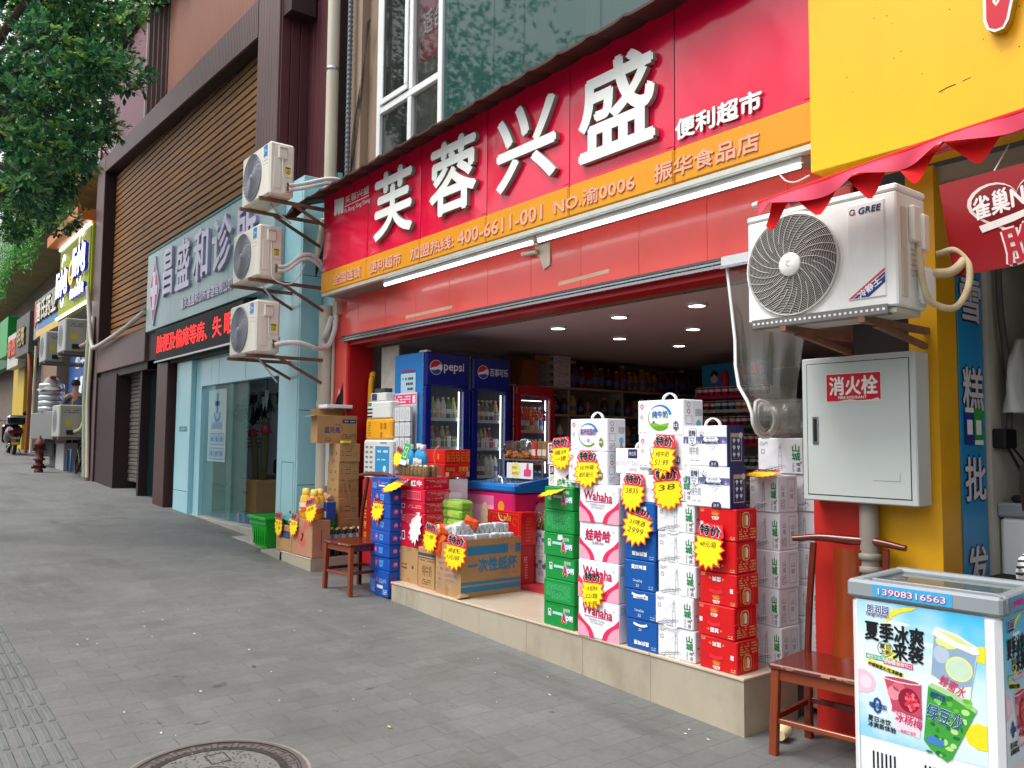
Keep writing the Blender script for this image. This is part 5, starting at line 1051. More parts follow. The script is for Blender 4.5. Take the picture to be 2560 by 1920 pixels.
# ================================================================ CARTONS: one mesh per kind, printing included
def cm(name, col): return mat('card_'+name, col, .34, var=.06, scale=5, bump=.35, bscale=6)
M_cgreen, M_cwhite, M_cblue, M_cred, M_cnavy = cm('green', '#0e8f3c'), cm('white', '#eaecf1'), cm('blue', '#0f55a4'), cm('red', '#cf1218'), cm('navy', '#1c2360')
M_cw2 = cm('greywhite', '#e4e6eb'); M_kraft = mat('kraft_card', '#b08a5c', .75, var=.10, scale=5, bump=.06, bscale=30); M_kraft2 = mat('kraft_card_pink', '#b88768', .75, var=.10, scale=5, bump=.06, bscale=30)
M_krd = mat('kraft_edge', '#8e6b44', .8, var=.1); M_cb2 = cm('royal', '#0b4fb0'); M_crim = cm('crimson', '#d3173a')
WH, BK, GR = ink('#eef0f2'), ink('#1c1c22'), ink('#8c9096')
def prints(kind, b, w, d, h):
    F = XF((-w/2, 0, 0)); S = SF((w/2, 0, 0)); rnd = random.Random(hash(kind) % 1000 if False else len(kind)*7+ord(kind[0]))
    def bodybox(m, bv=.006): b.box(-w/2, 0, 0, w/2, d, h, m, bv)
    if kind.startswith('green'):
        bodybox(M_cgreen); b.rect(F, w*.02, h-.012, w*.98, h-.010, ink('#0b7a33'))
        if kind == 'green_text':
            b.frame(F, w*.08, h*.14, w*.92, h*.86, .002, ink('#3fb06a')); b.noise_lines(F, w*.1, h*.18, w*.9, h*.82, 12, ink('#4fb878'), .001, 4, .9)
        else:
            b.frame(F, w*.16, h*.42, w*.26, h*.72, .005, WH); b.rect(F, w*.19, h*.47, w*.23, h*.6, WH)
            b.rect(F, w*.32, h*.52, w*.64, h*.64, ink('#a9dcd2'), .003); b.text(F, '娃哈哈', w*.66, h*.70, w*.88, h*.86, WH)
            b.poly(F, [(w*.60, h*.5), (w*.74, h*.62), (w*.9, h*.58), (w*.92, h*.42), (w*.76, h*.3), (w*.66, h*.28)], ink('#3f9fd0'), .001); b.text(F, 'A', w*.63, h*.24, w*.76, h*.66, ink('#eef0f2'), .002, bold=.008); b.text(F, 'A', w*.63, h*.24, w*.76, h*.66, ink('#cf1830'), .0045, bold=.003); b.text(F, 'D钙', w*.78, h*.36, w*.98, h*.58, WH, .003, bold=.003)
            if kind == 'green_chip': b.poly(F, [(w*.5, h*.74), (w*.52, h*.95), (w*.66, h*.96), (w*.68, h*.8), (w*.6, h*.72)], WH, .004)
    elif kind == 'pasture':
        bodybox(M_cwhite); b.rect(F, w*.06, h*.55, w*.2, h*.95, BK); b.text(F, '金典', w*.08, h*.62, w*.18, h*.9, WH, .002); b.noise_lines(F, w*.05, h*.1, w*.22, h*.5, 6, GR)
        for k in range(60):
            u = w*rnd.uniform(.32, 1); v = h*rnd.uniform(.0, .52); r = rnd.uniform(.008, .02); v *= .4+.6*(u/w)
            b.poly(F, [(min(w*.995, u+r*math.cos(a*1.05+k)*rnd.uniform(.6, 1.2)), max(.002, v+r*.6*math.sin(a*1.05+k))) for a in range(6)], ink(rnd.choice(('#7db38a', '#4c9463', '#9cc7a2', '#2f7f55', '#c7dfc6'))), .001+.00002*k)
        b.poly(F, [(w*.6, h*.45), (w*.7, h*.6), (w*.82, h*.58), (w*.8, h*.42), (w*.68, h*.38)], BK, .003); b.poly(F, [(w*.70, h*.45), (w*.74, h*.55), (w*.78, h*.5)], WH, .004)
    elif kind.startswith('water'):
        bodybox(M_cwhite)
        for sgn in (0, 1):
            q = (lambda u, v: (u*w, v*h)) if not sgn else (lambda u, v: ((1-u)*w, v*h))
            A = [(0, .60), (.05, .53), (.12, .44), (.2, .37), (.3, .28), (.37, .16), (.41, .0)]; B = [(0, .40), (.06, .37), (.14, .31), (.2, .24), (.26, .13), (.29, .0)]
            for (a0, a1), (b0, b1) in zip(zip(A, A[1:]), zip([B[0]]+B, B)): b.poly(F, [q(*a0), q(*a1), q(*b1), q(*b0)], ink('#df2a5e'), .001)
            C = [(0, .2), (.08, .165), (.13, .1), (.155, .0)]; b.poly(F, [q(*p) for p in B]+[q(0, 0)], ink('#f2a3b8'), .0008)
        if kind == 'water_cn':
            b.text(F, '娃哈哈', w*.17, h*.52, w*.80, h*.82, ink('#c21f55'), bold=.003, slant=.15); b.text(F, '饮用纯净水', w*.34, h*.42, w*.64, h*.50, ink('#5a4a52'))
        else:
            b.text(F, 'Wahaha', w*.12, h*.58, w*.84, h*.82, ink('#c21f55'), bold=.0022, rot=-3); b.rect(F, w*.16, h*.535, w*.84, h*.555, ink('#d65c82'), .002)
            b.text(F, 'PURIFIED WATER', w*.28, h*.44, w*.66, h*.49, GR, rot=-2); b.text(F, 'FOR DRINKING', w*.31, h*.37, w*.62, h*.42, GR, rot=-2)
        b.text(F, '®', w*.86, h*.76, w*.90, h*.82, GR)
        b.frame(S, .02, h*.74, .12, h*.9, .003, GR); b.text(S, '门⚡', .03, h*.77, .10, h*.87, GR) if False else b.noise_lines(S, .03, h*.77, .11, h*.87, 2, GR); b.line(S, [(0, h*.72), (d, h*.72)], .002, GR)
    elif kind.startswith('beerblue'):
        bodybox(M_cblue); flip = kind.endswith('flip')
        vv = (lambda v: v)
        b.arc(F, w*.5, h*.72, w*.62, w*.68, 250, 290, WH, .004, 10)
        t = '重庆啤酒'
        b.text(F, t, w*.26, h*(.16 if flip else .72), w*.74, h*(.30 if flip else .86), WH, bold=.0015, rot=180 if flip else 0)
        b.text(F, 'ChongQing', w*.3, h*(.74 if flip else .26), w*.6, h*(.86 if flip else .36), WH); b.text(F, '33', w*.4, h*(.64 if flip else .1), w*.5, h*(.72 if flip else .2), WH)
        b.noise_lines(F, w*.8, h*.06, w*.96, h*.2, 2, ink('#9dbbe0')); b.line(S, [(d*.1, h*.5), (d*.9, h*.5)], .003, ink('#2f6fb8'))
    elif kind.startswith('beerwhite'):
        m = M_cw2 if 'side' in kind else M_cwhite; bodybox(m); flip = kind.endswith('flip')
        def fl(u, v): return (w*(1-u), h*(1-v)) if flip else (w*u, h*v)
        def sk(F, ox, sc, g):
            for k in range(5): b.line(F, [(ox+sc*(.05+.1*k), h*.02), (ox+sc*(.32+.08*k), h*.22)], .0016, g)
            b.line(F, [(ox, h*.06), (ox+sc*.75, h*.24)], .003, g); b.line(F, [(ox+sc*.1, h*.02), (ox+sc*.8, h*.2)], .002, g); b.line(F, [(ox+sc*.55, h*.02), (ox+sc*.6, h*.85)], .0022, g); b.line(F, [(ox+sc*.66, h*.02), (ox+sc*.64, h*.85)], .0022, g)
            for k in range(3): b.line(F, [(ox+sc*.56, h*(.25+.25*k)), (ox+sc*.65, h*(.25+.25*k))], .002, g)
            for k in range(6): b.line(F, [(ox+sc*.6, h*.75), (ox+sc*(k*.2-.1), h*(.2+.02*k))], .0008, ink('#b4b8bc'))
        sk(F, w*.05, w*.75, ink('#6f757a'))
        b.text(F, '山', w*.78, h*.62, w*.93, h*.82, ink('#188a48'), bold=.0015); b.text(F, '城', w*.77, h*.38, w*.95, h*.60, ink('#188a48'), bold=.0015)
        b.text(F, '啤', w*.86, h*.21, w*.95, h*.33, BK); b.text(F, '酒', w*.86, h*.07, w*.95, h*.19, BK); b.rect(F, w*.95, h*.3, w*.975, h*.36, ink('#c83040')); b.noise_lines(F, w*.78, h*.06, w*.82, h*.33, 9, BK, .001, 5, .9)
        b.noise_lines(F, w*.05, h*.78, w*.24, h*.9, 3, GR); b.frame(F, w*.08, h*.56, w*.16, h*.68, .004, GR)
        b.arc(F, w*.42, h*.62, w*.4, w*.44, 245, 295, WH, .004, 8)
        if 'side' in kind:
            b.text(S, '山', d*.18, h*.6, d*.32, h*.75, ink('#70777c')); b.text(S, '城', d*.18, h*.42, d*.32, h*.57, ink('#70777c')); b.noise_lines(S, d*.12, h*.1, d*.36, h*.36, 6, ink('#8a9095')); b.frame(S, d*.5, h*.12, d*.86, h*.9, .003, ink('#a0a4a8')); b.text(S, '山', d*.6, h*.55, d*.76, h*.68, ink('#70777c')); b.text(S, '城', d*.6, h*.36, d*.76, h*.5, ink('#70777c'))
        else: b.noise_lines(S, d*.1, h*.2, d*.9, h*.8, 6, GR, .001, 3, .5)
    elif kind.startswith('beerred'):
        bodybox(M_cred); flip = kind.endswith('flip'); o = ink('#f08a32'); pk = ink('#ea5a5c'); gl = ink('#e6b27a')
        ey, ty = (.2, .80) if flip else (.8, .22)
        for k in range(9):
            a = R(20+k*17.5); b.poly(F, [(w*.46+.012*math.cos(a)-.003, h*ey-.01), (w*.46+.036*math.cos(a), h*ey+.006+.03*math.sin(a)), (w*.46+.012*math.cos(a)+.004, h*ey-.008)], o, .001)
        b.poly(F, [(w*.36, h*ey-.012), (w*.56, h*ey-.012), (w*.53, h*ey-.03), (w*.39, h*ey-.03)], WH, .002); b.text(F, '重庆', w*.39, h*ey-.028, w*.53, h*ey-.014, ink('#c02020'), .003, rot=180 if flip else 0)
        b.text(F, '国宾', w*.36, h*(ty-.07), w*.58, h*(ty+.07), WH, bold=.001, rot=180 if flip else 0); b.poly(F, [(w*.24, h*ty), (w*.30, h*(ty+.05)), (w*.33, h*(ty-.03))], o, .001); b.poly(F, [(w*.68, h*ty), (w*.64, h*(ty+.05)), (w*.61, h*(ty-.03))], o, .001)
        b.arc(F, w*.46, h*.95, h*.50, h*.62, 243, 297, ink('#e02434'), .004, 10)
        b.rect(F, w*.05, h*.42, w*.13, h*.56, ink('#f0d8d6'), .001) if not flip else b.rect(F, w*.83, h*.42, w*.91, h*.56, ink('#f0d8d6'), .001)
        b.noise_lines(F, w*.05, h*.86, w*.16, h*.96, 2, gl); b.noise_lines(F, w*.83, h*.04, w*.96, h*.16, 2, gl)
        lo, hi = (.06, .42) if not flip else (.56, .94)
        cv = h*(.66 if not flip else .32); cu = d*.45
        b.poly(S, [(cu+.038*math.copysign(abs(math.cos(a))**.6, math.cos(a)), cv+.044*math.copysign(abs(math.sin(a))**.6, math.sin(a))) for a in [2*math.pi*k/24 for k in range(24)]], ink('#e8cfa0'), .001)
        b.poly(S, [(cu+.034*math.copysign(abs(math.cos(a))**.6, math.cos(a)), cv+.040*math.copysign(abs(math.sin(a))**.6, math.sin(a))) for a in [2*math.pi*k/24 for k in range(24)]], ink('#c8403c'), .0015)
        b.poly(S, [(cu-.03, cv-.03), (cu-.008, cv-.034), (cu-.006, cv+.03), (cu-.03, cv+.026)], ink('#d8942e'), .002); b.poly(S, [(cu-.004, cv-.03), (cu+.018, cv-.03), (cu+.022, cv+.01), (cu+.01, cv+.03), (cu-.004, cv+.026)], ink('#efe3d8'), .002)
        for sg in (-1, 1): b.line(S, [(cu+sg*.056, cv-.04), (cu+sg*.06, cv), (cu+sg*.056, cv+.04)], .0016, gl)
        b.noise_lines(S, d*.12, h*lo, d*.55, h*hi, 5, gl, .001, 6, .6); b.noise_lines(S, d*.62, h*lo, d*.92, h*hi, 4, gl, .001, 8, .8); b.line(S, [(0, h*.5), (d*.12, h*.5), (d*.16, h*.52)], .0015, gl)
    elif kind == 'navymilk':
        bodybox(M_cwhite); nv = ink('#23285f')
        b.box(w/2-.003, -.0002, -.0002, w/2+.0015, d+.0002, h+.0006, M_cnavy); S = SF((w/2+.0015, 0, 0))
        b.rect(F, 0, h*.56, w*.985, h*.73, ink('#5d6192'))
        for k in range(46): u = w*rnd.uniform(.02, .94); b.poly(F, [(u, h*.565), (u+w*.03, h*rnd.uniform(.6, .72)), (u+w*.05, h*.565)], ink(rnd.choice(('#2a2f68', '#8a8db0', '#3f4478', '#b9bbd0'))), .0015+.00001*k)
        b.poly(F, [(w*.12, h*.93), (w*.31, h*.93), (w*.31, h*.56), (w*.215, h*.50), (w*.12, h*.56)], nv, .003); b.poly(F, [(w*.125, h*.922), (w*.305, h*.922), (w*.305, h*.565), (w*.215, h*.51), (w*.125, h*.565)], WH, .0035)
        b.text(F, '百特', w*.14, h*.74, w*.29, h*.89, nv, .005, bold=.0008); b.text(F, 'BETTER', w*.15, h*.67, w*.28, h*.71, nv, .005); b.text(F, 'MILK', w*.165, h*.61, w*.265, h*.65, nv, .005); b.poly(F, [(w*.19, h*.58), (w*.215, h*.53), (w*.24, h*.58)], nv, .005)
        b.disc(F, w*.43, h*.79, w*.035, WH, .004, 16); b.disc(F, w*.425, h*.77, w*.022, ink('#8a6a48'), .0045, 12); b.arc(F, w*.43, h*.79, w*.033, w*.038, 0, 360, nv, .005, 16); b.line(F, [(w*.38, h*.83), (w*.36, h*.85)], .003, nv, .005); b.line(F, [(w*.47, h*.83), (w*.5, h*.85)], .003, nv, .005); b.line(F, [(w*.42, h*.86), (w*.43, h*.9), (w*.44, h*.86)], .002, nv, .005)
        b.poly(F, [(w*.50, h*.74), (w*.77, h*.74), (w*.83, h*.66), (w*.77, h*.585), (w*.52, h*.585), (w*.46, h*.66)], nv, .004); b.poly(F, [(w*.505, h*.735), (w*.765, h*.735), (w*.82, h*.66), (w*.765, h*.592), (w*.525, h*.592), (w*.47, h*.66)], WH, .0045); b.text(F, '高山奶源', w*.54, h*.67, w*.74, h*.725, nv, .006)
        for k in range(9): u = w*(.52+.026*k); b.poly(F, [(u, h*.595), (u+w*.02, h*(.62+.02*(k % 3))), (u+w*.045, h*.595)], ink('#9a9cb8'), .005)
        b.text(F, '百特生态高山牧场', w*.52, h*.52, w*.80, h*.555, GR); b.poly(F, [(w*.60, h*.49), (w*.74, h*.49), (w*.67, h*.40)], GR); b.poly(F, [(w*.615, h*.482), (w*.725, h*.482), (w*.67, h*.413)], WH, .002)
        b.text(F, '纯牛奶', w*.14, h*.28, w*.36, h*.48, GR); b.noise_lines(F, w*.16, h*.12, w*.36, h*.16, 1, GR); b.poly(F, [(w*.60, 0.002), (w*.60, h*.1), (w*.64, h*.145), (w*.76, h*.145), (w*.80, h*.1), (w*.80, .002)], nv, .002); b.text(F, '28', w*.64, h*.03, w*.69, h*.1, WH, .003); b.text(F, '天', w*.71, h*.03, w*.76, h*.1, WH, .003)
        g = ink('#b8a684'); b.frame(S, d*.18, h*.14, d*.86, h*.82, .006, g); b.rect(S, d*.2, h*.72, d*.84, h*.8, g, .0012); b.disc(S, d*.80, h*.77, .018, ink('#c9cbd4'), .002, 16)
        for i in range(2):
            for j in range(3): u, v = d*(.38+.27*i), h*(.62-.17*j); b.poly(S, [(u-.014, v+.008), (u-.008, v+.016), (u+.008, v+.016), (u+.014, v+.008), (u, v-.012)], ink('#d4d6e0'), .002); b.noise_lines(S, u-.012, v-.022, u+.012, v-.014, 1, ink('#8e92b4'), .002)
    elif kind.startswith('milk'):
        bodybox(M_cwhite); cal = kind == 'milk_cal'; bl, gn = ink('#0f7fc8'), ink('#5fa51c')
        cu, cv, r = w*.50, h*.50, h*.37
        def A(a0, a1, rr0, rr1, m, l):
            n = 22
            for k in range(n):
                a, c = R(a0+(a1-a0)*k/n), R(a0+(a1-a0)*(k+1)/n); t0 = rr0+(rr1-rr0)*k/n; t1 = rr0+(rr1-rr0)*(k+1)/n
                b.poly(F, [(cu+r*1.22*math.cos(a), cv+r*math.sin(a)), (cu+r*1.22*math.cos(c), cv+r*math.sin(c)), (cu+r*(1.22-t1)*math.cos(c), cv+r*(1-t1)*math.sin(c)), (cu+r*(1.22-t0)*math.cos(a), cv+r*(1-t0)*math.sin(a))], m, l)
        A(140, 15, .04, .26, bl, .001); A(150, 310, .03, .20, gn, .0012)
        if not cal: b.poly(F, [(cu-r*1.1, cv-r*.45), (cu-r*.6, cv-r*.36), (cu, cv-r*.52), (cu+r*.9, cv-r*.38), (cu+r*.75, cv-r*.78), (cu, cv-r*.98), (cu-r*.75, cv-r*.8)], ink('#86b82c'), .0009); b.poly(F, [(cu-r*.9, cv-r*.7), (cu, cv-r*.62), (cu+r*.8, cv-r*.7), (cu, cv-r*.98)], gn, .0014); b.rect(F, cu-r*.75, cv-r*.4, cu-r*.55, cv-r*.25, ink('#3f4a2a'), .002)
        else: b.disc(F, cu, cv-r*.45, r*.16, ink('#b98ad0'), .002, 16); b.disc(F, cu-r*.45, cv-r*.5, r*.05, ink('#c4a0d8'), .002, 8); b.disc(F, cu+r*.4, cv-r*.6, r*.05, ink('#c4a0d8'), .002, 8)
        b.text(F, '高钙低脂奶' if cal else '纯牛奶', cu-w*(.21 if cal else .17), cv+h*.0, cu+w*(.21 if cal else .17), cv+h*.2, ink('#7a4a9a' if cal else '#1f6ea8'), .003, bold=.0008)
        hx, hy, hr = w*.84, h*.27, h*.135
        hexp = lambda q: [(hx+q*.8*math.sin(R(60*k)), hy+q*1.15*math.cos(R(60*k))) for k in range(6)]
        b.poly(F, hexp(hr), ink('#b8923f'), .003); b.poly(F, hexp(hr*.8), ink('#3f8a35' if cal else '#2c4f94'), .0035); b.text(F, '钙' if cal else '3.2', hx-hr*.45, hy-hr*.25, hx+hr*.45, hy+hr*.35, WH, .005, bold=.0008)
        b.arc(F, w*.1, h*.83, h*.035, h*.065, 0, 360, ink('#c8384a'), .001, 16); b.arc(F, w*.1, h*.52, h*.05, h*.06, 30, 340, GR, .001, 16); b.text(F, '伊利', w*.075, h*.5, w*.125, h*.55, ink('#c8384a')); b.noise_lines(F, w*.03, h*.06, w*.2, h*.1, 1, GR); b.noise_lines(F, w*.07, h*.72, w*.13, h*.75, 1, GR)
        b.line(S, [(d*.5, 0), (d*.5, h)], .001, GR)
        for k in range(9): b.line(S, [(d*.58, h*(.56+.022*k)), (d*.92, h*(.56+.022*k))], .002+.001*(k % 3 == 0), GR)
        b.disc(S, d*.75, h*.34, .022, ink('#6bb4dc'), .001, 16); b.poly(S, [(d*.66, h*.1), (d*.84, h*.1), (d*.8, h*.28), (d*.7, h*.28)], ink('#b9a070'), .001)
        b.arc(S, d*.25, h*.85, .012, .016, 0, 360, GR, .001, 14); b.arc(S, d*.25, h*.67, .010, .016, 0, 360, ink('#c8384a'), .001, 14); b.frame(S, d*.1, h*.32, d*.42, h*.55, .003, GR); b.noise_lines(S, d*.1, h*.06, d*.42, h*.26, 4, GR)
    elif kind == 'hillmilk':
        bodybox(M_cwhite); b.rect(F, w*.40, h*.62, w*.68, h*.98, ink('#23285a')); b.text(F, '特仑苏', w*.43, h*.72, w*.65, h*.88, WH, .003)
        P = [(0, .42), (.15, .5), (.3, .44), (.45, .56), (.6, .42), (.8, .52), (1, .44)]
        for (a, c) in zip(P, P[1:]):
            for k in range(3): b.line(F, [(a[0]*w, (a[1]-.06*k)*h), (c[0]*w, (c[1]-.06*k)*h)], .0015, ink('#a9aeb6'))
        b.disc(F, w*.54, h*.47, h*.12, WH, .002, 18, h*.1); b.text(F, '牛', w*.51, h*.43, w*.57, h*.52, GR, .003); b.text(F, '纯牛奶', w*.44, h*.1, w*.66, h*.24, GR); b.noise_lines(S, d*.1, h*.2, d*.9, h*.8, 5, GR)
    elif kind.startswith('royal'):
        bodybox(M_cb2); pk = ink('#c63a8a')
        if kind == 'royal_tall':
            b.noise_lines(F, w*.06, h*.1, w*.3, h*.6, 9, ink('#9cc4ee')); b.disc(F, w*.4, h*.62, .02, pk, .001, 14); b.rect(F, w*.4, h*.3, w*.72, h*.42, WH); b.noise_lines(F, w*.5, h*.5, w*.9, h*.68, 3, ink('#9cc4ee')); b.noise_lines(F, w*.72, h*.08, w*.95, h*.3, 3, WH)
        else:
            b.disc(F, w*.32, h*.52, h*.22, pk, .001, 18, h*.26); b.text(F, '丹', w*.285, h*.44, w*.355, h*.62, WH, .002); b.poly(F, [(w*.5, h*.25), (w*.66, h*.25), (w*.70, h*.75), (w*.46, h*.75)], ink('#2f7fd6')); b.frame(F, w*.5, h*.3, w*.66, h*.7, .006, ink('#7db6f0'), .002)
        b.rect(S, d*.45, h*.4, d*.95, h*.62, ink('#c4d8f0')); b.disc(S, d*.25, h*.5, h*.2, pk, .001, 14); b.text(S, '丹', d*.18, h*.4, d*.32, h*.6, WH, .002)
    elif kind.startswith('bull'):
        bodybox(M_crim); lt = ink('#ee9aa2')
        if kind == 'bull_top': b.text(F, '红牛', w*.5, h*.25, w*.95, h*.75, WH, bold=.002); b.poly(F, [(w*.12, h*.3), (w*.3, h*.7), (w*.45, h*.5), (w*.4, h*.25)], ink('#eadfdf')); b.text(F, '饮', w*.28, h*.3, w*.44, h*.7, ink('#c01030'), .003)
        elif kind == 'bull_panel': b.frame(F, w*.3, h*.15, w*.85, h*.85, .005, lt); b.rect(F, w*.33, h*.22, w*.82, h*.78, ink('#d94058')); b.noise_lines(F, w*.06, h*.2, w*.24, h*.8, 3, lt)
        else: b.rect(F, w*.1, h*.3, w*.22, h*.7, ink('#f4e6e4')); b.rect(F, w*.12, h*.35, w*.2, h*.65, ink('#5a1a22'), .002); b.noise_lines(F, w*.35, h*.35, w*.9, h*.7, 2, lt)
        b.noise_lines(S, d*.1, h*.5, d*.95, h*.85, 3, lt, .001, 3); b.noise_lines(S, d*.1, h*.12, d*.7, h*.4, 3, lt, .001, 5, .5)
    elif kind == 'herbtea':
        bodybox(cm('herbred', '#c81a14')); o = ink('#ee6a1c')
        for i in range(5): b.rect(S, d*(.05+.19*i), h*.15, d*(.2+.19*i), h*.85, o); b.noise_lines(S, d*(.06+.19*i), h*.2, d*(.19+.19*i), h*.8, 3, ink('#a01410'), .002, i)
        b.rect(F, w*.7, h*.3, w*.78, h*.7, o); b.arc(F, w*.8, h*.5, h*.7, h*.8, 100, 260, o)
    elif kind == 'herbtea_name':
        bodybox(cm('herbred', '#c81a14')); F, S, w, d = S, F, d, w; b.text(F, '王老吉', w*.55, h*.45, w*.92, h*.8, ink('#f0a83a'), bold=.002); b.rect(F, w*.08, h*.5, w*.4, h*.72, ink('#e8842c')); b.noise_lines(F, w*.1, h*.53, w*.38, h*.7, 2, ink('#7a1410'), .002); b.rect(F, w*.05, h*.1, w*.18, h*.4, ink('#ecd9d0')); b.rect(F, w*.86, h*.1, w*.97, h*.4, ink('#ecd9d0'))
        for k in range(4): b.line(F, [(w*(.875+.025*k), h*.12), (w*(.875+.025*k), h*.38)], .003, BK, .002)
        b.noise_lines(F, w*.3, h*.1, w*.8, h*.4, 3, ink('#ee6a1c'))
    elif kind == 'lattice':
        bodybox(M_cwhite); g = ink('#4f9a4a')
        for i in range(3): b.frame(F, w*i/3, 0, w*(i+1)/3, h, .004, g)
        b.noise_lines(F, w*.1, h*.3, w*.9, h*.7, 2, ink('#a9c4a0'))
    elif kind.startswith('kraft'):
        m = M_kraft2 if kind == 'kraft_apple' else M_kraft; bodybox(m, .004); kp = ink('#6b4a2c'); rd = ink('#cf6a5a')
        tp = mat('packing_tape', '#a8814f', .25, var=.08); 
        if kind == 'kraft_apple':
            b.arc(F, w*.95, h*.3, w*.42, w*.56, 90, 170, rd, .001, 16); b.disc(F, w*.5, h*.42, w*.2, rd, .001, 20, h*.2); b.disc(F, w*.42, h*.55, w*.1, rd, .0012, 14); b.rect(S, d*.48, h*.2, d*.54, h*.75, ink('#a83c2e')); b.noise_lines(S, d*.15, h*.3, d*.4, h*.7, 5, rd)
        elif kind == 'kraft_label': b.rect(F, w*.06, h*.5, w*.9, h*.78, ink('#27406f')); b.rect(F, w*.15, h*.55, w*.38, h*.73, ink('#9aa4b4'), .002); b.noise_lines(F, w*.45, h*.55, w*.85, h*.73, 2, ink('#4f6a9a'), .002); b.frame(F, w*.08, h*.12, w*.25, h*.3, .005, kp)
        elif kind == 'kraft_moon':
            b.text(S, '蓝月亮', d*.18, h*.36, d*.56, h*.58, ink('#4a4a86'), bold=.002); b.arc(S, d*.5, h*.5, .055, .062, -20, 130, ink('#4a4a86'), .001, 14); b.rect(S, d*.62, h*.72, d*.97, h*.86, ink('#2c3472')); b.noise_lines(S, d*.65, h*.75, d*.94, h*.83, 1, ink('#b7bad8'), .002); b.noise_lines(S, d*.6, h*.16, d*.97, h*.34, 3, kp); b.frame(S, d*.2, h*.08, d*.34, h*.2, .006, kp)
        elif kind == 'kraft_milk': b.text(F, '纯牛奶', w*.24, h*.30, w*.84, h*.58, kp, .001); b.rect(F, 0, h*.80, w, h*.87, ink('#3c4656')); b.rect(F, 0, h*.74, w, h*.76, ink('#3c4656')); b.noise_lines(F, w*.05, h*.66, w*.98, h*.71, 1, kp); b.noise_lines(F, w*.25, h*.08, w*.8, h*.24, 3, kp)
        else:
            b.rect(F, w*.4, h*.9, w*.6, h, tp) ; b.rect(F, w*.4, 0, w*.6, h*.12, tp); b.noise_lines(F, w*.1, h*.35, w*.4, h*.55, 2, kp); b.disc(F, w*.72, h*.45, .018, kp, .001, 8); b.noise_lines(S, d*.1, h*.3, d*.6, h*.75, 4, kp, .001, 5, .5); b.line(S, [(d*.5, h*.9), (d*.75, h*.9)], .004, kp); b.frame(S, d*.7, h*.3, d*.85, h*.5, .004, kp)
PROTO = {}
def carton(kind, name, x, y, z, w, d, h, label, group=None, rot=0, handle=None, cat='carton'):
    key = (kind, round(w, 3), round(d, 3), round(h, 3), handle)
    if key not in PROTO:
        b = MB(); prints(kind, b, w, d, h); o = b.build(name, loc=(0, 0, 0)); PROTO[key] = o
        if handle:
            hb = MB(); P = curve_pts([(-.06, d*.5, h-.004), (-.045, d*.5, h+.03), (0, d*.5, h+.05), (.045, d*.5, h+.03), (.06, d*.5, h-.004)], 5)
            vs = []
            for p in P: vs += [(p.x, p.y-.011, p.z), (p.x, p.y+.011, p.z), (p.x*.93, p.y-.011, p.z-.006), (p.x*.93, p.y+.011, p.z-.006)]
            n = len(P); hb.add(vs, [q for k in range(n-1) for q in ((4*k, 4*k+1, 4*k+5, 4*k+4), (4*k+3, 4*k+2, 4*k+6, 4*k+7), (4*k, 4*k+4, 4*k+6, 4*k+2), (4*k+1, 4*k+3, 4*k+7, 4*k+5))], mat('handle_plastic', '#eef0f4', .35, var=.02)); hb.build('handle', o)
        o.location = (x, y, z); o.rotation_euler = (0, 0, R(rot))
        props(o, label, cat, group); return o
    o = dup(PROTO[key], (x, y, z), R(rot), label)
    o.name = name
    if group: o['group'] = group
    elif 'group' in o.keys(): del o['group']
    return o
ORD = ['bottom', 'second', 'third', 'fourth', 'fifth', 'sixth', 'seventh', 'eighth', 'ninth']
rj = random.Random(21)
def stack(spec, name, x, y, z, w, d, h, what, group, jit=.010, rjit=2.0, **k):
    n = len(spec)
    for i, kind in enumerate(spec):
        pos = 'topmost' if i == n-1 else ORD[i]+(' from the ground up' if False else '')
        carton(kind, name, x+rj.uniform(-jit, jit), y+rj.uniform(-jit, jit)*.6, z, w, d, h-.0015, what % pos, group, rj.uniform(-rjit, rjit), **k); z += h
    return z
# five stacks along the platform edge -------------------------------------------------
z = stack(['green', 'green_text', 'green', 'green_chip', 'green_text', 'green'], 'drink_carton', -4.415, 3.905, .30, .315, .24, .163, '%s green milk drink carton in the leftmost stack of the platform row', 'green drink cartons')
z = stack(['pasture', 'pasture'], 'milk_carton', -4.40, 3.91, z, .30, .18, .155, '%s white pasture print milk carton on top of the green stack', 'pasture milk cartons')
z = stack(['water', 'water', 'water_cn', 'water'], 'water_carton', -4.0, 3.89, .30, .375, .27, .253, '%s white water carton with pink ribbons in its stack', 'pink ribbon water cartons')
z = stack(['milk_cal', 'milk_cal'], 'milk_carton', -4.13+.02, 3.90, z, .375, .17, .222, '%s milk carton with purple title above the pink ribbon water cartons', 'purple title milk cartons', handle=True)
z = stack(['beerblue_flip', 'beerblue', 'beerblue', 'beerblue_flip', 'beerblue'], 'beer_carton', -3.64, 3.90, .30, .255, .2, .184, '%s plain blue beer carton in the middle stack of the row', 'blue beer cartons')
carton('hillmilk', 'milk_carton', -3.67, 3.905, z, .30, .2, .172, 'white milk carton with navy tab directly on the blue beer stack', 'navy tab milk cartons', 1, handle=True); z += .172
carton('hillmilk', 'milk_carton', -3.74, 3.93, z, .30, .2, .165, 'white milk carton with navy tab topmost above the blue beer stack', 'navy tab milk cartons', -2, handle=True)
z = stack(['beerwhite', 'beerwhite', 'beerwhite_flip', 'beerwhite', 'beerwhite', 'beerwhite'], 'beer_carton', -3.36, 3.91, .30, .292, .2, .189, '%s white beer carton with green characters in the front row stack', 'front white beer cartons')
carton('milk', 'milk_carton', -3.47, 3.915, z, .385, .18, .207, 'white milk carton with blue and green swirl, lower one on the beer stack', 'blue swirl milk cartons', 1, handle=True); z += .207
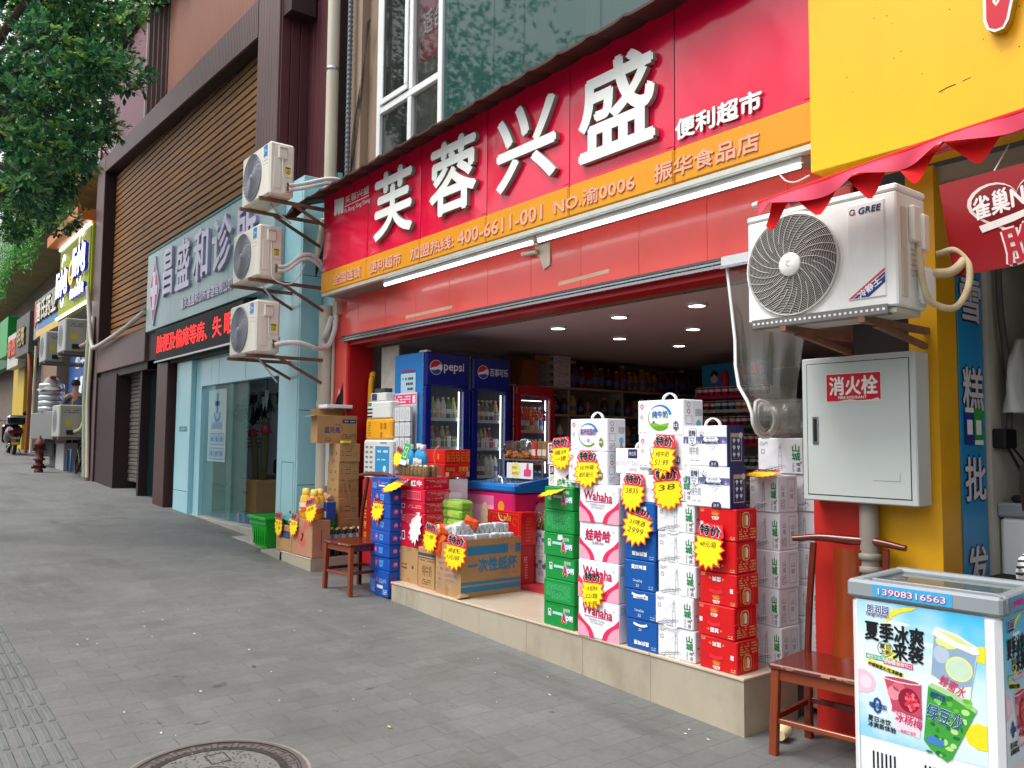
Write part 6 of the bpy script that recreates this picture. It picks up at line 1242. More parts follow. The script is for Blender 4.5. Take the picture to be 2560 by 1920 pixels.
carton('milk', 'milk_carton', -3.485, 3.92, z, .385, .18, .222, 'white milk carton with blue and green swirl, highest box of the row', 'blue swirl milk cartons', -1, handle=True)
z = stack(['beerred_flip', 'beerred', 'beerred_flip', 'beerred', 'beerred'], 'beer_carton', -3.055, 3.912, .30, .262, .205, .1845, '%s bright red beer carton in the rightmost front stack', 'red beer cartons')
carton('navymilk', 'milk_carton', -3.11, 3.905, z, .325, .15, .238, 'white milk carton with dark navy side resting on the red beer stack', 'navy sided milk cartons', .5, handle=True); z += .238
carton('navymilk', 'milk_carton', -3.125, 3.905, z, .325, .15, .238, 'white milk carton with dark navy side topmost above the red beer stack', 'navy sided milk cartons', -.8, handle=True)
# white beer columns behind on the right
z = stack(['beerwhite_side']*5, 'beer_carton', -2.985, 4.27, .30, .20, .20, .222, '%s grey white beer carton in the column right behind the red stack', 'rear white beer cartons')
z2 = stack(['beerwhite_side']*5, 'beer_carton', -2.87, 4.52, .30, .26, .20, .222, '%s grey white beer carton in the far column beside the shop pillar', 'rear white beer cartons')
carton('beerwhite', 'beer_carton', -3.02, 4.5, z2, .32, .2, .222, 'white beer carton crowning the rear columns just under the rolled curtain', 'rear white beer cartons')

# ---------------------------------------------------------------- price starbursts
M_tagy = mat('tag_yellow', '#f6dc06', .55, var=.03); M_tago = mat('tag_orange', '#ea5a22', .55, var=.03); M_tagr = mat('tag_red', '#dd2a3c', .55); M_pen = ink('#57501c')
M_tagback = mat('tag_back', '#e9e6e2', .7)
def star(r0, r1, n, seed, sy=1.0):
    rnd = random.Random(seed); P = []
    for k in range(2*n):
        a = math.pi*k/n+.1; r = (r1*rnd.uniform(.93, 1.05) if k % 2 == 0 else r0*rnd.uniform(.96, 1.04)); P.append((r*math.cos(a), r*sy*math.sin(a)))
    return P
def price_tag(x, y, z, s, label, lines=(), rot=0, yaw=0, tilt=0, flat=False, back=False, seed=1, name='price_tag'):
    s *= 1.27; rr_ = random.Random(seed*13); yaw += rr_.uniform(-9, 9); tilt += rr_.uniform(-5, 2); b = MB(); M = Matrix.Translation((x, y, z)) @ Matrix.Rotation(R(yaw), 4, 'Z') @ Matrix.Rotation(R(tilt), 4, 'X') @ Matrix.Rotation(R(-rot), 4, 'Y')
    b.M = M; F = XF((0, 0, 0))
    if back:
        b.prism(F, star(s*.62, s*.84, 13, seed, 1.35), .002, M_tagback)
    else:
        b.prism(F, star(s*.70, s*.94, 15, seed, 1.02), .002, M_tago); b.poly(F, star(s*.63, s*.84, 15, seed, 1.02), M_tagy, .0028)
        b.poly(F, [(-s*.76, s*.66), (-s*.60, s*1.06), (s*.62, s*1.08), (s*.78, s*.60), (s*.55, s*.46), (-s*.55, s*.44)], M_tagr, .0034)
        b.text(F, '特价', -s*.60, s*.55, s*.60, s*1.0, WH, .0040, bold=s*.028); b.text(F, '特价', -s*.58, s*.57, s*.58, s*.98, BK, .0056, bold=s*.017)
        v = s*.32
        for t in lines:
            b.text(F, t, -s*.48, v-s*.26, s*.42, v, M_pen, .004, rot=4, slant=.2); v -= s*.38
    o = b.build(name, label=label, cat='price tag', group='yellow starburst price tags'); return o
price_tag(-4.375, 3.885, 1.50, .095, 'starburst price tag on the pasture milk carton, leftmost of the top row', ('桶39', '一提'), 4, 0, 0, seed=2)
price_tag(-4.44, 3.87, 1.245, .10, 'curled starburst price tag sticking out flat from the top green carton', ('牛奶',), 12, -15, -68, seed=3)
price_tag(-4.10, 3.878, 1.40, .103, 'starburst price tag with red title on the lower purple title milk carton', ('50.99/箱', '高钙 箱7元'), -1, 0, -3, seed=4)
price_tag(-3.69, 3.886, 1.265, .098, 'starburst price tag between the navy tab milk and the blue beer stack', ('3835',), -4, 0, -3, seed=5)
price_tag(-3.645, 3.882, 1.065, .108, 'starburst price tag in the middle of the upper blue beer cartons', ('33啤酒', '2999'), -12, 0, -4, seed=6)
price_tag(-3.44, 3.893, 1.50, .108, 'starburst price tag on the lower blue swirl milk carton', ('纯牛奶', '51.99', '箱7元'), -3, 0, -3, seed=7)
price_tag(-3.40, 3.892, 1.30, .105, 'starburst price tag reading 38 on the top front white beer carton', ('38',), 5, 0, -3, seed=8)
price_tag(-3.092, 3.888, .985, .108, 'starburst price tag on the bright red beer cartons', ('48元/箱',), -4, 0, -3, seed=9)
price_tag(-4.045, 3.876, .60, .10, 'lowest starburst price tag of the platform row, on the pink ribbon water', ('1.9L纯净水', '22/箱', '1.9/瓶'), 3, 0, -3, seed=10)
price_tag(-2.95, 4.215, 1.415, .085, 'flat lying starburst price tag on the column right behind the red stack', (), 0, 5, -80, seed=11)

# ---------------------------------------------------------------- goods on the left part of the platform
def brown_open(x0, x1, y0, y1, z0, z1):
    t = thing('paper_cup_carton', 'big open brown paper cup carton with blue stripes on the platform', 'carton', ((x0+x1)/2, (y0+y1)/2, z0)); th = .007
    b = MB(); zl = z1-.055
    b.box(x0, y0, z0, x1, y1, z0+th, M_kraft); b.box(x0, y0, z0+th, x0+th, y1, zl, M_kraft); b.box(x1-th, y0, z0+th, x1, y1, z1, M_kraft); b.box(x0+th, y1-th, z0+th, x1-th, y1, z1-.02, M_kraft)
    b.add([(x0+th, y0, z0+th), (x1-th, y0, z0+th), (x1-th, y0, z1), (x0+th, y0, zl), (x0+th, y0+th, z0+th), (x1-th, y0+th, z0+th), (x1-th, y0+th, z1), (x0+th, y0+th, zl)], [(0, 1, 2, 3), (5, 4, 7, 6), (3, 2, 6, 7)], M_kraft)
    F = XF((x0, y0, 0)); W = x1-x0; kp = ink('#8d7a8a')
    for k in range(6): b.line(F, [(W*.08, z0+.05+k*.055), (W*.88, z0+.05+k*.055)], .0015, kp)
    b.line(F, [(W*.88, z0+.05), (W*.88, z0+.33)], .0015, kp); b.noise_lines(F, W*.1, z0+.06, W*.28, z0+.33, 6, kp, .001, 3); b.noise_lines(F, W*.4, z0+.06, W*.82, z0+.33, 6, kp, .001, 4, .6); b.rect(F, W*.4, z0, W*.52, z0+.07, mat('packing_tape', '#a8814f', .25, var=.08))
    S = SF((x1, y0, 0)); D = y1-y0; tl = ink('#2c83ad')
    for a0, a1 in ((.045, .090), (.105, .130)): b.rect(S, .002, z0+a0, D*.995, z0+a1, tl)
    b.rect(S, D*.10, z1-.13, D*.78, z1-.055, tl); b.rect(S, D*.9, z1-.13, D*.995, z1-.055, tl); b.arc(S, D*.84, z1-.09, .014, .018, 0, 360, tl, .001, 14)
    b.text(S, '一次性纸杯', D*.12, z0+.205, D*.93, z0+.315, tl, .001, bold=.005); b.noise_lines(S, D*.68, z0+.165, D*.95, z0+.19, 1, kp)
    b.build('carton_body', t)
    b = MB(); b.add([(x1-.06, y0-.012, z0+.003), (x1+.02, y0-.03, z0+.012), (x1+.03, y0+.06, z0+.02), (x1+.002, y0+.10, z0+.035), (x1+.002, y0+.01, z0+.05)], [(0, 1, 4), (1, 2, 4), (2, 3, 4)], M_kraft); b.build('torn_flap', t)
brown_open(-6.03, -5.652, 3.925, 4.555, .30, .775)
M_pkg = mat('pack_white', '#d9dde0', .4, var=.05); tl2 = ink('#7fa3b4')
proto_pack = None
for row, (px, zt, lean) in enumerate(((-5.70, .81, 0), (-5.775, .885, 0))):
    for k in range(11):
        yy = 3.95+k*.052
        if proto_pack is None:
            b = MB(); b.box(-.03, -.024, 0, .03, .024, .16, M_pkg, .004); S = SF((.03, 0, 0)); b.poly(S, [(-.02, .11), (0, .14), (.02, .11), (.02, .104), (0, .132), (-.02, .104)], tl2); b.rect(S, -.022, .05, -.017, .11, tl2); b.rect(S, .017, .05, .022, .11, tl2)
            F = XF((0, -.024, 0)); b.poly(F, [(-.02, .10), (0, .14), (.02, .10), (.02, .09), (0, .13), (-.02, .09)], tl2)
            proto_pack = o = b.build('tissue_pack', loc=(0, 0, 0), label='x', cat='pack', group='white packs standing in the open carton')
        else: o = dup(proto_pack)
        o.location = (px+rj.uniform(-.004, .004), yy, zt-.16+rj.uniform(-.004, .006)); o.rotation_euler = (R(rj.uniform(-3, 3)), 0, R(rj.uniform(-4, 4)))
        o['label'] = ('white pack standing in the front row of the open paper cup carton' if row == 0 else 'white pack standing in the raised back row of the open paper cup carton')
# crumpled snack bags
def pillow(name, c, sx, sy, sz, rx, ry, rz, m, m2, label, cat, group=None, seed=1, parent=None, prints=None):
    rnd = random.Random(seed); b = MB(); b.M = Matrix.Translation(c) @ Matrix.Rotation(R(rz), 4, 'Z') @ Matrix.Rotation(R(ry), 4, 'Y') @ Matrix.Rotation(R(rx), 4, 'X')
    n = 10; ph = [rnd.uniform(0, 6) for _ in range(6)]
    for sg in (1, -1):
        vs = []
        for j in range(n+1):
            for i in range(n+1):
                u, v = 2*i/n-1, 2*j/n-1; t = max(0, (1-u**4)*(1-v*v))**.6
                t += .14*t*(math.sin(u*7+ph[0]+v*3)+math.sin(v*9+ph[1]-u*4)); vs.append((u*sx*(1-.06*(1-v*v)), sg*t*sy, v*sz))
        f = [(j*(n+1)+i, j*(n+1)+i+1, (j+1)*(n+1)+i+1, (j+1)*(n+1)+i) for j in range(n) for i in range(n)]
        k = len(f)//2; b.add(vs, f, m if sg > 0 else m2, True)
    return b.build(name, parent, label=label, cat=cat, group=group)
M_sor, M_swh, M_sye = mat('snack_orange', '#e0521c', .22, var=.25, scale=14), mat('snack_white', '#d9d6d0', .2, var=.3, scale=18), mat('snack_purple', '#6a3fa0', .22, var=.2, scale=14)
M_sblue = mat('snack_blue', '#8fb4d8', .2, var=.35, scale=16)
M_sgr = mat('snack_pale', '#d8d9a0', .3, var=.2, scale=14); M_syel = mat('snack_yellow', '#e8a52a', .25, var=.2, scale=14)
pillow('snack_bag', (-5.93, 4.0, .80), .11, .04, .085, 20, 5, 15, M_swh, M_sor, 'white and orange snack bag crumpled on the big open carton', 'snack bag', 'snack bags on the open carton', 1)
pillow('snack_bag', (-5.83, 4.0, .855), .11, .035, .055, 35, -18, 20, M_sblue, M_swh, 'shiny white and blue snack bag leaning on the standing packs', 'snack bag', 'snack bags on the open carton', 2)
pillow('snack_bag', (-5.76, 4.10, .90), .07, .03, .05, 10, 25, 40, M_sor, M_sor, 'deep orange pointed snack bag behind the white packs', 'snack bag', 'snack bags on the open carton', 3)
pillow('snack_bag', (-6.0, 3.945, .70), .075, .035, .10, -8, 12, -8, M_sor, M_sor, 'orange snack bag hanging over the front of the open carton', 'snack bag', 'snack bags on the open carton', 4)
pillow('snack_bag', (-6.1, 4.0, .80), .09, .03, .07, 15, -10, -5, M_sgr, M_sgr, 'pale yellow snack bag beside the green tissue packs', 'snack bag', 'snack bags on the open carton', 5)
price_tag(-6.09, 3.90, .745, .105, 'starburst price tag on the orange snack bags in front of the brown cartons', ('一提',), -8, 0, -5, seed=12)
price_tag(-5.69, 3.885, .665, .115, 'largest starburst price tag hung on the corner of the paper cup carton', ('纸', '1元/袋'), -8, 20, -4, seed=13)
# brown cartons and red can cartons
carton('kraft', 'brown_carton', -6.60, 4.0, .30, .315, .26, .318, 'plain brown carton at the left end of the platform under red cartons', 'brown cartons on the platform')
carton('kraft_milk', 'brown_carton', -6.245, 3.965, .30, .27, .24, .35, 'brown carton printed with milk characters next to the open paper cup carton', 'brown cartons on the platform')
z = .62
for kind, h, lab in (('bull', .205, 'tall crimson drink carton at the bottom of the red can stack'), ('bull_panel', .115, 'crimson drink carton with framed panel, second in the red can stack'), ('bull', .105, 'crimson drink carton with small white label, third in the red can stack'), ('bull_panel', .107, 'crimson drink carton with framed panel, fourth in the red can stack'), ('bull_top', .108, 'crimson drink carton with white characters on top of the red can stack')):
    carton(kind, 'can_carton', -6.555+(rj.uniform(-.012, .012) if kind != 'bull_top' else -.03), 4.0, z, .43, .28, h-.0015, lab, 'crimson can cartons', rj.uniform(-1.5, 1.5)); z += h
# tray of cans
t = thing('can_tray', 'film wrapped tray of golden capped cans on the crimson cartons', 'can tray', (-6.66, 4.13, z))
b = MB(); b.box(-6.93, 4.03, z, -6.39, 4.22, z+.006, M_krd); b.build('tray', t)
mg, mgt = mat('can_gold', '#a8874f', .25, .6, var=.1, scale=20), mat('can_cap', '#c9b48a', .3, .5)
for i in range(7):
    for j in range(2):
        b = MB(); b.lathe((-6.885+i*.073, 4.08+j*.075, z+.006), [(.03, 0), (.033, .008), (.033, .075), (.028, .088), (.028, .1), (.0, .1)], mg, 14); b.lathe((-6.885+i*.073, 4.08+j*.075, z+.106), [(.0285, -.016), (.0285, .001), (0, .001)], mgt, 14); b.build('can', t)
b = MB(); b.box(-6.935, 4.02, z+.002, -6.38, 4.23, z+.112, mat('shrink_film', '#e8e4dc', .12, var=0, trans=.95, spec=.6, ior=1.08), .02); b.build('shrink_wrap', t)
# cartons behind
z = .30
z = stack(['lattice']*5, 'milk_carton', -6.60, 4.36, z, .20, .22, .187, '%s white and green lattice carton behind the red can stack', 'green lattice cartons')
carton('herbtea_name', 'tea_carton', -6.70, 4.30, z+.012, .42, .30, .133, 'lower bright red herbal tea carton with gold name behind the golden cans', 'red herbal tea cartons', 1); carton('herbtea', 'tea_carton', -6.71, 4.31, z+.147, .42, .30, .13, 'upper bright red herbal tea carton with orange panels behind the golden cans', 'red herbal tea cartons', 2)
stack(['lattice']*5, 'milk_carton', -6.82, 4.40, .30, .22, .2, .187, '%s lattice carton in the left rear column behind the cans', 'green lattice cartons')
def jug(x, y, z, label):
    t = thing('detergent_jug', label, 'detergent', (x, y, z), 'blue detergent jugs'); mb = mat('jug_blue', '#2a9fd6', .25, var=.05, trans=.15)
    b = MB(); b.M = Matrix.Translation((x, y, z)) @ Matrix.Scale(.62, 4, (0, 1, 0)); b.lathe((0, 0, 0), [(.06, 0), (.068, .015), (.068, .13), (.06, .18), (.03, .215), (.026, .225), (0, .225)], mb, 18); b.M = None; b.build('body', t)
    b = MB(); b.lathe((x, y, z+.22), [(.026, 0), (.03, .005), (.03, .045), (.026, .05), (0, .05)], WH, 14); b.build('cap', t)
    b = MB(); F = XF((x, y-.044, z)); b.rect(F, -.045, .03, .045, .13, ink('#e8e6d8')); b.text(F, '洗衣液', -.035, .06, .035, .1, ink('#2468a8'), .002); b.build('label', t)
for k, lab in enumerate(('blue detergent jug with white cap, left of three behind the can tray', 'blue detergent jug with white cap, middle of three behind the can tray', 'blue detergent jug with white cap, right of three behind the can tray')): jug(-7.09+.115*k, 4.30+.03*(k % 2), 1.285+.01*(k == 1), lab)
b = MB(); b.box(-7.2, 4.24, .3, -6.93, 4.42, 1.284, M_kraft, .004); b.build('brown_carton', label='tall plain brown carton carrying the blue detergent jugs', cat='carton')
price_tag(-6.86, 4.02, 1.43, .08, 'starburst price tag stuck among the detergent jugs and red tea cartons', (), -18, 0, -8, seed=14)
b = MB(); b.M = Matrix.Translation((-6.74, 3.995, 1.37)) @ Matrix.Rotation(R(8), 4, 'Y') @ Matrix.Rotation(R(-14), 4, 'X'); F = XF((0, 0, 0)); b.box(-.055, 0, 0, .055, .003, .2, ink('#e6ebe6'), .001); b.rect(F, -.055, .045, .055, .2, ink('#1d9a48')); b.frame(F, -.028, .07, .028, .17, .006, ink('#e6ebe6'), .002); b.text(F, '热', -.012, .11, .012, .13, ink('#e6ebe6'), .003); b.build('green_card', label='green and white card propped in front of the detergent jugs', cat='card')
# tissue packs
b = MB(); b.box(-6.46, 4.19, .30, -6.04, 4.35, .815, M_kraft, .004); b.build('brown_carton', label='plain brown carton hidden below the lime tissue bundle', cat='carton')
t = thing('tissue_bundle', 'lime green six pack of tissues in clear wrap', 'tissues', (-6.25, 4.28, .815)); mtg, mty = mat('tissue_lime', '#9be03a', .35, var=.1, scale=10), mat('tissue_yellow', '#d3ea5a', .35, var=.08)
for i in range(2):
    for j in range(3):
        b = MB(); x0 = -6.53+i*.235; z0 = .815+j*.082; b.box(x0, 4.2, z0, x0+.232, 4.34, z0+.08, mtg, .018); F = XF((x0, 4.2, z0)); b.poly(F, [(.02, .03), (.08, .022), (.2, .05), (.215, .065), (.1, .068), (.03, .058)], mty); b.noise_lines(F, .09, .035, .15, .045, 1, ink('#4f8a1e'), .002); b.build('pack', t)
b = MB(); b.box(-6.535, 4.195, .814, -6.06, 4.345, 1.064, mat('shrink_film', '#e8e4dc', .12, trans=.95), .02)
b.add([(-6.52, 4.2, 1.06), (-6.07, 4.2, 1.06), (-6.09, 4.23, 1.14), (-6.48, 4.24, 1.11)], [(0, 1, 2, 3)], mat('clear_handle', '#dfe3e0', .15, var=0, trans=.9, ior=1.05)); b.build('clear_wrap', t)
# green gift box behind the packs
b = MB(); b.box(-5.9, 4.60, .3, -5.5, 4.72, .96, cm('lime', '#5cae2a'), .005); F = XF((-5.9, 4.6, .3)); b.noise_lines(F, .2, .5, .38, .62, 3, ink('#e0edc8')); b.build('green_carton', label='bright green carton standing behind the snack bags', cat='carton') if False else None
t = thing('red_gift_bag', 'red paper gift bag with gold writing and rope handles', 'gift bag', (-6.08, 4.78, .665)); mrb = mat('gift_red', '#c3121a', .4, var=.06, scale=5)
b = MB(); b.box(-6.34, 4.70, .665, -5.83, 4.88, .955, mrb, .004); F = XF((-6.34, 4.70, .665)); b.frame(F, .03, -.0, .48, .27, .006, ink('#e0561e')); b.text(F, '红太阳', .18, .20, .36, .25, ink('#eea03a'), bold=.001); b.arc(F, .12, .2, .03, .036, 0, 300, ink('#e8641e')); b.arc(F, .42, .2, .03, .036, 0, 300, ink('#e8641e')); b.noise_lines(SF((-5.83, 4.7, .665)), .06, .02, .12, .25, 8, ink('#e0561e')); b.build('bag', t)
b = MB(); b.tube(arcpts((-6.09, 4.695, .93), .07, 180, 360, 10), .004, ink('#e8d8c0'), 6); b.build('rope_handle', t)
b = MB(); b.box(-6.3, 4.71, .30, -5.87, 4.90, .664, mat('gift_red2', '#b80f1a', .4, var=.05), .004); b.text(SF((-5.87, 4.71, .3)), '旺', .06, .2, .1, .25, ink('#e8b0a0')); b.noise_lines(SF((-5.87, 4.71, .3)), .07, .05, .1, .19, 6, ink('#e8b0a0')); b.build('red_gift_box', label='tall red gift box standing under the red gift bag', cat='gift box')
o = carton('navymilk', 'milk_carton', -5.72, 5.10, .305, .325, .15, .238, 'navy and white milk carton on the floor beside the red gift box', 'navy sided milk cartons', 90); o.rotation_euler.z = R(0); o.location = (-5.74, 4.93, .306)
carton('navymilk', 'milk_carton', -5.745, 4.93, .545, .325, .15, .238, 'navy and white milk carton stacked second beside the red gift bag', 'navy sided milk cartons', 1)
t = thing('peanut_bag', 'clear plastic bag full of peanuts on the navy milk cartons', 'bag', (-5.78, 5.0, .786)); b = MB(); mpn = mat('peanut', '#b07a4c', .75, var=.2, scale=30); rnd = random.Random(8)
for k in range(90):
    c = (-5.78+rnd.gauss(0, .07), 4.99+rnd.gauss(0, .035), .80+abs(rnd.gauss(0, .075))); b.M = Matrix.Translation(c) @ Matrix.Rotation(rnd.random()*6, 4, 'Z') @ Matrix.Rotation(rnd.random()*6, 4, 'X'); b.lathe((0, 0, 0), [(0, -.02), (.009, -.015), (.007, 0), (.010, .013), (0, .021)], mpn, 7)
b.M = None; b.build('peanuts', t); mclr = mat('clear_bag', '#eef0ee', .1, var=0, trans=.96, spec=.7, ior=1.1)
pillow('bag_film', (-5.78, 4.99, .90), .19, .10, .13, 0, 0, 0, mclr, mclr, None, None, None, 9, t)

# ---------------------------------------------------------------- blue stack on the pavement
z = GZ(-6.95)+.004
z0 = z
blab = 'royal blue milk carton, %s of the tall stack by the platform end'
for i, (kind, h) in enumerate((('royal_tall', .236), ('royal', .127), ('royal', .119), ('royal', .12), ('royal', .12), ('royal', .132), ('royal', .126), ('royal_tall', .12))):
    carton(kind, 'milk_carton', -6.935+rj.uniform(-.01, .01)-(.0 if i else .0), 3.885+rj.uniform(-.006, .006), z, .36, .25, h-.0015, blab % ('topmost' if i == 7 else ORD[i]), 'royal blue milk cartons', rj.uniform(-1.5, 1.5)); z += h
price_tag(-6.97, 3.872, .94, .10, 'starburst price tag half way up the royal blue carton stack', ('奶',), -2, 0, -3, seed=15)
price_tag(-6.68, 3.875, 1.175, .105, 'flat curled starburst price tag between the royal blue and crimson stacks', (), -8, 10, -62, seed=16)
price_tag(-6.47, 3.985, .815, .115, 'blank white backed starburst tag leaning on the crimson cartons', (), 6, 0, -4, back=True, seed=17)

# ---------------------------------------------------------------- stone step group
t = thing('green_crate', 'green plastic crate at the left end of the stone step', 'crate', (-9.73, 3.98, .30)); mgc = mat('crate_green', '#12a02a', .4, var=.05, scale=4)
b = MB(); A = [(-9.9, 3.83), (-9.53, 3.83), (-9.53, 4.13), (-9.9, 4.13)]; B = [(-9.99, 3.78), (-9.46, 3.78), (-9.46, 4.18), (-9.99, 4.18)]
vs = [(x, y, .305) for x, y in A]+[(x, y, .67) for x, y in B]; b.add(vs, [(3, 2, 1, 0)]+[(k, (k+1) % 4, 4+(k+1) % 4, 4+k) for k in range(4)], mgc)
vi = [(x*.0+(-9.73)+(x+9.73)*.94, 3.98+(y-3.98)*.94, .315) for x, y in A]+[(-9.73+(x+9.73)*.95, 3.98+(y-3.98)*.95, .67) for x, y in B]; b.add(vi, [(0, 1, 2, 3)]+[((k+1) % 4, k, 4+k, 4+(k+1) % 4) for k in range(4)], mgc); b.build('bin', t)
b = MB(); b.box(-10.01, 3.76, .64, -9.44, 3.785, .675, mgc, .004); b.box(-10.01, 4.175, .64, -9.44, 4.2, .675, mgc, .004); b.box(-10.01, 3.785, .64, -9.985, 4.175, .675, mgc, .004); b.box(-9.465, 3.785, .64, -9.44, 4.175, .675, mgc, .004); b.box(-9.98, 3.775, .58, -9.47, 3.79, .60, mgc, .004)
for k in range(6): b.box(-9.88+k*.07, 3.79+.003, .34, -9.868+k*.07, 3.83, .58, mgc)
b.build('rim', t)
carton('kraft_label', 'brown_carton', -9.05, 3.83, .335, .42, .3, .29, 'small brown carton with dark blue label between green crate and large carton', 'brown cartons on the stone step')
carton('kraft_apple', 'brown_carton', -8.555, 3.825, .335, .53, .21, .395, 'pinkish brown apple carton with red print on the stone step corner', 'brown cartons on the stone step')
mteal = mat('teal_bag', '#12a59a', .25, var=.15, scale=9)
pillow('washing_bag', (-9.12, 3.93, .665), .16, .05, .10, 78, 4, 8, mteal, mteal, 'teal washing powder bag lying on the small brown carton', 'bag', None, 21)
pillow('washing_bag', (-8.93, 3.92, .655), .10, .045, .09, 75, -8, -15, M_swh, M_syel, 'white and teal striped bag beside the yellow bottles', 'bag', None, 22)
def ybottle(x, y, z, lab):
    t = thing('yellow_bottle', lab, 'bottle', (x, y, z), 'yellow cleaner bottles'); my = mat('bottle_yellow', '#f0b832', .3, var=.05)
    b = MB(); b.M = Matrix.Translation((x, y, z)) @ Matrix.Scale(.75, 4, (0, 1, 0)); b.lathe((0, 0, 0), [(.075, 0), (.085, .02), (.085, .17), (.07, .23), (.045, .26), (.042, .27), (0, .27)], my, 18); b.M = None; b.build('body', t)
    b = MB(); b.M = Matrix.Translation((x, y, z+.255)) @ Matrix.Scale(.75, 4, (0, 1, 0)); b.lathe((0, 0, 0), [(.05, 0), (.055, .01), (.05, .06), (.03, .07), (0, .07)], mat('cap_yellow', '#f4d25a', .35), 14); b.M = None; b.build('cap', t)
    b = MB(); b.M = Matrix.Translation((x, y, z)) @ Matrix.Scale(.75, 4, (0, 1, 0)); b.lathe((0, 0, 0), [(.0865, .06), (.0865, .12)], ink('#ea6a1a'), 18, caps=False); b.lathe((0, 0, 0), [(.0862, .12), (.0862, .17)], ink('#f2e6d8'), 18, caps=False); b.M = None; F = XF((x, y-.066, z)); b.text(F, '84', -.03, .075, .03, .11, ink('#f6efe6'), .001); b.build('label', t)
ybottle(-8.68, 3.92, .732, 'yellow cleaner bottle with orange label on the left of the apple carton'); ybottle(-8.5, 4.0, .732, 'yellow cleaner bottle standing at the back of the apple carton'); ybottle(-8.42, 3.9, .732, 'yellow cleaner bottle half hidden by a price tag on the apple carton')
price_tag(-9.155, 3.81, .61, .115, 'starburst price tag hung on the small labelled carton by the green crate', ('9.9', '一袋'), -2, 0, -3, seed=18); price_tag(-8.74, 3.81, .64, .105, 'starburst price tag at the joint of the two brown cartons on the step', ('15元',), -3, 0, -3, seed=19); price_tag(-8.28, 3.80, .83, .11, 'starburst price tag tilted across the yellow bottles', ('特惠',), 15, 10, -10, seed=20)
b = MB(); b.box(-8.38, 3.99, .732, -8.3, 4.1, .92, cm('navybox', '#1d4f9a'), .003); b.rect(XF((-8.38, 3.99, .732)), .01, .02, .07, .09, ink('#c4d2e2')); b.build('blue_box', label='small blue box beside the yellow bottles on the apple carton', cat='box')
b = MB(); b.box(-8.70, 4.13, .335, -8.44, 4.16, .89, mgc, .008); b.build('crate_lid', label='green plastic crate lid standing upright behind the apple carton', cat='lid')
# brown carton column
z = .335
for i, (h, k) in enumerate(((.19, 'kraft'), (.20, 'kraft'), (.225, 'kraft'), (.195, 'kraft'), (.205, 'kraft'), (.205, 'kraft'))):
    carton(k, 'brown_carton', -8.60+rj.uniform(-.012, .012)+(.02 if i < 2 else 0), 4.205, z, .29, .25, h-.0015, '%s brown carton of the column against the red pillar' % ORD[i], 'brown carton column', rj.uniform(-2, 2)); z += h
carton('kraft_moon', 'brown_carton', -8.69, 4.0, z+.002, .18, .49, .315, 'wide brown carton with purple writing balanced on the carton column', None, -1)
b = MB(); b.add([(-8.775, 4.0, z+.318), (-8.775, 4.49, z+.318), (-8.80, 4.5, z+.40), (-8.80, 4.0, z+.39)], [(0, 1, 2, 3)], M_kraft); b.add([(-8.78, 4.0, z+.318), (-8.60, 4.0, z+.318), (-8.60, 3.9, z+.30), (-8.78, 3.9, z+.30)], [(0, 1, 2, 3)], M_kraft); b.build('carton_flap', label='raised open flap of the topmost brown carton', cat='flap')
b = MB(); b.cyl((-8.1, 3.98, z-.0), (-8.1, 3.98, z+.0), .0, M_black) if False else b.box(-8.48, 4.22, z+.001, -8.40, 4.32, z+.03, ink('#c9bd3a'), .004); b.build('tape_roll', label='yellow tape roll stuck on the edge of the carton column', cat='tape')
b = MB(); b.box(-8.80, 4.1, z+.401, -8.58, 4.42, z+.44, M_cwhite, .003); b.build('white_box', label='flat white box on top of the brown carton column', cat='box')
b = MB(); b.bar((-8.445, 4.36, .84), (-8.442, 4.28, 1.18), .035, .004, M_kraft, (1, 0, 0)); b.build('card_strip', label='loose cardboard strip hanging on the carton column', cat='cardboard')
# yellow gas pipe, meter cover, tap, vent
b = MB(); myp = mat('gas_yellow', '#e0a012', .4, var=.1, scale=6); b.tube(curve_pts([(-8.70, 4.72, 2.36), (-8.62, 4.70, 2.37), (-8.60, 4.68, 2.32), (-8.60, 4.66, 2.1), (-8.60, 4.64, .4)], 5), .035, myp, 12); b.build('gas_pipe', label='yellow gas pipe bending down the inner red pillar', cat='pipe')
b = MB(); b.box(-9.02, 4.30, 1.05, -8.76, 4.398, 1.62, mat('meter_white', '#b9c4ca', .4, var=.06), .008); b.tube([(-8.78, 4.36, 1.05), (-8.78, 4.36, .5)], .02, M_pvcc, 8); b.build('meter_cover', label='pale grey meter cover behind the brown carton column', cat='meter box')
t = thing('water_tap', 'white plastic water tap on the red pillar behind the cartons', 'tap', (-8.95, 4.3, .82)); b = MB(); b.tube([(-8.72, 4.36, .87), (-9.0, 4.3, .87), (-9.05, 4.28, .83)], .022, M_pvcc, 8); b.build('spout', t); b = MB(); b.tube([(-8.98, 4.3, .89), (-8.98, 4.3, .96)], .014, WH, 8); b.bar((-9.03, 4.3, .965), (-8.93, 4.3, .965), .02, .02, WH); b.build('handle', t)
b = MB(); b.lathe((-9.28, 4.40, 1.14), [(.10, -.03), (.10, .0), (.075, .0), (.07, .02), (0, .025)], M_pvcc, 20, 'y'); b.build('vent_cap', label='round cream vent cap on the blue wall', cat='vent')
b = MB(); b.M = Matrix.Translation((-8.72, 4.06, .90)); b.add([(-.2, 0, 0), (.15, 0, 0), (.18, .1, .08), (-.22, .12, .1)], [(0, 1, 2, 3)], M_kraft2); b.M = None; b.build('cardboard_sheet', label='slanted pinkish cardboard sheet above the green lid', cat='cardboard')
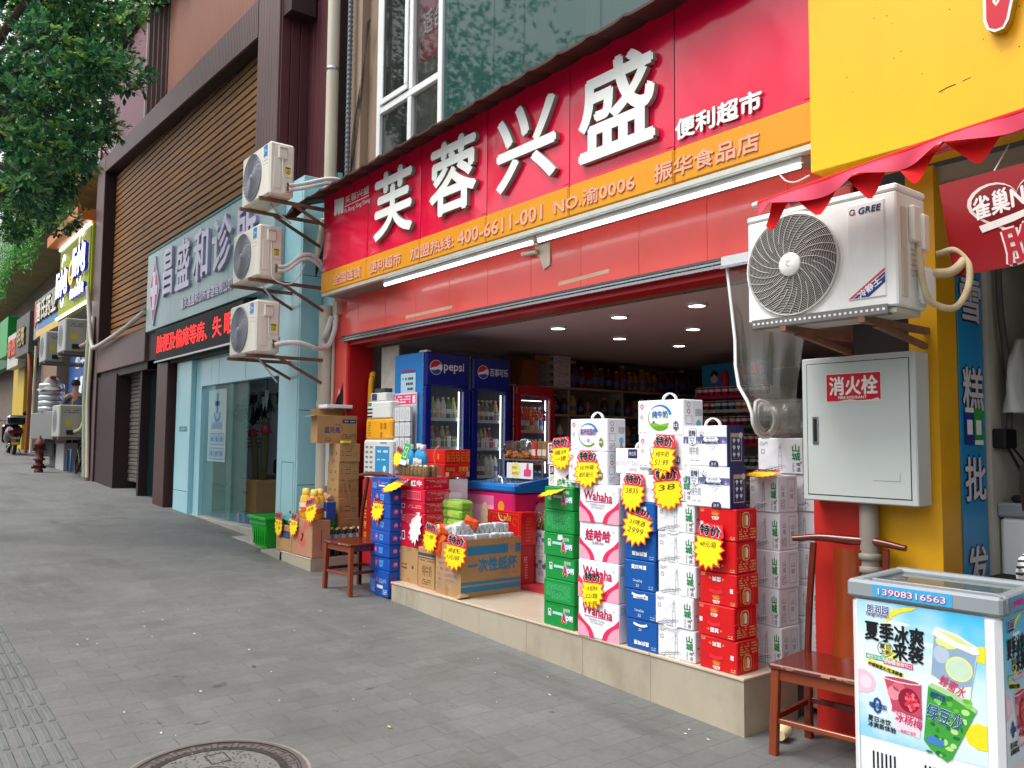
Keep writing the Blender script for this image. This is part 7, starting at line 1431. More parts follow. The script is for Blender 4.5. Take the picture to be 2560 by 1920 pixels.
# cola bottles
mcl, mcap = mat('cola_bottle', '#23262a', .08, var=0, trans=.5, spec=.8), mat('cap_cream', '#d8c9a8', .5)
k = 0; pb = None
for j in range(2):
    for i in range(6):
        if pb is None:
            b = MB(); b.lathe((0, 0, 0), [(.035, 0), (.042, .02), (.042, .13), (.040, .15), (.042, .17), (.03, .23), (.014, .265), (.014, .28), (0, .28)], mcl, 14); pb = b.build('soda_bottle', loc=(0, 0, 0), label='x', cat='bottle', group='dark soda bottles on the step')
            b = MB(); b.lathe((0, 0, .275), [(.017, 0), (.017, .022), (0, .022)], mcap, 12); b.build('cap', pb); b = MB(); b.lathe((0, 0, 0), [(.0425, .18), (.0305, .2302)], mat('bottle_clear', '#aeb8bc', .1, trans=.4), 14, caps=False); b.build('shoulder', pb); o = pb
        else: o = dup(pb)
        o.location = (-8.355-.088*j, 4.05+i*.09-.02*j, .335); o['label'] = 'dark soda bottle with cream cap in the cluster behind the wooden chair'
# red vertical promo boards next to the cartons
b = MB(); b.box(-7.93, 4.22, .3, -7.5, 4.26, 1.18, mat('promo_red', '#a80f16', .4, var=.1, scale=4), .004); F = XF((-7.93, 4.22, .3)); b.text(F, '广州王老吉凉茶', .08, .1, .14, .8, ink('#d9a63a'), .002) if False else None
for k, ch in enumerate('正宗王老吉'): b.text(F, ch, .05, .70-k*.11, .11, .78-k*.11, ink('#d9a63a'), .002, bold=.001); b.noise_lines(F, .2, .70-k*.11, .3, .78-k*.11, 2, ink('#d9a63a'))
b.build('promo_board', label='dark red promo board with gold characters behind the carton column', cat='board')
b = MB(); b.add([(-7.42, 4.10, .35), (-7.28, 4.10, .35), (-7.2, 4.3, 1.3), (-7.34, 4.3, 1.3)], [(0, 1, 2, 3)], mat('promo_red2', '#d01a2a', .4)); b.build('red_banner', label='bright red slanted banner strip behind the left chair back', cat='banner')
# dispensers stacked in front of the fridge side
mwp = mat('dispenser_white', '#dcdedb', .35, var=.03); myw = mat('dispenser_yellow', '#f0a81e', .4, var=.05)
b = MB(); b.box(-8.3, 4.43, .306, -7.7, 4.62, 1.17, M_cred, .004); b.build('red_carton', label='red carton base under the white vented crate', cat='carton')
t = thing('vented_crate', 'white vented crate with blue poster stacked above the red carton', 'crate', (-8.0, 4.45, 1.17)); b = MB(); b.box(-8.30, 4.42, 1.171, -7.68, 4.64, 1.60, mwp, .02); F = XF((-8.30, 4.42, 1.171))
for j in range(2):
    for k in range(6): b.rect(F, .05+j*.1, .06+k*.055, .11+j*.1, .085+k*.055, ink('#7f8b84'))
b.rect(F, .27, .05, .58, .36, ink('#2a93c6')); b.noise_lines(F, .3, .28, .55, .33, 1, ink('#d2e6ef'), .002); b.noise_lines(F, .3, .2, .5, .23, 1, ink('#d2e6ef'), .002); b.disc(F, .48, .12, .035, ink('#d2e6ef'), .002, 12); b.rect(F, .38, .385, .52, .405, ink('#8a928e')); b.build('body', t)
t = thing('yellow_container', 'bright yellow container between two white dispensers', 'container', (-8.0, 4.45, 1.601)); b = MB(); b.box(-8.28, 4.43, 1.601, -7.72, 4.63, 1.83, myw, .02); F = XF((-8.28, 4.43, 1.601)); b.noise_lines(F, .05, .03, .12, .2, 6, ink('#9a6412')); b.box(-7.86, 4.418, 1.72, -7.82, 4.435, 1.79, ink('#c98214'), .01); b.box(-7.94, 4.418, 1.72, -7.90, 4.435, 1.79, ink('#c98214'), .01); b.box(-7.94, 4.418, 1.63, -7.90, 4.435, 1.69, ink('#c98214'), .01); b.build('body', t)
t = thing('slotted_container', 'white container with dark slots above the yellow one', 'container', (-8.0, 4.45, 1.831)); b = MB(); b.box(-8.25, 4.43, 1.831, -7.74, 4.63, 2.02, mwp, .015); F = XF((-8.25, 4.43, 1.831)); b.rect(F, .02, .14, .1, .18, ink('#1f8a5a'))
for k in range(3): b.rect(F, .0, .015+k*.04, .12, .035+k*.04, BK)
b.build('body', t)
b = MB(); b.box(-8.20, 4.44, 2.021, -7.86, 4.6, 2.115, mwp, .01); b.rect(XF((-8.20, 4.44, 2.021)), .03, .01, .15, .085, ink('#34366a')); b.build('white_box', label='small white box with navy label on the dispenser pile', cat='box'); b = MB(); b.box(-8.14, 4.46, 2.116, -7.92, 4.56, 2.165, ink('#3c4048'), .006); b.build('grey_box', label='small dark grey boxes on top of the dispenser pile', cat='box')
b = MB(); b.box(-8.36, 4.66, .31, -7.98, 4.68, 2.66, mat('white_board', '#b7b4ab', .5, var=.15), .003); b.build('display_board', label='tall bare white board behind the dispenser pile', cat='board')
# ================================================================ SHOP INTERIOR
M_fblue = mat('fridge_blue', '#101d7a', .3, var=.05, coat=.3); M_fside = mat('fridge_side', '#1b6fb4', .35, var=.05, scale=1.5); M_fred = mat('fridge_red', '#97101f', .3, var=.05, coat=.3)
M_fin = mat('fridge_inside', '#6f7a82', .5, var=.03); M_shelf = mat('fridge_shelf', '#c4d2d6', .4, .2); M_fglass = mat('fridge_glass', '#9fb0b8', .02, var=0, spec=.6, alpha=.10)
M_ledw = mat('fridge_led', '#eef5ff', .4, var=0, emit=2.6)
botcols = ['#7a1c14', '#2f6b2a', '#b8852a', '#3a2418', '#c8c8c0', '#8a2f4a', '#d0641e', '#2a4f8a', '#a7b23a']
def bottle_mesh(b, x, y, z, s, col, cap='#d8d8d0', n=10):
    b.lathe((x, y, z), [(.03*s, 0), (.034*s, .01*s), (.034*s, .13*s), (.026*s, .165*s), (.012*s, .195*s), (.012*s, .205*s)], mat('drink_'+col.strip('#'), col, .15, var=.1, scale=20, spec=.7), n)
    b.lathe((x, y, z+.2*s), [(.0145*s, 0), (.0145*s, .02*s), (0, .02*s)], ink(cap), n)
    b.lathe((x, y, z), [(.0346*s, .05*s), (.0346*s, .1*s)], ink(random.Random(int(x*977+y*531)).choice(['#c8c0b0', '#b83a2a', '#d8b83a', '#4a6fa8', '#d8d8d8'])), n, caps=False)
def fridge(x, y0, y1, ztop, depth, body, side, label, kind, group=None):
    t = thing('drinks_fridge', label, 'fridge', (x-depth/2, (y0+y1)/2, .30), group); z0 = .302; zf = ztop
    b = MB(); b.box(x-depth, y0, z0, x-.06, y0+.03, zf, side, .006); b.box(x-depth, y1-.03, z0, x-.06, y1, zf, side, .006); b.box(x-depth, y0+.03, z0, x-depth+.03, y1-.03, zf, side); b.box(x-depth+.03, y0+.03, zf-.04, x-.06, y1-.03, zf, side); b.box(x-depth+.03, y0+.03, z0, x-.06, y1-.03, z0+.28, side)
    b.box(x-depth+.031, y0+.031, z0+.28, x-depth+.04, y1-.031, zf-.3, M_fin); b.box(x-depth+.04, y0+.031, z0+.28, x-.07, y0+.036, zf-.2, M_fin); b.box(x-depth+.04, y1-.036, z0+.28, x-.07, y1-.031, zf-.2, M_fin)
    b.box(x-.058, y0-.004, z0, x-.05, y0+.012, zf+.004, M_alu, .003)
    b.build('body', t)
    b = MB(); hh = .36 if kind != 'red' else .12
    b.box(x-.05, y0, zf-hh, x, y1, zf, body, .02); b.box(x-.05, y0, z0+.02, x, y1, z0+.30, body, .01); b.box(x-.05, y0, z0+.30, x, y0+.07, zf-hh, body, .004); b.box(x-.05, y1-.07, z0+.30, x, y1, zf-hh, body, .004)
    S = SF((x, y0, 0)); W = y1-y0
    if kind != 'red':
        u, v, r = W*.22, zf-.16, .078
        if kind == 'cn': u, r = W*.26, .075
        b.disc(S, u, v, r, ink('#e8eaee'), .001, 28)
        b.poly(S, [(u+r*.93*math.cos(R(a)), v+r*.93*math.sin(R(a))) for a in range(28, 196, 7)]+[(u-r*.5, v-.0), (u-r*.1, v+r*.05), (u+r*.3, v+r*.25), (u+r*.6, v+r*.45)], ink('#c8202e'), .002)
        b.poly(S, [(u+r*.93*math.cos(R(a)), v+r*.93*math.sin(R(a))) for a in range(206, 336, 7)]+[(u+r*.4, v-r*.2), (u-r*.2, v-r*.35)], ink('#1f4fa8'), .002)
        if kind == 'en': b.text(S, 'pepsi', W*.40, zf-.215, W*.86, zf-.10, ink('#dfe3ea'), bold=.002)
        else: b.text(S, '百事可乐', W*.44, zf-.20, W*.92, zf-.115, ink('#dfe3ea'), bold=.001)
    b.build('door_frame', t)
    b = MB(); b.box(x-.03, y0+.07, z0+.30, x-.024, y1-.07, zf-hh, M_fglass); b.build('glass', t)
    b = MB(); b.box(x-.065, y1-.10, z0+.34, x-.055, y1-.093, zf-hh-.04, M_ledw); 
    if kind == 'red': b.box(x-.12, y0+.1, zf-.17, x-.1, y1-.12, zf-.163, M_ledw)
    b.build('light_strip', t)
    b = MB(); b.cyl((x+.02, y1-.045, z0+.8), (x+.02, y1-.045, z0+1.2), .010, M_alu, 8); b.build('handle', t)
    levels = [z0+.30+k*(zf-hh-z0-.34)/5 for k in range(5)] if kind != 'red' else [z0+.30+k*(zf-hh-z0-.34)/4 for k in range(4)]
    rnd = random.Random(int(y0*100))
    for li, z in enumerate(levels):
        b = MB(); b.box(x-depth+.05, y0+.04, z, x-.075, y1-.04, z+.012, M_shelf); b.box(x-.078, y0+.06, z-.012, x-.07, y1-.1, z+.02, M_shelf if kind != 'red' else ink('#d88a94'))
        if li >= 3 and kind != 'red':
            b.tube([(x-.075, y0+.07, z+.09), (x-.075, y1-.11, z+.09)], .004, WH, 5)
            for k in range(6): yy = y0+.07+k*(y1-y0-.18)/5; b.tube([(x-.075, yy, z+.01), (x-.075, yy, z+.12)], .003, WH, 5)
        b.build('shelf', t)
        gap = (levels[1]-levels[0]); s = min(1.25, gap*.78/.225)
        veg = kind != 'red' and li in (0, 1, 3) and rnd.random() < .65
        n = 6
        for row in range(2):
            for k in range(n):
                yy = y0+.1+k*(y1-y0-.22)/(n-1); xx = x-.13-.11*row
                b = MB()
                if veg and row == 0:
                    for q in range(7):
                        a = rnd.uniform(-.5, .5); b.box(xx-.03+q*.008, yy-.02, z+.014, xx-.025+q*.008, yy+.03, z+.06+.08*rnd.random(), ink(rnd.choice(['#4f7a2a', '#86a05a', '#cfd6c4', '#e0e2d8', '#6f8a3a', '#b8402a'])))
                    b.build('food_pack', t)
                elif li == 2 and kind == 'en':
                    b.lathe((xx, yy, z+.013), [(.028, 0), (.031, .006), (.031, .1), (.026, .115), (0, .115)], ink(rnd.choice(['#3f8f3a', '#7a2a86', '#c8681e', '#2a3f9a'])), 10); b.build('drink_can', t)
                else: bottle_mesh(b, xx, yy, z+.013, s, rnd.choice(botcols if kind != 'red' else ['#d0c22a', '#c8cfca', '#8a1f1a', '#d0641e', '#b9c4c0', '#7fae3a']), rnd.choice(['#b82a2a', '#d8d8d0', '#d8b83a']), 8); b.build('drink_bottle', t)
    return t
fx = -7.24
f1 = fridge(fx, 4.56, 5.11, 2.52, .64, M_fblue, M_fside, 'dark blue drinks fridge with wide word logo, nearest the entrance', 'en', 'dark blue drinks fridges')
f2 = fridge(fx, 5.155, 5.675, 2.505, .64, M_fblue, M_fside, 'dark blue drinks fridge with four character logo, between the other two fridges', 'cn', 'dark blue drinks fridges')
f3 = fridge(fx, 5.76, 6.33, 2.23, .6, M_fred, M_fred, 'red framed drinks fridge with yellow and green bottles at the back', 'red')
b = MB(); S = SF((fx-.02, 5.76, 0)); b.text(S, '娃哈哈', .12, 1.83, .45, 1.98, ink('#d81e2a'), .004, bold=.004); b.build('door_text', f3)
b = MB(); F = XF((0, 4.558, 0)); b.rect(F, -7.74, 2.03, -7.44, 2.31, ink('#a9c6d2'), .002); b.noise_lines(F, -7.70, 2.06, -7.48, 2.28, 4, ink('#2a3f5a'), .003, 3, .6); b.rect(F, -7.72, 2.325, -7.46, 2.35, ink('#8a3a5a'), .002); b.build('price_notice', f1)
t = thing('phone_case_rack', 'pink headed hanging rack of phone accessories on the blue fridge side', 'rack', (-7.6, 4.53, 1.5))
b = MB(); b.box(-7.82, 4.54, 1.50, -7.38, 4.552, 2.09, mat('rack_board', '#9fa6ac', .5)); F = XF((0, 4.539, 0)); b.rect(F, -7.82, 1.965, -7.38, 2.10, ink('#e6c8d4'), .001); b.rect(F, -7.81, 1.98, -7.39, 2.085, ink('#d03a66'), .002); b.noise_lines(F, -7.79, 1.99, -7.5, 2.075, 3, ink('#f0d8e2'), .003); b.rect(F, -7.46, 1.99, -7.405, 2.07, ink('#f0d8e2'), .003); b.build('board', t)
for j in range(3):
    for i in range(4):
        b = MB(); x0 = -7.815+i*.108; z0 = 1.80-j*.16; b.box(x0, 4.47, z0, x0+.095, 4.50, z0+.145, ink('#d4d7da')); F = XF((x0, 4.469, z0)); b.frame(F, .03, .02, .065, .11, .004, ink('#8c9096')); b.tube([(x0+.047, 4.54, z0+.15), (x0+.047, 4.40, z0+.155)], .002, WH, 5); b.build('accessory', t)
# ice cream freezer with curved lid
t = thing('ice_cream_chest', 'pink ice cream chest freezer with bright blue rim inside the entrance', 'freezer', (-6.36, 5.0, .3)); x0, x1, y0, y1 = -6.75, -5.97, 4.72, 5.42
mpk = mat('chest_pink', '#d01f66', .3, var=.06, scale=2); mrim = mat('chest_blue', '#1f6fc0', .3, var=.04)
b = MB(); b.box(x0, y0, .34, x1, y1, 1.12, mpk, .02); F = XF((x0, y0, 0))
for k in range(8): b.rect(F, 0.005, .36+k*.09, (x1-x0)*.62, .36+(k+1)*.09, ink(['#d43a78', '#d85088', '#dc6a9a', '#e084ac', '#e49cbc', '#e8a4c2', '#e9a8c6', '#e07aa6'][k]), .001)
for u, r in ((.10, 0), (.34, 1)):
    b.poly(F, [(u-.045, .55), (u-.06, .9), (u-.03, 1.0), (u+.02, 1.02), (u+.06, .95), (u+.07, .55)], ink('#e6d2a8'), .003)
    if not r: b.poly(F, [(u-.02, .55), (u-.035, .88), (u, .95), (u+.03, .9), (u+.04, .55)], ink('#5a2a1c'), .004)
    else:
        rnd = random.Random(2)
        for k in range(14): b.disc(F, u+rnd.uniform(-.04, .05), rnd.uniform(.58, .98), .006, ink('#6a3018'), .004, 7)
b.disc(F, .60, .99, .05, ink('#e8941c'), .003, 16); b.rect(F, .55, .82, .65, .92, ink('#e8941c'), .003); b.rect(F, .68, .78, .72, .92, ink('#d8e2ea'), .003); S = SF((x1, y0, 0)); b.poly(S, [(.3, .6), (.35, .85), (.5, .92), (.66, .85), (.7, .6)], ink('#7a7a58'), .002); b.text(S, '冰淇淋', .34, .72, .64, .82, ink('#eae6da'), .003); b.build('cabinet', t)
b = MB(); b.box(x0-.015, y0-.015, 1.12, x1+.015, y0+.07, 1.20, mrim, .02); b.box(x0-.015, y1-.07, 1.12, x1+.015, y1+.015, 1.28, mrim, .02); b.box(x0-.015, y0+.07, 1.12, x0+.06, y1-.07, 1.2, mrim, .01); b.add([(x1-.06, y0+.05, 1.12), (x1+.015, y0+.05, 1.12), (x1+.015, y0+.05, 1.2), (x1-.06, y0+.05, 1.2), (x1-.06, y1-.05, 1.12), (x1+.015, y1-.05, 1.12), (x1+.015, y1-.05, 1.275), (x1-.06, y1-.05, 1.275)], [(0, 1, 2, 3), (1, 5, 6, 2), (3, 2, 6, 7), (4, 0, 3, 7)], mrim); b.build('rim', t)
b = MB(); b.add([(x0+.05, y0+.06, 1.19), (x1-.05, y0+.06, 1.19), (x1-.05, y1-.06, 1.26), (x0+.05, y1-.06, 1.26)], [(0, 1, 2, 3)], mat('chest_glass', '#4a6f94', .03, var=0, spec=.9)); b.build('lid', t)
# bread rack on the chest
t = thing('bread_rack', 'small steel rack of bagged bread on the ice cream chest', 'rack', (-6.3, 5.2, 1.26)); mst = mat('rack_steel', '#8c8a86', .35, .6)
b = MB(); b.box(-6.72, 5.10, 1.405, -6.0, 5.36, 1.42, mst, .003)
for xx in (-6.7, -6.03):
    for yy in (5.12, 5.34): b.cyl((xx, yy, 1.24), (xx, yy, 1.405), .01, mst, 8)
b.build('frame', t)
pillow('bread_bag', (-6.56, 5.18, 1.51), .12, .07, .09, 0, 0, 0, mclr, mclr, 'clear bag of orange cakes, left on the bread rack', 'bread bag', 'bread bags on the rack', 31); pillow('bread_bag', (-6.34, 5.18, 1.52), .11, .07, .10, 0, 0, 0, mclr, mclr, 'clear bag of orange cakes, second on the bread rack', 'bread bag', 'bread bags on the rack', 32)
b = MB(); rnd = random.Random(5); mck = mat('cake_orange', '#c8701c', .7, var=.2, scale=20)
for k in range(26): b.lathe((-6.64+rnd.random()*.38, 5.17+rnd.random()*.05, 1.422+rnd.random()*.05), [(0, 0), (.03, .004), (.034, .02), (.02, .04), (0, .044)], mck, 9)
b.build('cakes', t)
for k, (x, c) in enumerate(((-6.19, '#c23a3a'), (-6.10, '#8a6a4a'), (-6.03, '#a9784a'))): b = MB(); b.box(x-.04, 5.14, 1.421, x+.04, 5.24, 1.60, ink(c), .015); b.rect(XF((x, 5.139, 1.42)), -.03, .04, .03, .1, ink('#e0d4c4')); b.build('snack_packet', label=('red topped', 'dark tan', 'light brown')[k]+' snack packet standing at the right end of the bread rack', cat='packet', group='snack packets on the rack')
t = thing('thumb_sign', 'white card with yellow burst and pink thumb up below the bread', 'sign', (-6.2, 5.05, 1.2)); b = MB(); b.box(-6.42, 4.99, 1.24, -6.02, 4.995, 1.39, ink('#e4e4e2'), .001); F = XF((-6.45, 4.989, 1.235)); b.poly(F, [(u+.17, v+.085) for u, v in star(.055, .085, 14, 6)], ink('#efe07a'), .001); b.text(F, '特价', .12, .09, .2, .12, ink('#6b5a1a'), .002); b.text(F, '8.8元', .12, .04, .22, .07, ink('#6b5a1a'), .002)
b.poly(F, [(.30, .03), (.40, .03), (.41, .09), (.37, .10), (.37, .15), (.345, .155), (.335, .10), (.30, .09)], ink('#e0457e'), .002); b.build('card', t)

# left wall shelving behind the fridges
M_rack = mat('shelf_white', '#b9b6ae', .5, var=.06)
sh = thing('wall_shelf', 'long white shelving unit along the left wall of the shop', 'shelf', (-8.6, 8.6, .3))
b = MB()
for y in (6.5, 7.55, 8.6, 9.65, 10.7): b = MB(); b.box(-8.85, y-.015, .302, -8.35, y+.015, 2.3, M_rack); b.build('upright', sh)
for z in (.7, 1.12, 1.55, 1.94, 2.31): b = MB(); b.box(-8.85, 6.5, z, -8.33, 10.7, z+.025, M_rack); b.build('shelf_board', sh)
rnd = random.Random(77)
oil = ['#a8701c', '#7a4a12', '#c08a2a', '#3a1f10', '#8a2412', '#b8922a', '#5a2a14']
pb = {}
def goods_bottle(x, y, z, s, col, cap, lab, grp):
    key = (col, cap)
    if key not in pb:
        b = MB(); bottle_mesh(b, 0, 0, 0, 1, col, cap, 10); pb[key] = o = b.build('goods_bottle', loc=(0, 0, 0), label=lab, cat='bottle', group=grp)
    else: o = dup(pb[key], label=lab)
    o['group'] = grp; o.location = (x, y, z); o.scale = (s*1.5, s*1.5, s); return o
for k in range(22):
    y = 7.6+k*.135; c = rnd.choice(oil); big = rnd.uniform(1.25, 1.75)
    goods_bottle(-8.45+rnd.uniform(-.03, .03), y, 2.336, big, c, rnd.choice(['#b82a1e', '#7a1a12', '#d8b83a']), 'large oil or sauce bottle on the top shelf of the left wall', 'oil bottles on the top shelf')
for z, s, n in ((1.966, 1.15, 26), (1.576, 1.2, 28), (1.146, 1.2, 28)):
    for k in range(n):
        if rnd.random() < .12: continue
        goods_bottle(-8.42+rnd.uniform(-.02, .02), 6.6+k*4.0/n, z, s*rnd.uniform(.8, 1.1), rnd.choice(oil+['#c8a43a', '#4a5a3a', '#d8d0c0']), rnd.choice(['#b82a1e', '#d8d8d0', '#1f1f1f', '#d8b83a']), 'dim sauce bottle on a lower shelf of the left wall', 'sauce bottles on the lower shelves')
# cartons on top of the shelf by the fridges
for i in range(4): carton('lattice' if False else 'beerwhite', 'white_carton', -8.5, 7.25, 2.336+i*.105, .38, .3, .104, '%s small white carton stacked on top of the wall shelf' % ORD[i], 'white cartons on the shelf top')
b = MB(); b.M = Matrix.Translation((-8.45, 6.62, 2.34)) @ Matrix.Rotation(R(8), 4, 'Y'); b.box(-.2, 0, 0, .2, .3, .34, mat('kraft_orange', '#9a5a30', .7, var=.1), .004); b.M = None; b.build('brown_carton', label='tilted orange brown carton on top of the shelf above the red fridge', cat='carton'); carton('kraft', 'brown_carton', -8.6, 7.0, 2.68, .4, .28, .07, 'flat brown carton lying near the ceiling above the shelf', None)
# snack shelf with noodle cups
t = thing('snack_shelf', 'crowded snack shelf with pink noodle cups deep in the shop', 'shelf', (-6.4, 8.7, .3)); b = MB(); b.box(-7.05, 8.62, .302, -7.03, 9.0, 2.3, M_rack); b.box(-5.9, 8.62, .302, -5.88, 9.0, 2.3, M_rack); b.box(-7.05, 8.98, .302, -5.88, 9.0, 2.3, M_rack); b.build('upright', t)
zs = [.75, 1.02, 1.3, 1.58, 1.80, 2.0, 2.18]
cup = ['#b8204a', '#c83a5a', '#9a1f2a', '#2a6f7a', '#c8842a', '#2a2f6a', '#2f6b3a', '#8a2a2a']
for li, z in enumerate(zs):
    b = MB(); b.box(-7.03, 8.56, z, -5.9, 8.98, z+.018, M_shelf); b.box(-7.03, 8.553, z-.02, -5.9, 8.56, z+.02, ink(['#b82a5a', '#2a8a6a', '#c8c4bc'][li % 3])); b.build('shelf_board', t)
cp = {}
for li, z in enumerate(zs):
    for k in range(11):
        c = cup[(k//3+li*2+(0 if li < 6 else 0)) % 8] if li < 6 else ('#b8204a' if k < 7 else '#2a7a9a')
        if c not in cp:
            b = MB(); b.lathe((0, 0, 0), [(.034, 0), (.048, .105), (.05, .108), (.0, .11)], ink(c), 12); b.lathe((0, 0, 0), [(.041, .05), (.0455, .085)], WH, 12, caps=False); b.lathe((0, 0, .107), [(.051, 0), (.051, .006), (0, .007)], WH, 12); cp[c] = o = b.build('noodle_cup', loc=(0, 0, 0), label='x', cat='cup', group='noodle cups on the snack shelf')
        else: o = dup(cp[c])
        o.location = (-6.97+k*.1, 8.62+rnd.uniform(-.01, .02), z+.018); o['label'] = 'small paper noodle cup on the crowded snack shelf'; o['group'] = 'noodle cups on the snack shelf'
b = MB(); b.box(-7.0, 8.7, 2.31, -5.95, 8.72, 2.62, ink('#2a8cb8')); F = XF((-7.0, 8.699, 2.31)); b.text(F, '喝出自信', .55, .16, .98, .26, ink('#e04a7a'), .002, bold=.004); b.text(F, '好状态', .62, .05, .98, .14, ink('#e04a7a'), .002, bold=.004); b.lathe((-6.62, 8.69, 2.33), [(.05, 0), (.06, .1), (.05, .16), (.02, .2)], ink('#b82040'), 14); b.disc(F, .2, .12, .06, ink('#d8b0a0'), .002, 16); b.poly(F, [(.14, .13), (.15, .2), (.2, .23), (.26, .2), (.26, .13), (.2, .18)], BK, .003); b.build('shelf_header', label='blue snack advert board with pink writing above the noodle cups', cat='board')
# right hand goods shelf inside & counter silhouettes
t = thing('center_shelf', 'low dark goods shelf in the middle of the shop', 'shelf', (-7.4, 9.6, .3)); b = MB(); b.box(-8.2, 9.6, .302, -7.2, 9.64, 1.9, M_rack)
for z in (.7, 1.1, 1.5, 1.88): b.box(-8.2, 9.25, z, -7.2, 9.6, z+.02, M_rack)
b.build('frame', t)
for k in range(14):
    b = MB(); x = -8.15+k*.068; h = rnd.uniform(.12, .25); z = rnd.choice((1.12, 1.52, 1.902)); b.box(x, 9.28, z, x+.055, 9.36, z+h, ink(rnd.choice(['#b8923a', '#a8862a', '#8a5a2a', '#c8b23a', '#6a3a2a'])), .004); b.build('goods_box', label='dim yellowish packet on the middle goods shelf', cat='packet', group='packets on the middle shelf')
# counter at the right
b = MB(); b.box(-5.3, 7.6, .302, -2.4, 8.1, 1.25, mat('counter_dark', '#2a2624', .5, var=.1), .01); b.build('counter', label='dark shop counter at the back right of the shop', cat='counter')
# dark red hanging boards in the ceiling corner
b = MB(); b.box(-8.84, 7.9, 2.45, -8.83, 9.0, 2.76, mat('hang_red', '#5a1a1a', .5, var=.1), .002); b.build('dark_red_board', label='dark red board hanging high on the left wall', cat='board')
b = MB(); b.box(-7.55, 4.66, 2.50, -7.40, 4.72, 2.56, WH, .006); b.tube(curve_pts([(-7.5, 4.7, 2.5), (-7.6, 4.68, 2.42), (-7.72, 4.7, 2.47), (-7.75, 4.7, 2.55)], 6), .004, WH, 5); b.build('cable_box', label='small white cable box hanging under the shutter housing', cat='cable box')
# ceiling downlights (lit)
M_dl = mat('downlight_glow', '#ffffff', .4, var=0, emit=9)
for k, (x, y) in enumerate(((-6.28, 5.53), (-5.34, 5.45), (-4.45, 5.47), (-6.45, 6.59), (-5.42, 6.6), (-6.47, 7.62))):
    t = thing('downlight', ('front left', 'front middle', 'front right', 'second row left', 'second row right', 'rearmost')[k]+' round lit downlight in the shop ceiling', 'downlight', (x, y, 2.74), 'round ceiling downlights')
    b = MB(); b.lathe((x, y, 2.745), [(0, .002), (.07, .002), (.07, .018)], M_dl, 20, caps=False); b.build('lamp', t); b = MB(); b.lathe((x, y, 2.745), [(.07, .004), (.072, -.004), (.088, 0), (.09, .02)], mat('ring_white', '#dcdcdc', .4), 20, caps=False); b.build('ring', t)
# rolled clear PVC curtain at the right of the opening
t = thing('pvc_curtain', 'clear plastic door curtain rolled up at the bottom, hanging right of the opening', 'curtain', (-3.0, 4.34, 1.6))
mpv = mat('clear_pvc', '#7d7d74', .05, var=0, spec=1, coat=1, alpha=.22); mpe = mat('pvc_edge', '#e2e6e4', .3, var=.05)
prof = [(4.36, 2.74), (4.35, 2.5), (4.335, 2.25), (4.29, 2.08), (4.25, 1.95), (4.235, 1.85)]
cen = (4.37, 1.755); 
for k in range(30): a = R(170+k*28); r = .136-.0020*k; prof.append((cen[0]+r*math.cos(a), cen[1]+r*.95*math.sin(a)))
XL = [(3, -3.31), (2.75, -3.30), (2.43, -3.25), (2.12, -3.20), (1.97, -3.15), (1.85, -3.06), (1.80, -3.03), (0, -3.03)]
def xl(z):
    for (a, u), (c, v) in zip(XL, XL[1:]):
        if z >= c: return v+(u-v)*(z-c)/(a-c)
    return -3.03
b = MB(); vs = []
for (y, z) in prof:
    for i in range(19): q = i/18; vs.append((xl(z)+(-2.74-xl(z))*q, y-.05*math.sin(q*math.pi)*min(1, max(0, 2.74-z))-.018*math.sin(q*13+z*2.2)*min(1, max(0, (2.7-z)*2)), z))
b.add(vs, [(k*19+i, k*19+i+1, k*19+20+i, k*19+19+i) for k in range(len(prof)-1) for i in range(18)], mpv, True); b.build('sheet', t)
b = MB(); b.tube([(xl(z)-.001, y, z) for y, z in prof], .011, mpe, 8);  b.build('edge_strip', t)
b = MB(); b.box(-3.32, 4.32, 2.735, -2.72, 4.385, 2.80, ink('#c9cdd0'), .006); b.box(-3.32, 4.31, 2.72, -2.72, 4.33, 2.735, M_alu, .002); b.build('hanger_bar', t)
# ================================================================ PERSONS
M_skin = mat('skin', '#c48a6c', .5, var=.05, scale=10); M_hair = mat('hair_black', '#120f0e', .5, var=.1, scale=30)
def skin_body(name, joints, edges, radii, material, parent=None, sub=2, **pr):
    me = bpy.data.meshes.new(name); o0 = WORLD[parent] if parent is not None else Vector((0, 0, 0))
    me.from_pydata([Vector(j)-o0 for j in joints], edges, []); o = bpy.data.objects.new(name, me); COL.objects.link(o)
    if parent is not None: o.parent = parent
    WORLD[o] = o0
    m = o.modifiers.new('s', 'SKIN'); m.use_smooth_shade = True
    for k, v in enumerate(me.skin_vertices[0].data): v.radius = radii[k] if isinstance(radii[k], tuple) else (radii[k], radii[k]); v.use_root = (k == 0)
    s = o.modifiers.new('d', 'SUBSURF'); s.levels = s.render_levels = sub; me.materials.append(material); props(o, **pr); return o
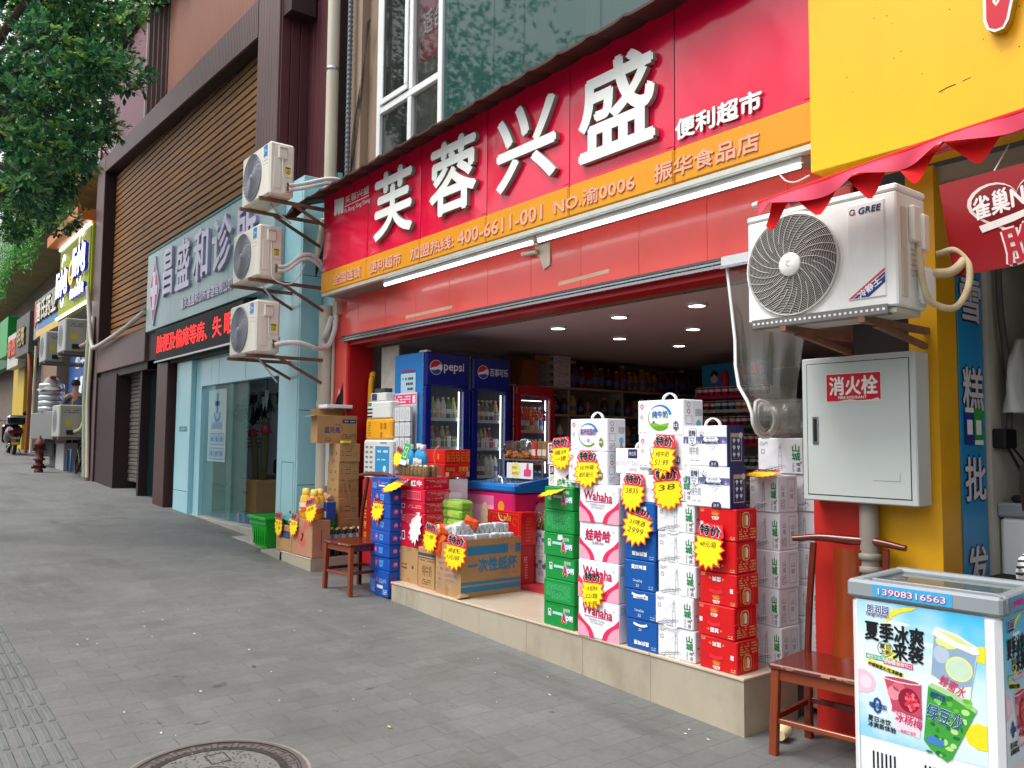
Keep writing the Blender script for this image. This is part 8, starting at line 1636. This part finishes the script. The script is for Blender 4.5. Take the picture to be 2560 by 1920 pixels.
# person at the steamer: faces left (-x), stands on a raised floor at z=fl
px, py, fl = -23.6, 4.28, 1.28
M_jk = mat('grey_jacket', '#565a66', .8, var=.15, scale=12); M_tee = mat('white_tee', '#d4d4d0', .8, var=.05); M_trs = mat('dark_trousers', '#23252c', .8, var=.1)
J = [(px, py, fl+.95), (px, py, fl+1.15), (px-.03, py, fl+1.38), (px-.04, py, fl+1.48), (px-.07, py, fl+1.58), (px-.085, py, fl+1.68), (px-.075, py, fl+1.74),
     (px-.04, py-.20, fl+1.37), (px-.10, py-.25, fl+1.12), (px-.36, py-.20, fl+1.16), (px-.44, py-.17, fl+1.17),
     (px-.04, py+.20, fl+1.37), (px-.22, py+.24, fl+1.20), (px-.46, py+.16, fl+1.32), (px-.54, py+.12, fl+1.35),
     (px, py-.1, fl+.88), (px-.02, py-.11, fl+.48), (px, py-.11, fl+.06), (px-.14, py-.11, fl+.03), (px, py+.1, fl+.88), (px-.02, py+.11, fl+.48), (px, py+.11, fl+.06), (px-.14, py+.11, fl+.03)]
E_ = [(0, 1), (1, 2), (2, 3), (3, 4), (4, 5), (5, 6), (2, 7), (7, 8), (8, 9), (9, 10), (2, 11), (11, 12), (12, 13), (13, 14), (0, 15), (15, 16), (16, 17), (17, 18), (0, 19), (19, 20), (20, 21), (21, 22)]
Rr = [.14, (.13, .12), (.13, .12), .055, (.075, .08), (.095, .085), .06, .065, .052, .040, .03, .065, .052, .04, .03, .10, .062, .045, .03, .10, .062, .045, .03]
man = thing('person', 'person in grey jacket and white tee lifting a lid over a steamer', 'person', (px, py, fl))
skin_body('body', J, E_, Rr, M_skin, man)
Jj = [J[1], J[2], J[7], J[8], tuple(Vector(J[8]).lerp(Vector(J[9]), .75)), J[11], J[12], tuple(Vector(J[12]).lerp(Vector(J[13]), .75)), (px, py, fl+.92)]
skin_body('jacket', [Jj[0], Jj[1], Jj[2], Jj[3], Jj[4], Jj[5], Jj[6], Jj[7], Jj[8]], [(0, 1), (1, 2), (2, 3), (3, 4), (1, 5), (5, 6), (6, 7), (0, 8)], [(.155, .14), (.15, .135), .08, .067, .055, .08, .067, .055, (.16, .15)], M_jk, man)
skin_body('trousers', [J[0], J[15], J[16], J[17], J[19], J[20], J[21]], [(0, 1), (1, 2), (2, 3), (0, 4), (4, 5), (5, 6)], [.15, .112, .078, .06, .112, .078, .06], M_trs, man)
b = MB(); b.box(px-.175, py-.08, fl+1.0, px-.12, py+.08, fl+1.42, M_tee, .03); b.build('tee_shirt', man)
b = MB(); b.M = Matrix.Translation((px-.06, py, fl+1.70)); 
b.lathe((0, 0, 0), [(.104, -.05), (.112, 0), (.105, .05), (.07, .095), (0, .11)], M_hair, 16); b.M = None; b.build('hair', man)
b = MB(); hx = px-.185
for dy in (-.035, .035): b.box(hx, py+dy-.012, fl+1.645, hx+.02, py+dy+.012, fl+1.655, M_hair, .003); b.disc(SF((hx, py+dy, fl+1.63)), 0, 0, .008, M_hair, -.012, 8)
b.lathe((hx-.004, py, fl+1.60), [(.012, -.012), (.015, 0), (.006, .035), (0, .038)], M_skin, 8); b.box(hx+.008, py-.022, fl+1.558, hx+.02, py+.022, fl+1.566, mat('lips', '#9a5048', .5), .002); b.lathe((px-.07, py-.094, fl+1.61), [(0, -.03), (.014, -.02), (.016, .01), (0, .03)], M_skin, 8); b.build('face', man)
for hand, sg in ((J[10], 1), (J[14], -1)):
    b = MB(); hx, hy, hz = hand
    b.tube([(hx+.03, hy, hz), (hx-.04, hy, hz+.005)], [.026, .036], M_skin, 8)
    for k in range(4): b.tube([(hx-.04, hy-.03+k*.02, hz+.005), (hx-.085-.006*(k in (1, 2)), hy-.033+k*.021, hz-.004), (hx-.105-.008*(k in (1, 2)), hy-.033+k*.021, hz-.03)], [.010, .009, .007], M_skin, 6)
    b.tube([(hx-.0, hy-.03*sg, hz), (hx-.035, hy-.052*sg, hz+.01), (hx-.06, hy-.055*sg, hz-.008)], [.012, .010, .008], M_skin, 6); b.build('hand', man)
# second person at the right edge: only back and shoulder in a striped top
def stripe_mat():
    m = bpy.data.materials.new('striped_cloth'); m.use_nodes = True; N = m.node_tree.nodes; L = m.node_tree.links; bs = N['Principled BSDF']; bs.inputs['Roughness'].default_value = .85
    tc = N.new('ShaderNodeTexCoord'); mp = N.new('ShaderNodeMapping'); mp.inputs['Rotation'].default_value = (R(14), 0, 0); wv = N.new('ShaderNodeTexWave'); wv.bands_direction = 'Z'; wv.inputs['Scale'].default_value = 12; wv.inputs['Distortion'].default_value = .6; wv.inputs['Detail'].default_value = 0; cr = N.new('ShaderNodeValToRGB')
    cr.color_ramp.elements[0].position = .30; cr.color_ramp.elements[0].color = (.02, .02, .025, 1); cr.color_ramp.elements[1].position = .36; cr.color_ramp.elements[1].color = (.72, .73, .74, 1)
    L.new(tc.outputs['Object'], mp.inputs[0]); L.new(mp.outputs[0], wv.inputs[0]); L.new(wv.outputs[0], cr.inputs[0]); L.new(cr.outputs[0], bs.inputs['Base Color']); return m
qx, qy = -1.40, 4.36; qg = .13
wm = thing('person', 'seated person in black and white striped top half hidden at the right edge', 'person', (qx, qy, qg))
K = [(qx, qy, qg+.48), (qx-.03, qy, qg+.75), (qx-.10, qy+.0, qg+1.0), (qx-.12, qy, qg+1.12), (qx-.13, qy, qg+1.22), (qx-.13, qy, qg+1.32), (qx-.08, qy-.2, qg+.98), (qx+.0, qy-.25, qg+.72), (qx-.2, qy-.2, qg+.62), (qx-.08, qy+.2, qg+.98), (qx, qy+.25, qg+.72), (qx-.2, qy+.2, qg+.62),
     (qx-.4, qy-.12, qg+.48), (qx-.42, qy-.12, qg+.06), (qx-.4, qy+.12, qg+.48), (qx-.42, qy+.12, qg+.06)]
KE = [(0, 1), (1, 2), (2, 3), (3, 4), (4, 5), (2, 6), (6, 7), (7, 8), (2, 9), (9, 10), (10, 11), (0, 12), (12, 13), (0, 14), (14, 15)]
skin_body('body', K, KE, [.16, .15, .14, .055, .09, .09, .07, .05, .035, .07, .05, .035, .085, .05, .085, .05], M_skin, wm)
skin_body('striped_top', [K[0], K[1], K[2], K[6], K[7], K[9], K[10]], [(0, 1), (1, 2), (2, 3), (3, 4), (2, 5), (5, 6)], [.18, .172, .158, .085, .068, .085, .068], stripe_mat(), wm)
skin_body('trousers', [K[0], K[12], K[13], K[14], K[15]], [(0, 1), (1, 2), (0, 3), (3, 4)], [.17, .1, .06, .1, .06], M_trs, wm)
b = MB(); b.lathe(tuple(Vector(K[5])+Vector((.03, 0, 0))), [(.10, -.16), (.112, -.05), (.105, .05), (.06, .1), (0, .11)], M_hair, 16); b.build('hair', wm)
t = thing('stool_seat', 'black padded seat beside the seated person at the right edge', 'seat', (-1.35, 4.7, 0)); b = MB(); b.box(qx-.25, qy-.22, qg+.36, qx+.25, qy+.3, qg+.42, M_black, .02); b.build('cushion', t); b = MB()
for sx in (-.2, .2):
    for sy in (-.17, .25): b.cyl((qx+sx, qy+sy, qg), (qx+sx, qy+sy, qg+.36), .016, M_galv, 8)
b.build('leg', t)
b = MB(); b.box(-1.99, 4.62, 0, -1.55, 5.0, .9, mat('black_cloth', '#121214', .8, var=.2), .06); b.build('black_cabinet', label='black draped cabinet below the blue strip sign', cat='cabinet')

# ================================================================ STEAMER STALL
st = thing('steamer_cart', 'stainless bun cart with stacked round steamers under a wet cloth', 'cart', (-24.0, 3.9, .8)); mss = mat('stainless', '#8d8f8f', .25, .9, var=.15, scale=3, stretch=(1, 1, .3)); mtin = mat('steamer_tin', '#c9ccd0', .25, .7, var=.06)
b = MB(); b.box(-25.9, 3.62, 1.55, -22.4, 4.0, 2.24, mss, .02); b.box(-25.2, 3.7, 1.1, -24.2, 3.95, 1.55, mss, .01); b.build('counter', st)
b = MB()
for k in range(5): b.lathe((-24.35, 3.85, 2.25+k*.15), [(.28, 0), (.30, .01), (.30, .12), (.28, .14), (0, .141)], mtin, 24)
b.build('steamer', st)
b = MB(); mcl2 = mat('steamer_cloth', '#8d8880', .8, var=.12, scale=5); vs = []
for j in range(8):
    q = j/7; rr = .1+.30*q+.05*q*math.sin(j); z = 3.15-.35*q**1.5
    for i in range(16): a = 2*math.pi*i/16; vs.append((-24.35+rr*math.cos(a)*(1+.08*math.sin(i*3+j)), 3.85+rr*.8*math.sin(a), z+.03*math.sin(i*2.3)))
b.add(vs, [(j*16+i, j*16+(i+1) % 16, (j+1)*16+(i+1) % 16, (j+1)*16+i) for j in range(7) for i in range(16)], mcl2, True); b.box(-24.3, 3.75, 3.12, -24.05, 3.9, 3.18, ink('#b03040'), .02); b.build('cloth', st)
b = MB(); b.box(-24.0, 3.95, .70, -22.95, 4.3, 1.45, mat('concrete_block', '#9a9c9c', .85, var=.12, scale=3), .01); b.box(-25.2, 4.0, .75, -24.05, 4.28, 1.42, mat('block_panel', '#7c7f80', .8, var=.1), .01); b.build('stall_base', label='grey rendered base block under the steamer cart', cat='base')
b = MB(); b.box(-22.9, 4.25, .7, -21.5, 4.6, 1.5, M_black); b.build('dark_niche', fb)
t = thing('bicycle_wheel', 'dark bicycle wheel leaning in the niche by the brown column', 'wheel', (-21.9, 4.1, .75)); b = MB(); b.tube([(-21.9+.3*math.cos(a*.262), 4.1+.06*math.sin(a*.262), 1.08+.32*math.sin(a*.262)) for a in range(24)], .025, M_black, 8, closed=True); b.build('tyre', t); b = MB()
for k in range(8): b.tube([(-21.9, 4.1, 1.08), (-21.9+.29*math.cos(k*.785), 4.1, 1.08+.31*math.sin(k*.785))], .004, M_galv, 4)
b.build('spokes', t)
b = MB(); b.tube([(-22.7, 4.0, .76), (-22.7, 4.0, 1.3), (-22.3, 4.0, 1.3), (-22.3, 4.0, .76)], .02, ink('#2a5f9a'), 8); b.build('metal_stand', label='small blue metal frame standing below the air conditioner', cat='frame')
# ================================================================ FIRE HYDRANT
t = thing('fire_hydrant', 'old dark red pillar fire hydrant on the far pavement', 'fire hydrant', (-22.65, 3.38, GZ(-22.65))); mh = mat('hydrant_red', '#5a2626', .6, .2, var=.2, scale=8, dirt=.3, dirtcol='#2a1a18'); hz = GZ(-22.65)
b = MB(); b.lathe((-22.65, 3.38, hz), [(.10, 0), (.10, .06), (.08, .07), (.08, .14), (.12, .15), (.12, .19), (.085, .2), (.085, .28), (.13, .29), (.13, .33), (.09, .35), (.09, .62), (.13, .64), (.13, .68), (.10, .72), (.06, .8), (.03, .82), (.03, .88), (0, .88)], mh, 18); b.build('barrel', t)
b = MB(); b.cyl((-22.65, 3.24, hz+.58), (-22.65, 3.52, hz+.58), .06, mh, 12); b.cyl((-22.5, 3.38, hz+.5), (-22.8, 3.38, hz+.5), .05, mh, 12); b.cyl((-22.65, 3.22, hz+.12), (-22.65, 3.54, hz+.12), .03, mh, 8); b.build('outlet', t)
# ================================================================ SCOOTER
SX_, SY_ = -30.1, 3.75; sz = GZ(-30.1); t = thing('motor_scooter', 'dark scooter with rear top box parked facing away up the street', 'scooter', (SX_, SY_, sz))
mpb = mat('scooter_paint', '#15151f', .15, var=.1, coat=.8); mch = mat('scooter_chrome', '#aab0b4', .2, .9)
b = MB(); b.tube([(SX_+.25+.21*math.cos(a*.262), SY_, sz+.26+.21*math.sin(a*.262)) for a in range(24)], .055, M_black, 8, closed=True); b.cyl((SX_+.25, SY_-.04, sz+.26), (SX_+.25, SY_+.04, sz+.26), .12, mch, 14); b.build('rear_wheel', t)
b = MB(); b.tube([(SX_-1.0+.21*math.cos(a*.262), SY_, sz+.26+.21*math.sin(a*.262)) for a in range(24)], .05, M_black, 8, closed=True); b.build('front_wheel', t)
b = MB(); b.tube(curve_pts([(SX_+.52, SY_, sz+.80), (SX_+.35, SY_, sz+.74), (SX_, SY_, sz+.68), (SX_-.35, SY_, sz+.45), (SX_-.7, SY_, sz+.40)], 4), [.08]*4+[.2]*4+[.24]*4+[.17]*4+[.14], mpb, 14); b.box(SX_-.95, SY_-.22, sz+.35, SX_-.8, SY_+.22, sz+.95, mpb, .06); b.box(SX_-.9, SY_-.14, sz+.28, SX_+.1, SY_+.14, sz+.36, mpb, .03); b.build('body', t)
b = MB(); b.box(SX_-.45, SY_-.15, sz+.78, SX_+.3, SY_+.15, sz+.88, M_black, .05); b.build('seat', t)
b = MB(); b.box(SX_+.15, SY_-.24, sz+.92, SX_+.6, SY_+.24, sz+1.22, mpb, .07); b.box(SX_+.14, SY_-.235, sz+1.12, SX_+.61, SY_+.235, sz+1.2, mch, .05); b.build('top_box', t)
b = MB(); b.box(SX_+.48, SY_-.2, sz+.66, SX_+.53, SY_+.2, sz+.76, mat('tail_red', '#7a1018', .2), .02); b.build('tail_lamp', t)
b = MB(); S = SF((SX_+.535, SY_, sz)); b.box(SX_+.5, SY_-.13, sz+.30, SX_+.53, SY_+.13, sz+.56, ink('#2a2a2a'), .005); b.rect(S, -.12, .48, .12, .55, ink('#8a8a84'), .002); b.rect(S, -.12, .40, .0, .47, ink('#b8452a'), .002); b.rect(S, -.12, .31, .12, .39, ink('#b8b02a'), .002); b.build('number_plate', t)
b = MB(); b.tube([(SX_-.8, SY_-.38, sz+1.08), (SX_-.85, SY_, sz+1.05), (SX_-.8, SY_+.38, sz+1.08)], .016, mch, 8); b.build('handlebar', t)
for sy in (-1, 1): b = MB(); b.tube([(SX_-.82, SY_+sy*.25, sz+1.07), (SX_-.86, SY_+sy*.36, sz+1.28)], .008, mch, 6); b.lathe((SX_-.86, SY_+sy*.40, sz+1.32), [(0, -.02), (.07, -.01), (.07, .01), (0, .02)], M_black, 14, 'x'); b.build('mirror', t)
b = MB(); b.tube([(SX_+.3, SY_-.12, sz+.3), (SX_+.25, SY_-.3, sz+.02)], .014, mch, 6); b.tube([(SX_+.3, SY_+.12, sz+.2), (SX_+.2, SY_+.2, sz+.02)], .014, mch, 6); b.build('stand', t)

# ================================================================ MANHOLE COVER
mx, my, mr = -3.962, 1.376, .415
t = thing('manhole_cover', 'round iron manhole cover with key pattern rim in the foreground', 'manhole cover', (mx, my, GZ(mx))); mm = mat('cast_iron', '#6c6563', .5, .25, var=.12, scale=10, dirt=.2); mmd = mat('cast_iron_dark', '#474040', .6, .2, var=.15, scale=12); mml = mat('cast_iron_light', '#7d7c7a', .5, .25, var=.15, scale=15, bump=.6, bscale=45)
nrm = Vector((.039, 0, 1)).normalized(); GF = Fr((mx, my, GZ(mx)+.002), Vector((1, 0, -.039)), nrm.cross(Vector((1, 0, -.039))))
b = MB(); b.arc(GF, 0, 0, mr*1.0, mr*1.05, 0, 360, mat('mortar_ring', '#8f897e', .9, var=.2, scale=20), .001, 64); b.disc(GF, 0, 0, mr, mmd, .003, 64); b.arc(GF, 0, 0, mr*.945, mr, 0, 360, mm, .008, 64); b.disc(GF, 0, 0, mr*.70, mml, .006, 56); b.arc(GF, 0, 0, mr*.80, mr*.93, 0, 360, mm, .0045, 64); b.build('lid', t)
b = MB(); N = 22
for k in range(N):
    a0 = 2*math.pi*k/N; st_ = 2*math.pi/N
    def pc(u, r): return (r*mr*math.cos(a0+u*st_), r*mr*math.sin(a0+u*st_))
    for u0, u1, r0, r1 in ((.05, .80, .895, .915), (.05, .11, .72, .915), (.05, .5, .72, .742), (.45, .51, .72, .83), (.30, .51, .81, .83), (.75, .81, .72, .915), (.75, 1.02, .72, .742)):
        b.poly(GF, [pc(u0, r0), pc(u1, r0), pc(u1, r1), pc(u0, r1)], mmd, .0062)
b.build('key_pattern', t)
b = MB(); b.frame(GF, .12, .06, .20, .24, .008, mmd, .0075); b.text(GF, '2-875', .135, .075, .185, .225, mmd, .0075) if False else b.text(GF, '5-872', .085, .135, .235, .165, mmd, .0075, rot=-70); b.frame(GF, -.24, .02, -.12, .12, .008, mmd, .0075); b.arc(GF, .0, -.02, .10, .108, 0, 360, mmd, .0075, 30); b.disc(GF, .24, .08, .018, M_black, .008, 12, .012)
rnd = random.Random(3)
for k in range(260):
    r, a = mr*.68*math.sqrt(rnd.random()), rnd.random()*6.28; b.disc(GF, r*math.cos(a), r*math.sin(a), .005, mm, .0085, 6)
b.build('raised_pattern', t)

# ================================================================ TREES AND PLANTS
def leaf_mat(name, c1, c2, rough=.45):
    m = bpy.data.materials.new(name); m.use_nodes = True; N = m.node_tree.nodes; L = m.node_tree.links; bs = N['Principled BSDF']
    bs.inputs['Roughness'].default_value = rough; bs.inputs['Specular IOR Level'].default_value = .5; bs.inputs['Transmission Weight'].default_value = 0
    g = N.new('ShaderNodeNewGeometry'); mx = N.new('ShaderNodeMix'); mx.data_type = 'RGBA'; mx.inputs[6].default_value = lin(c1); mx.inputs[7].default_value = lin(c2)
    L.new(g.outputs['Random Per Island'], mx.inputs[0]); L.new(mx.outputs[2], bs.inputs['Base Color'])
    tr = N.new('ShaderNodeBsdfTranslucent'); L.new(mx.outputs[2], tr.inputs[0]); ms = N.new('ShaderNodeMixShader'); ms.inputs[0].default_value = .3
    L.new(bs.outputs[0], ms.inputs[1]); L.new(tr.outputs[0], ms.inputs[2]); L.new(ms.outputs[0], N['Material Output'].inputs[0]); return m
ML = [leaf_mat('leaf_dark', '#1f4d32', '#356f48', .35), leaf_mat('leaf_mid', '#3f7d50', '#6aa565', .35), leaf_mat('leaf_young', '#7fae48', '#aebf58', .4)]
M_bark = mat('bark', '#4f443a', .9, var=.25, scale=9, bump=.6, bscale=20)
def leaf(b, p, d, n, L, W, m):
    d = d.normalized(); s = d.cross(n)
    if s.length < 1e-4: s = d.orthogonal()
    s.normalize(); up_ = s.cross(d).normalized()
    b.add([p, p+d*L*.3+s*W*.42+up_*L*.03, p+d*L*.7+s*W*.40, p+d*L-up_*L*.06, p+d*L*.7-s*W*.40, p+d*L*.3-s*W*.42+up_*L*.03], [(0, 1, 2, 3), (0, 3, 4, 5)], m)
def twig_cloud(b, c, rad, nt, rnd, L=.075, bias=(0, 0, 0), w=(.56, .35, .09)):
    c = Vector(c)
    for _ in range(nt):
        v = Vector((rnd.gauss(0, 1), rnd.gauss(0, 1), rnd.gauss(0, 1))).normalized()*rnd.uniform(.45, 1.05)
        p = c+Vector((v.x*rad[0], v.y*rad[1], v.z*rad[2])); d = (v*.8+Vector(bias)+Vector((rnd.uniform(-.6, .6), rnd.uniform(-.6, .6), rnd.uniform(-.5, .35)))).normalized()
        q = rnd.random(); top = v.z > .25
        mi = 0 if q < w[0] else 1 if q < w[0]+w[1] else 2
        if top and mi == 0 and rnd.random() < .4: mi = 1  # some dark leaves on clump tops turned mid green: painted light from above
        for k in range(rnd.randint(5, 8)):
            dd = (d+Vector((rnd.uniform(-.9, .9), rnd.uniform(-.9, .9), rnd.uniform(-.6, .7)))).normalized()
            leaf(b, p+d*rnd.uniform(0, L*1.6), dd, Vector((rnd.uniform(-.4, .4), rnd.uniform(-.4, .4), 1)), L*rnd.uniform(.75, 1.25), L*.52, ML[mi])
def tree(name, label, base, clumps, seed, L=.08, limbs=None, group=None):
    rnd = random.Random(seed); t = thing(name, label, 'tree', base, group); b = MB(); bx, by, bz = base
    top = Vector((bx+.2, by+.05, bz+4.2)); b.tube(curve_pts([(bx, by, bz-.1), (bx+.05, by, bz+1.5), (bx+.1, by+.05, bz+3), top], 5), [.24-.0065*k for k in range(16)], M_bark, 12)
    for c, r, n in clumps[::2]:
        e = Vector(c); b.tube(curve_pts([top-Vector((0, 0, .6)), top.lerp(e, .4)+Vector((0, 0, .25)), e], 5), [.11-.008*k for k in range(11)], M_bark, 7)
    b.build('trunk', t)
    b = MB()
    for c, r, n in clumps:
        for q in range(5):
            o = Vector((rnd.uniform(-1, 1)*r[0]*.8, rnd.uniform(-1, 1)*r[1]*.8, rnd.uniform(-1, 1)*r[2]*.9)); f = rnd.uniform(.32, .6)
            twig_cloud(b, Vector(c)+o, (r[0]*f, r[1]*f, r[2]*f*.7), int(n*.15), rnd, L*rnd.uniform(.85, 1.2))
    b.build('crown', t); return t
rnd = random.Random(31)
C = [((-10.3, 1.9, 5.95), (.75, .45, .36), 420), ((-11.0, 1.75, 5.3), (.8, .45, .36), 420), ((-10.7, 1.5, 4.6), (.95, .4, .34), 480), ((-11.8, 2.0, 6.6), (1.1, .5, .5), 560), ((-12.3, 2.05, 7.6), (1.2, .6, .6), 560), ((-13.2, 2.1, 8.7), (1.5, .6, .7), 520),
     ((-12.2, 1.8, 5.7), (1.0, .5, .45), 480), ((-13.5, 2.1, 6.9), (1.3, .5, .6), 520), ((-11.4, 1.4, 6.2), (1.2, .5, .7), 420), ((-14.2, 2.1, 9.9), (1.8, .7, .9), 480), ((-15, 2.2, 7.9), (1.4, .6, .8), 480), ((-14.6, 2.1, 6.2), (1.2, .5, .5), 380), ((-13, 1.9, 5.0), (1.0, .4, .4), 320), ((-10.5, .9, 5.6), (1.2, .6, .6), 260), ((-12.5, .4, 6.8), (1.8, .8, .9), 260), ((-16.2, 2.4, 9.0), (1.3, .6, .9), 380), ((-11.3, 1.5, 7.3), (1.1, .5, .6), 360), ((-17, 2.05, 8.2), (1.3, .3, .8), 420), ((-18, 2.15, 9.6), (1.3, .3, .9), 420), ((-17.5, 2.1, 7.0), (1.2, .3, .7), 420), ((-16.5, 1.95, 5.8), (1.2, .3, .6), 420), ((-19, 2.2, 11), (1.5, .4, 1), 380), ((-13.6, 1.75, 4.9), (1.0, .3, .45), 380), ((-14.8, 1.95, 5.4), (1.2, .35, .6), 380), ((-16, 2.1, 6.6), (1.2, .35, .8), 300),
     ((-11.5, -.3, 8.6), (1.3, .9, .8), 240), ((-13.5, -.6, 9.6), (1.6, 1, 1), 260), ((-15.5, -1.2, 11), (1.6, 1, 1), 240), ((-10.8, -.8, 7.4), (1.2, .9, .7), 200), ((-13, -1.6, 11.4), (1.4, 1, .9), 200)]
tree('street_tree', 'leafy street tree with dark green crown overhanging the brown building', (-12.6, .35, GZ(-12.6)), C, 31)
# tree across the road, mirrored in the sign and windows
C2 = [((-11+rnd.uniform(-5, 5), -8+rnd.uniform(-2, 2), 8.5+rnd.uniform(-2.5, 3.5)), (1.6, 1.4, 1.1), 70) for _ in range(12)]
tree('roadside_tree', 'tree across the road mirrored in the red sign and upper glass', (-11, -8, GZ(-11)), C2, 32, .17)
# hanging creeper on the far canopy
b = MB(); rnd = random.Random(44)
MLv = [leaf_mat('creeper_bright', '#2f8a2f', '#5fae3a'), leaf_mat('creeper_dark', '#1f5a2a', '#3a7a38')]
for k in range(1500):
    x = -21.6-rnd.random()**1.2*16; zt = 7.75-.029*(-21.4-x); hang = max(0, (rnd.random()**1.6)*1.0*(1.3+math.sin(x*1.1))*.5); y = 3.72-rnd.random()*.25
    up1 = rnd.random() < .55; p = Vector((x, y+.35*(1 if up1 else 0)*rnd.random(), zt+(rnd.random()*1.8 if up1 else -hang)))
    for j in range(5): leaf(b, p+Vector((rnd.uniform(-.1, .1), rnd.uniform(-.08, .08), rnd.uniform(-.12, .12))), Vector((rnd.uniform(-1, 1), rnd.uniform(-1, .3), rnd.uniform(-1, .2))), Vector((rnd.uniform(-.5, .5), -.6, .7)), .17, .035, MLv[rnd.random() < .4])
b.build('hanging_creeper', label='bright green feathery creeper spilling over the far concrete canopy', cat='creeper')
# greenery over the brown building roof edge
b = MB(); rnd = random.Random(45)
for k in range(900):
    x = rnd.uniform(-21.4, -14); p = Vector((x, 3.9+rnd.random()*.5, 10.3+rnd.random()**2*1.6-.35*(rnd.random() < .3)))
    for j in range(4): leaf(b, p+Vector((rnd.uniform(-.15, .15), rnd.uniform(-.1, .1), rnd.uniform(-.15, .15))), Vector((rnd.uniform(-1, 1), rnd.uniform(-1, .3), rnd.uniform(-.8, .6))), Vector((rnd.uniform(-.5, .5), -.4, .8)), .16, .07, ML[2 if rnd.random() < .5 else 1])
b.build('roof_plants', label='yellow green plants growing along the mossy roof ledge of the brown building', cat='plants')
# buildings across the road close the street canyon
b = MB(); b.box(-60, -22, -1, 30, -21, 9, mat('opposite_wall', '#8f8a84', .85, var=.15, scale=.3)); b.build('opposite_building', label='plain building across the road behind the viewer', cat='building')
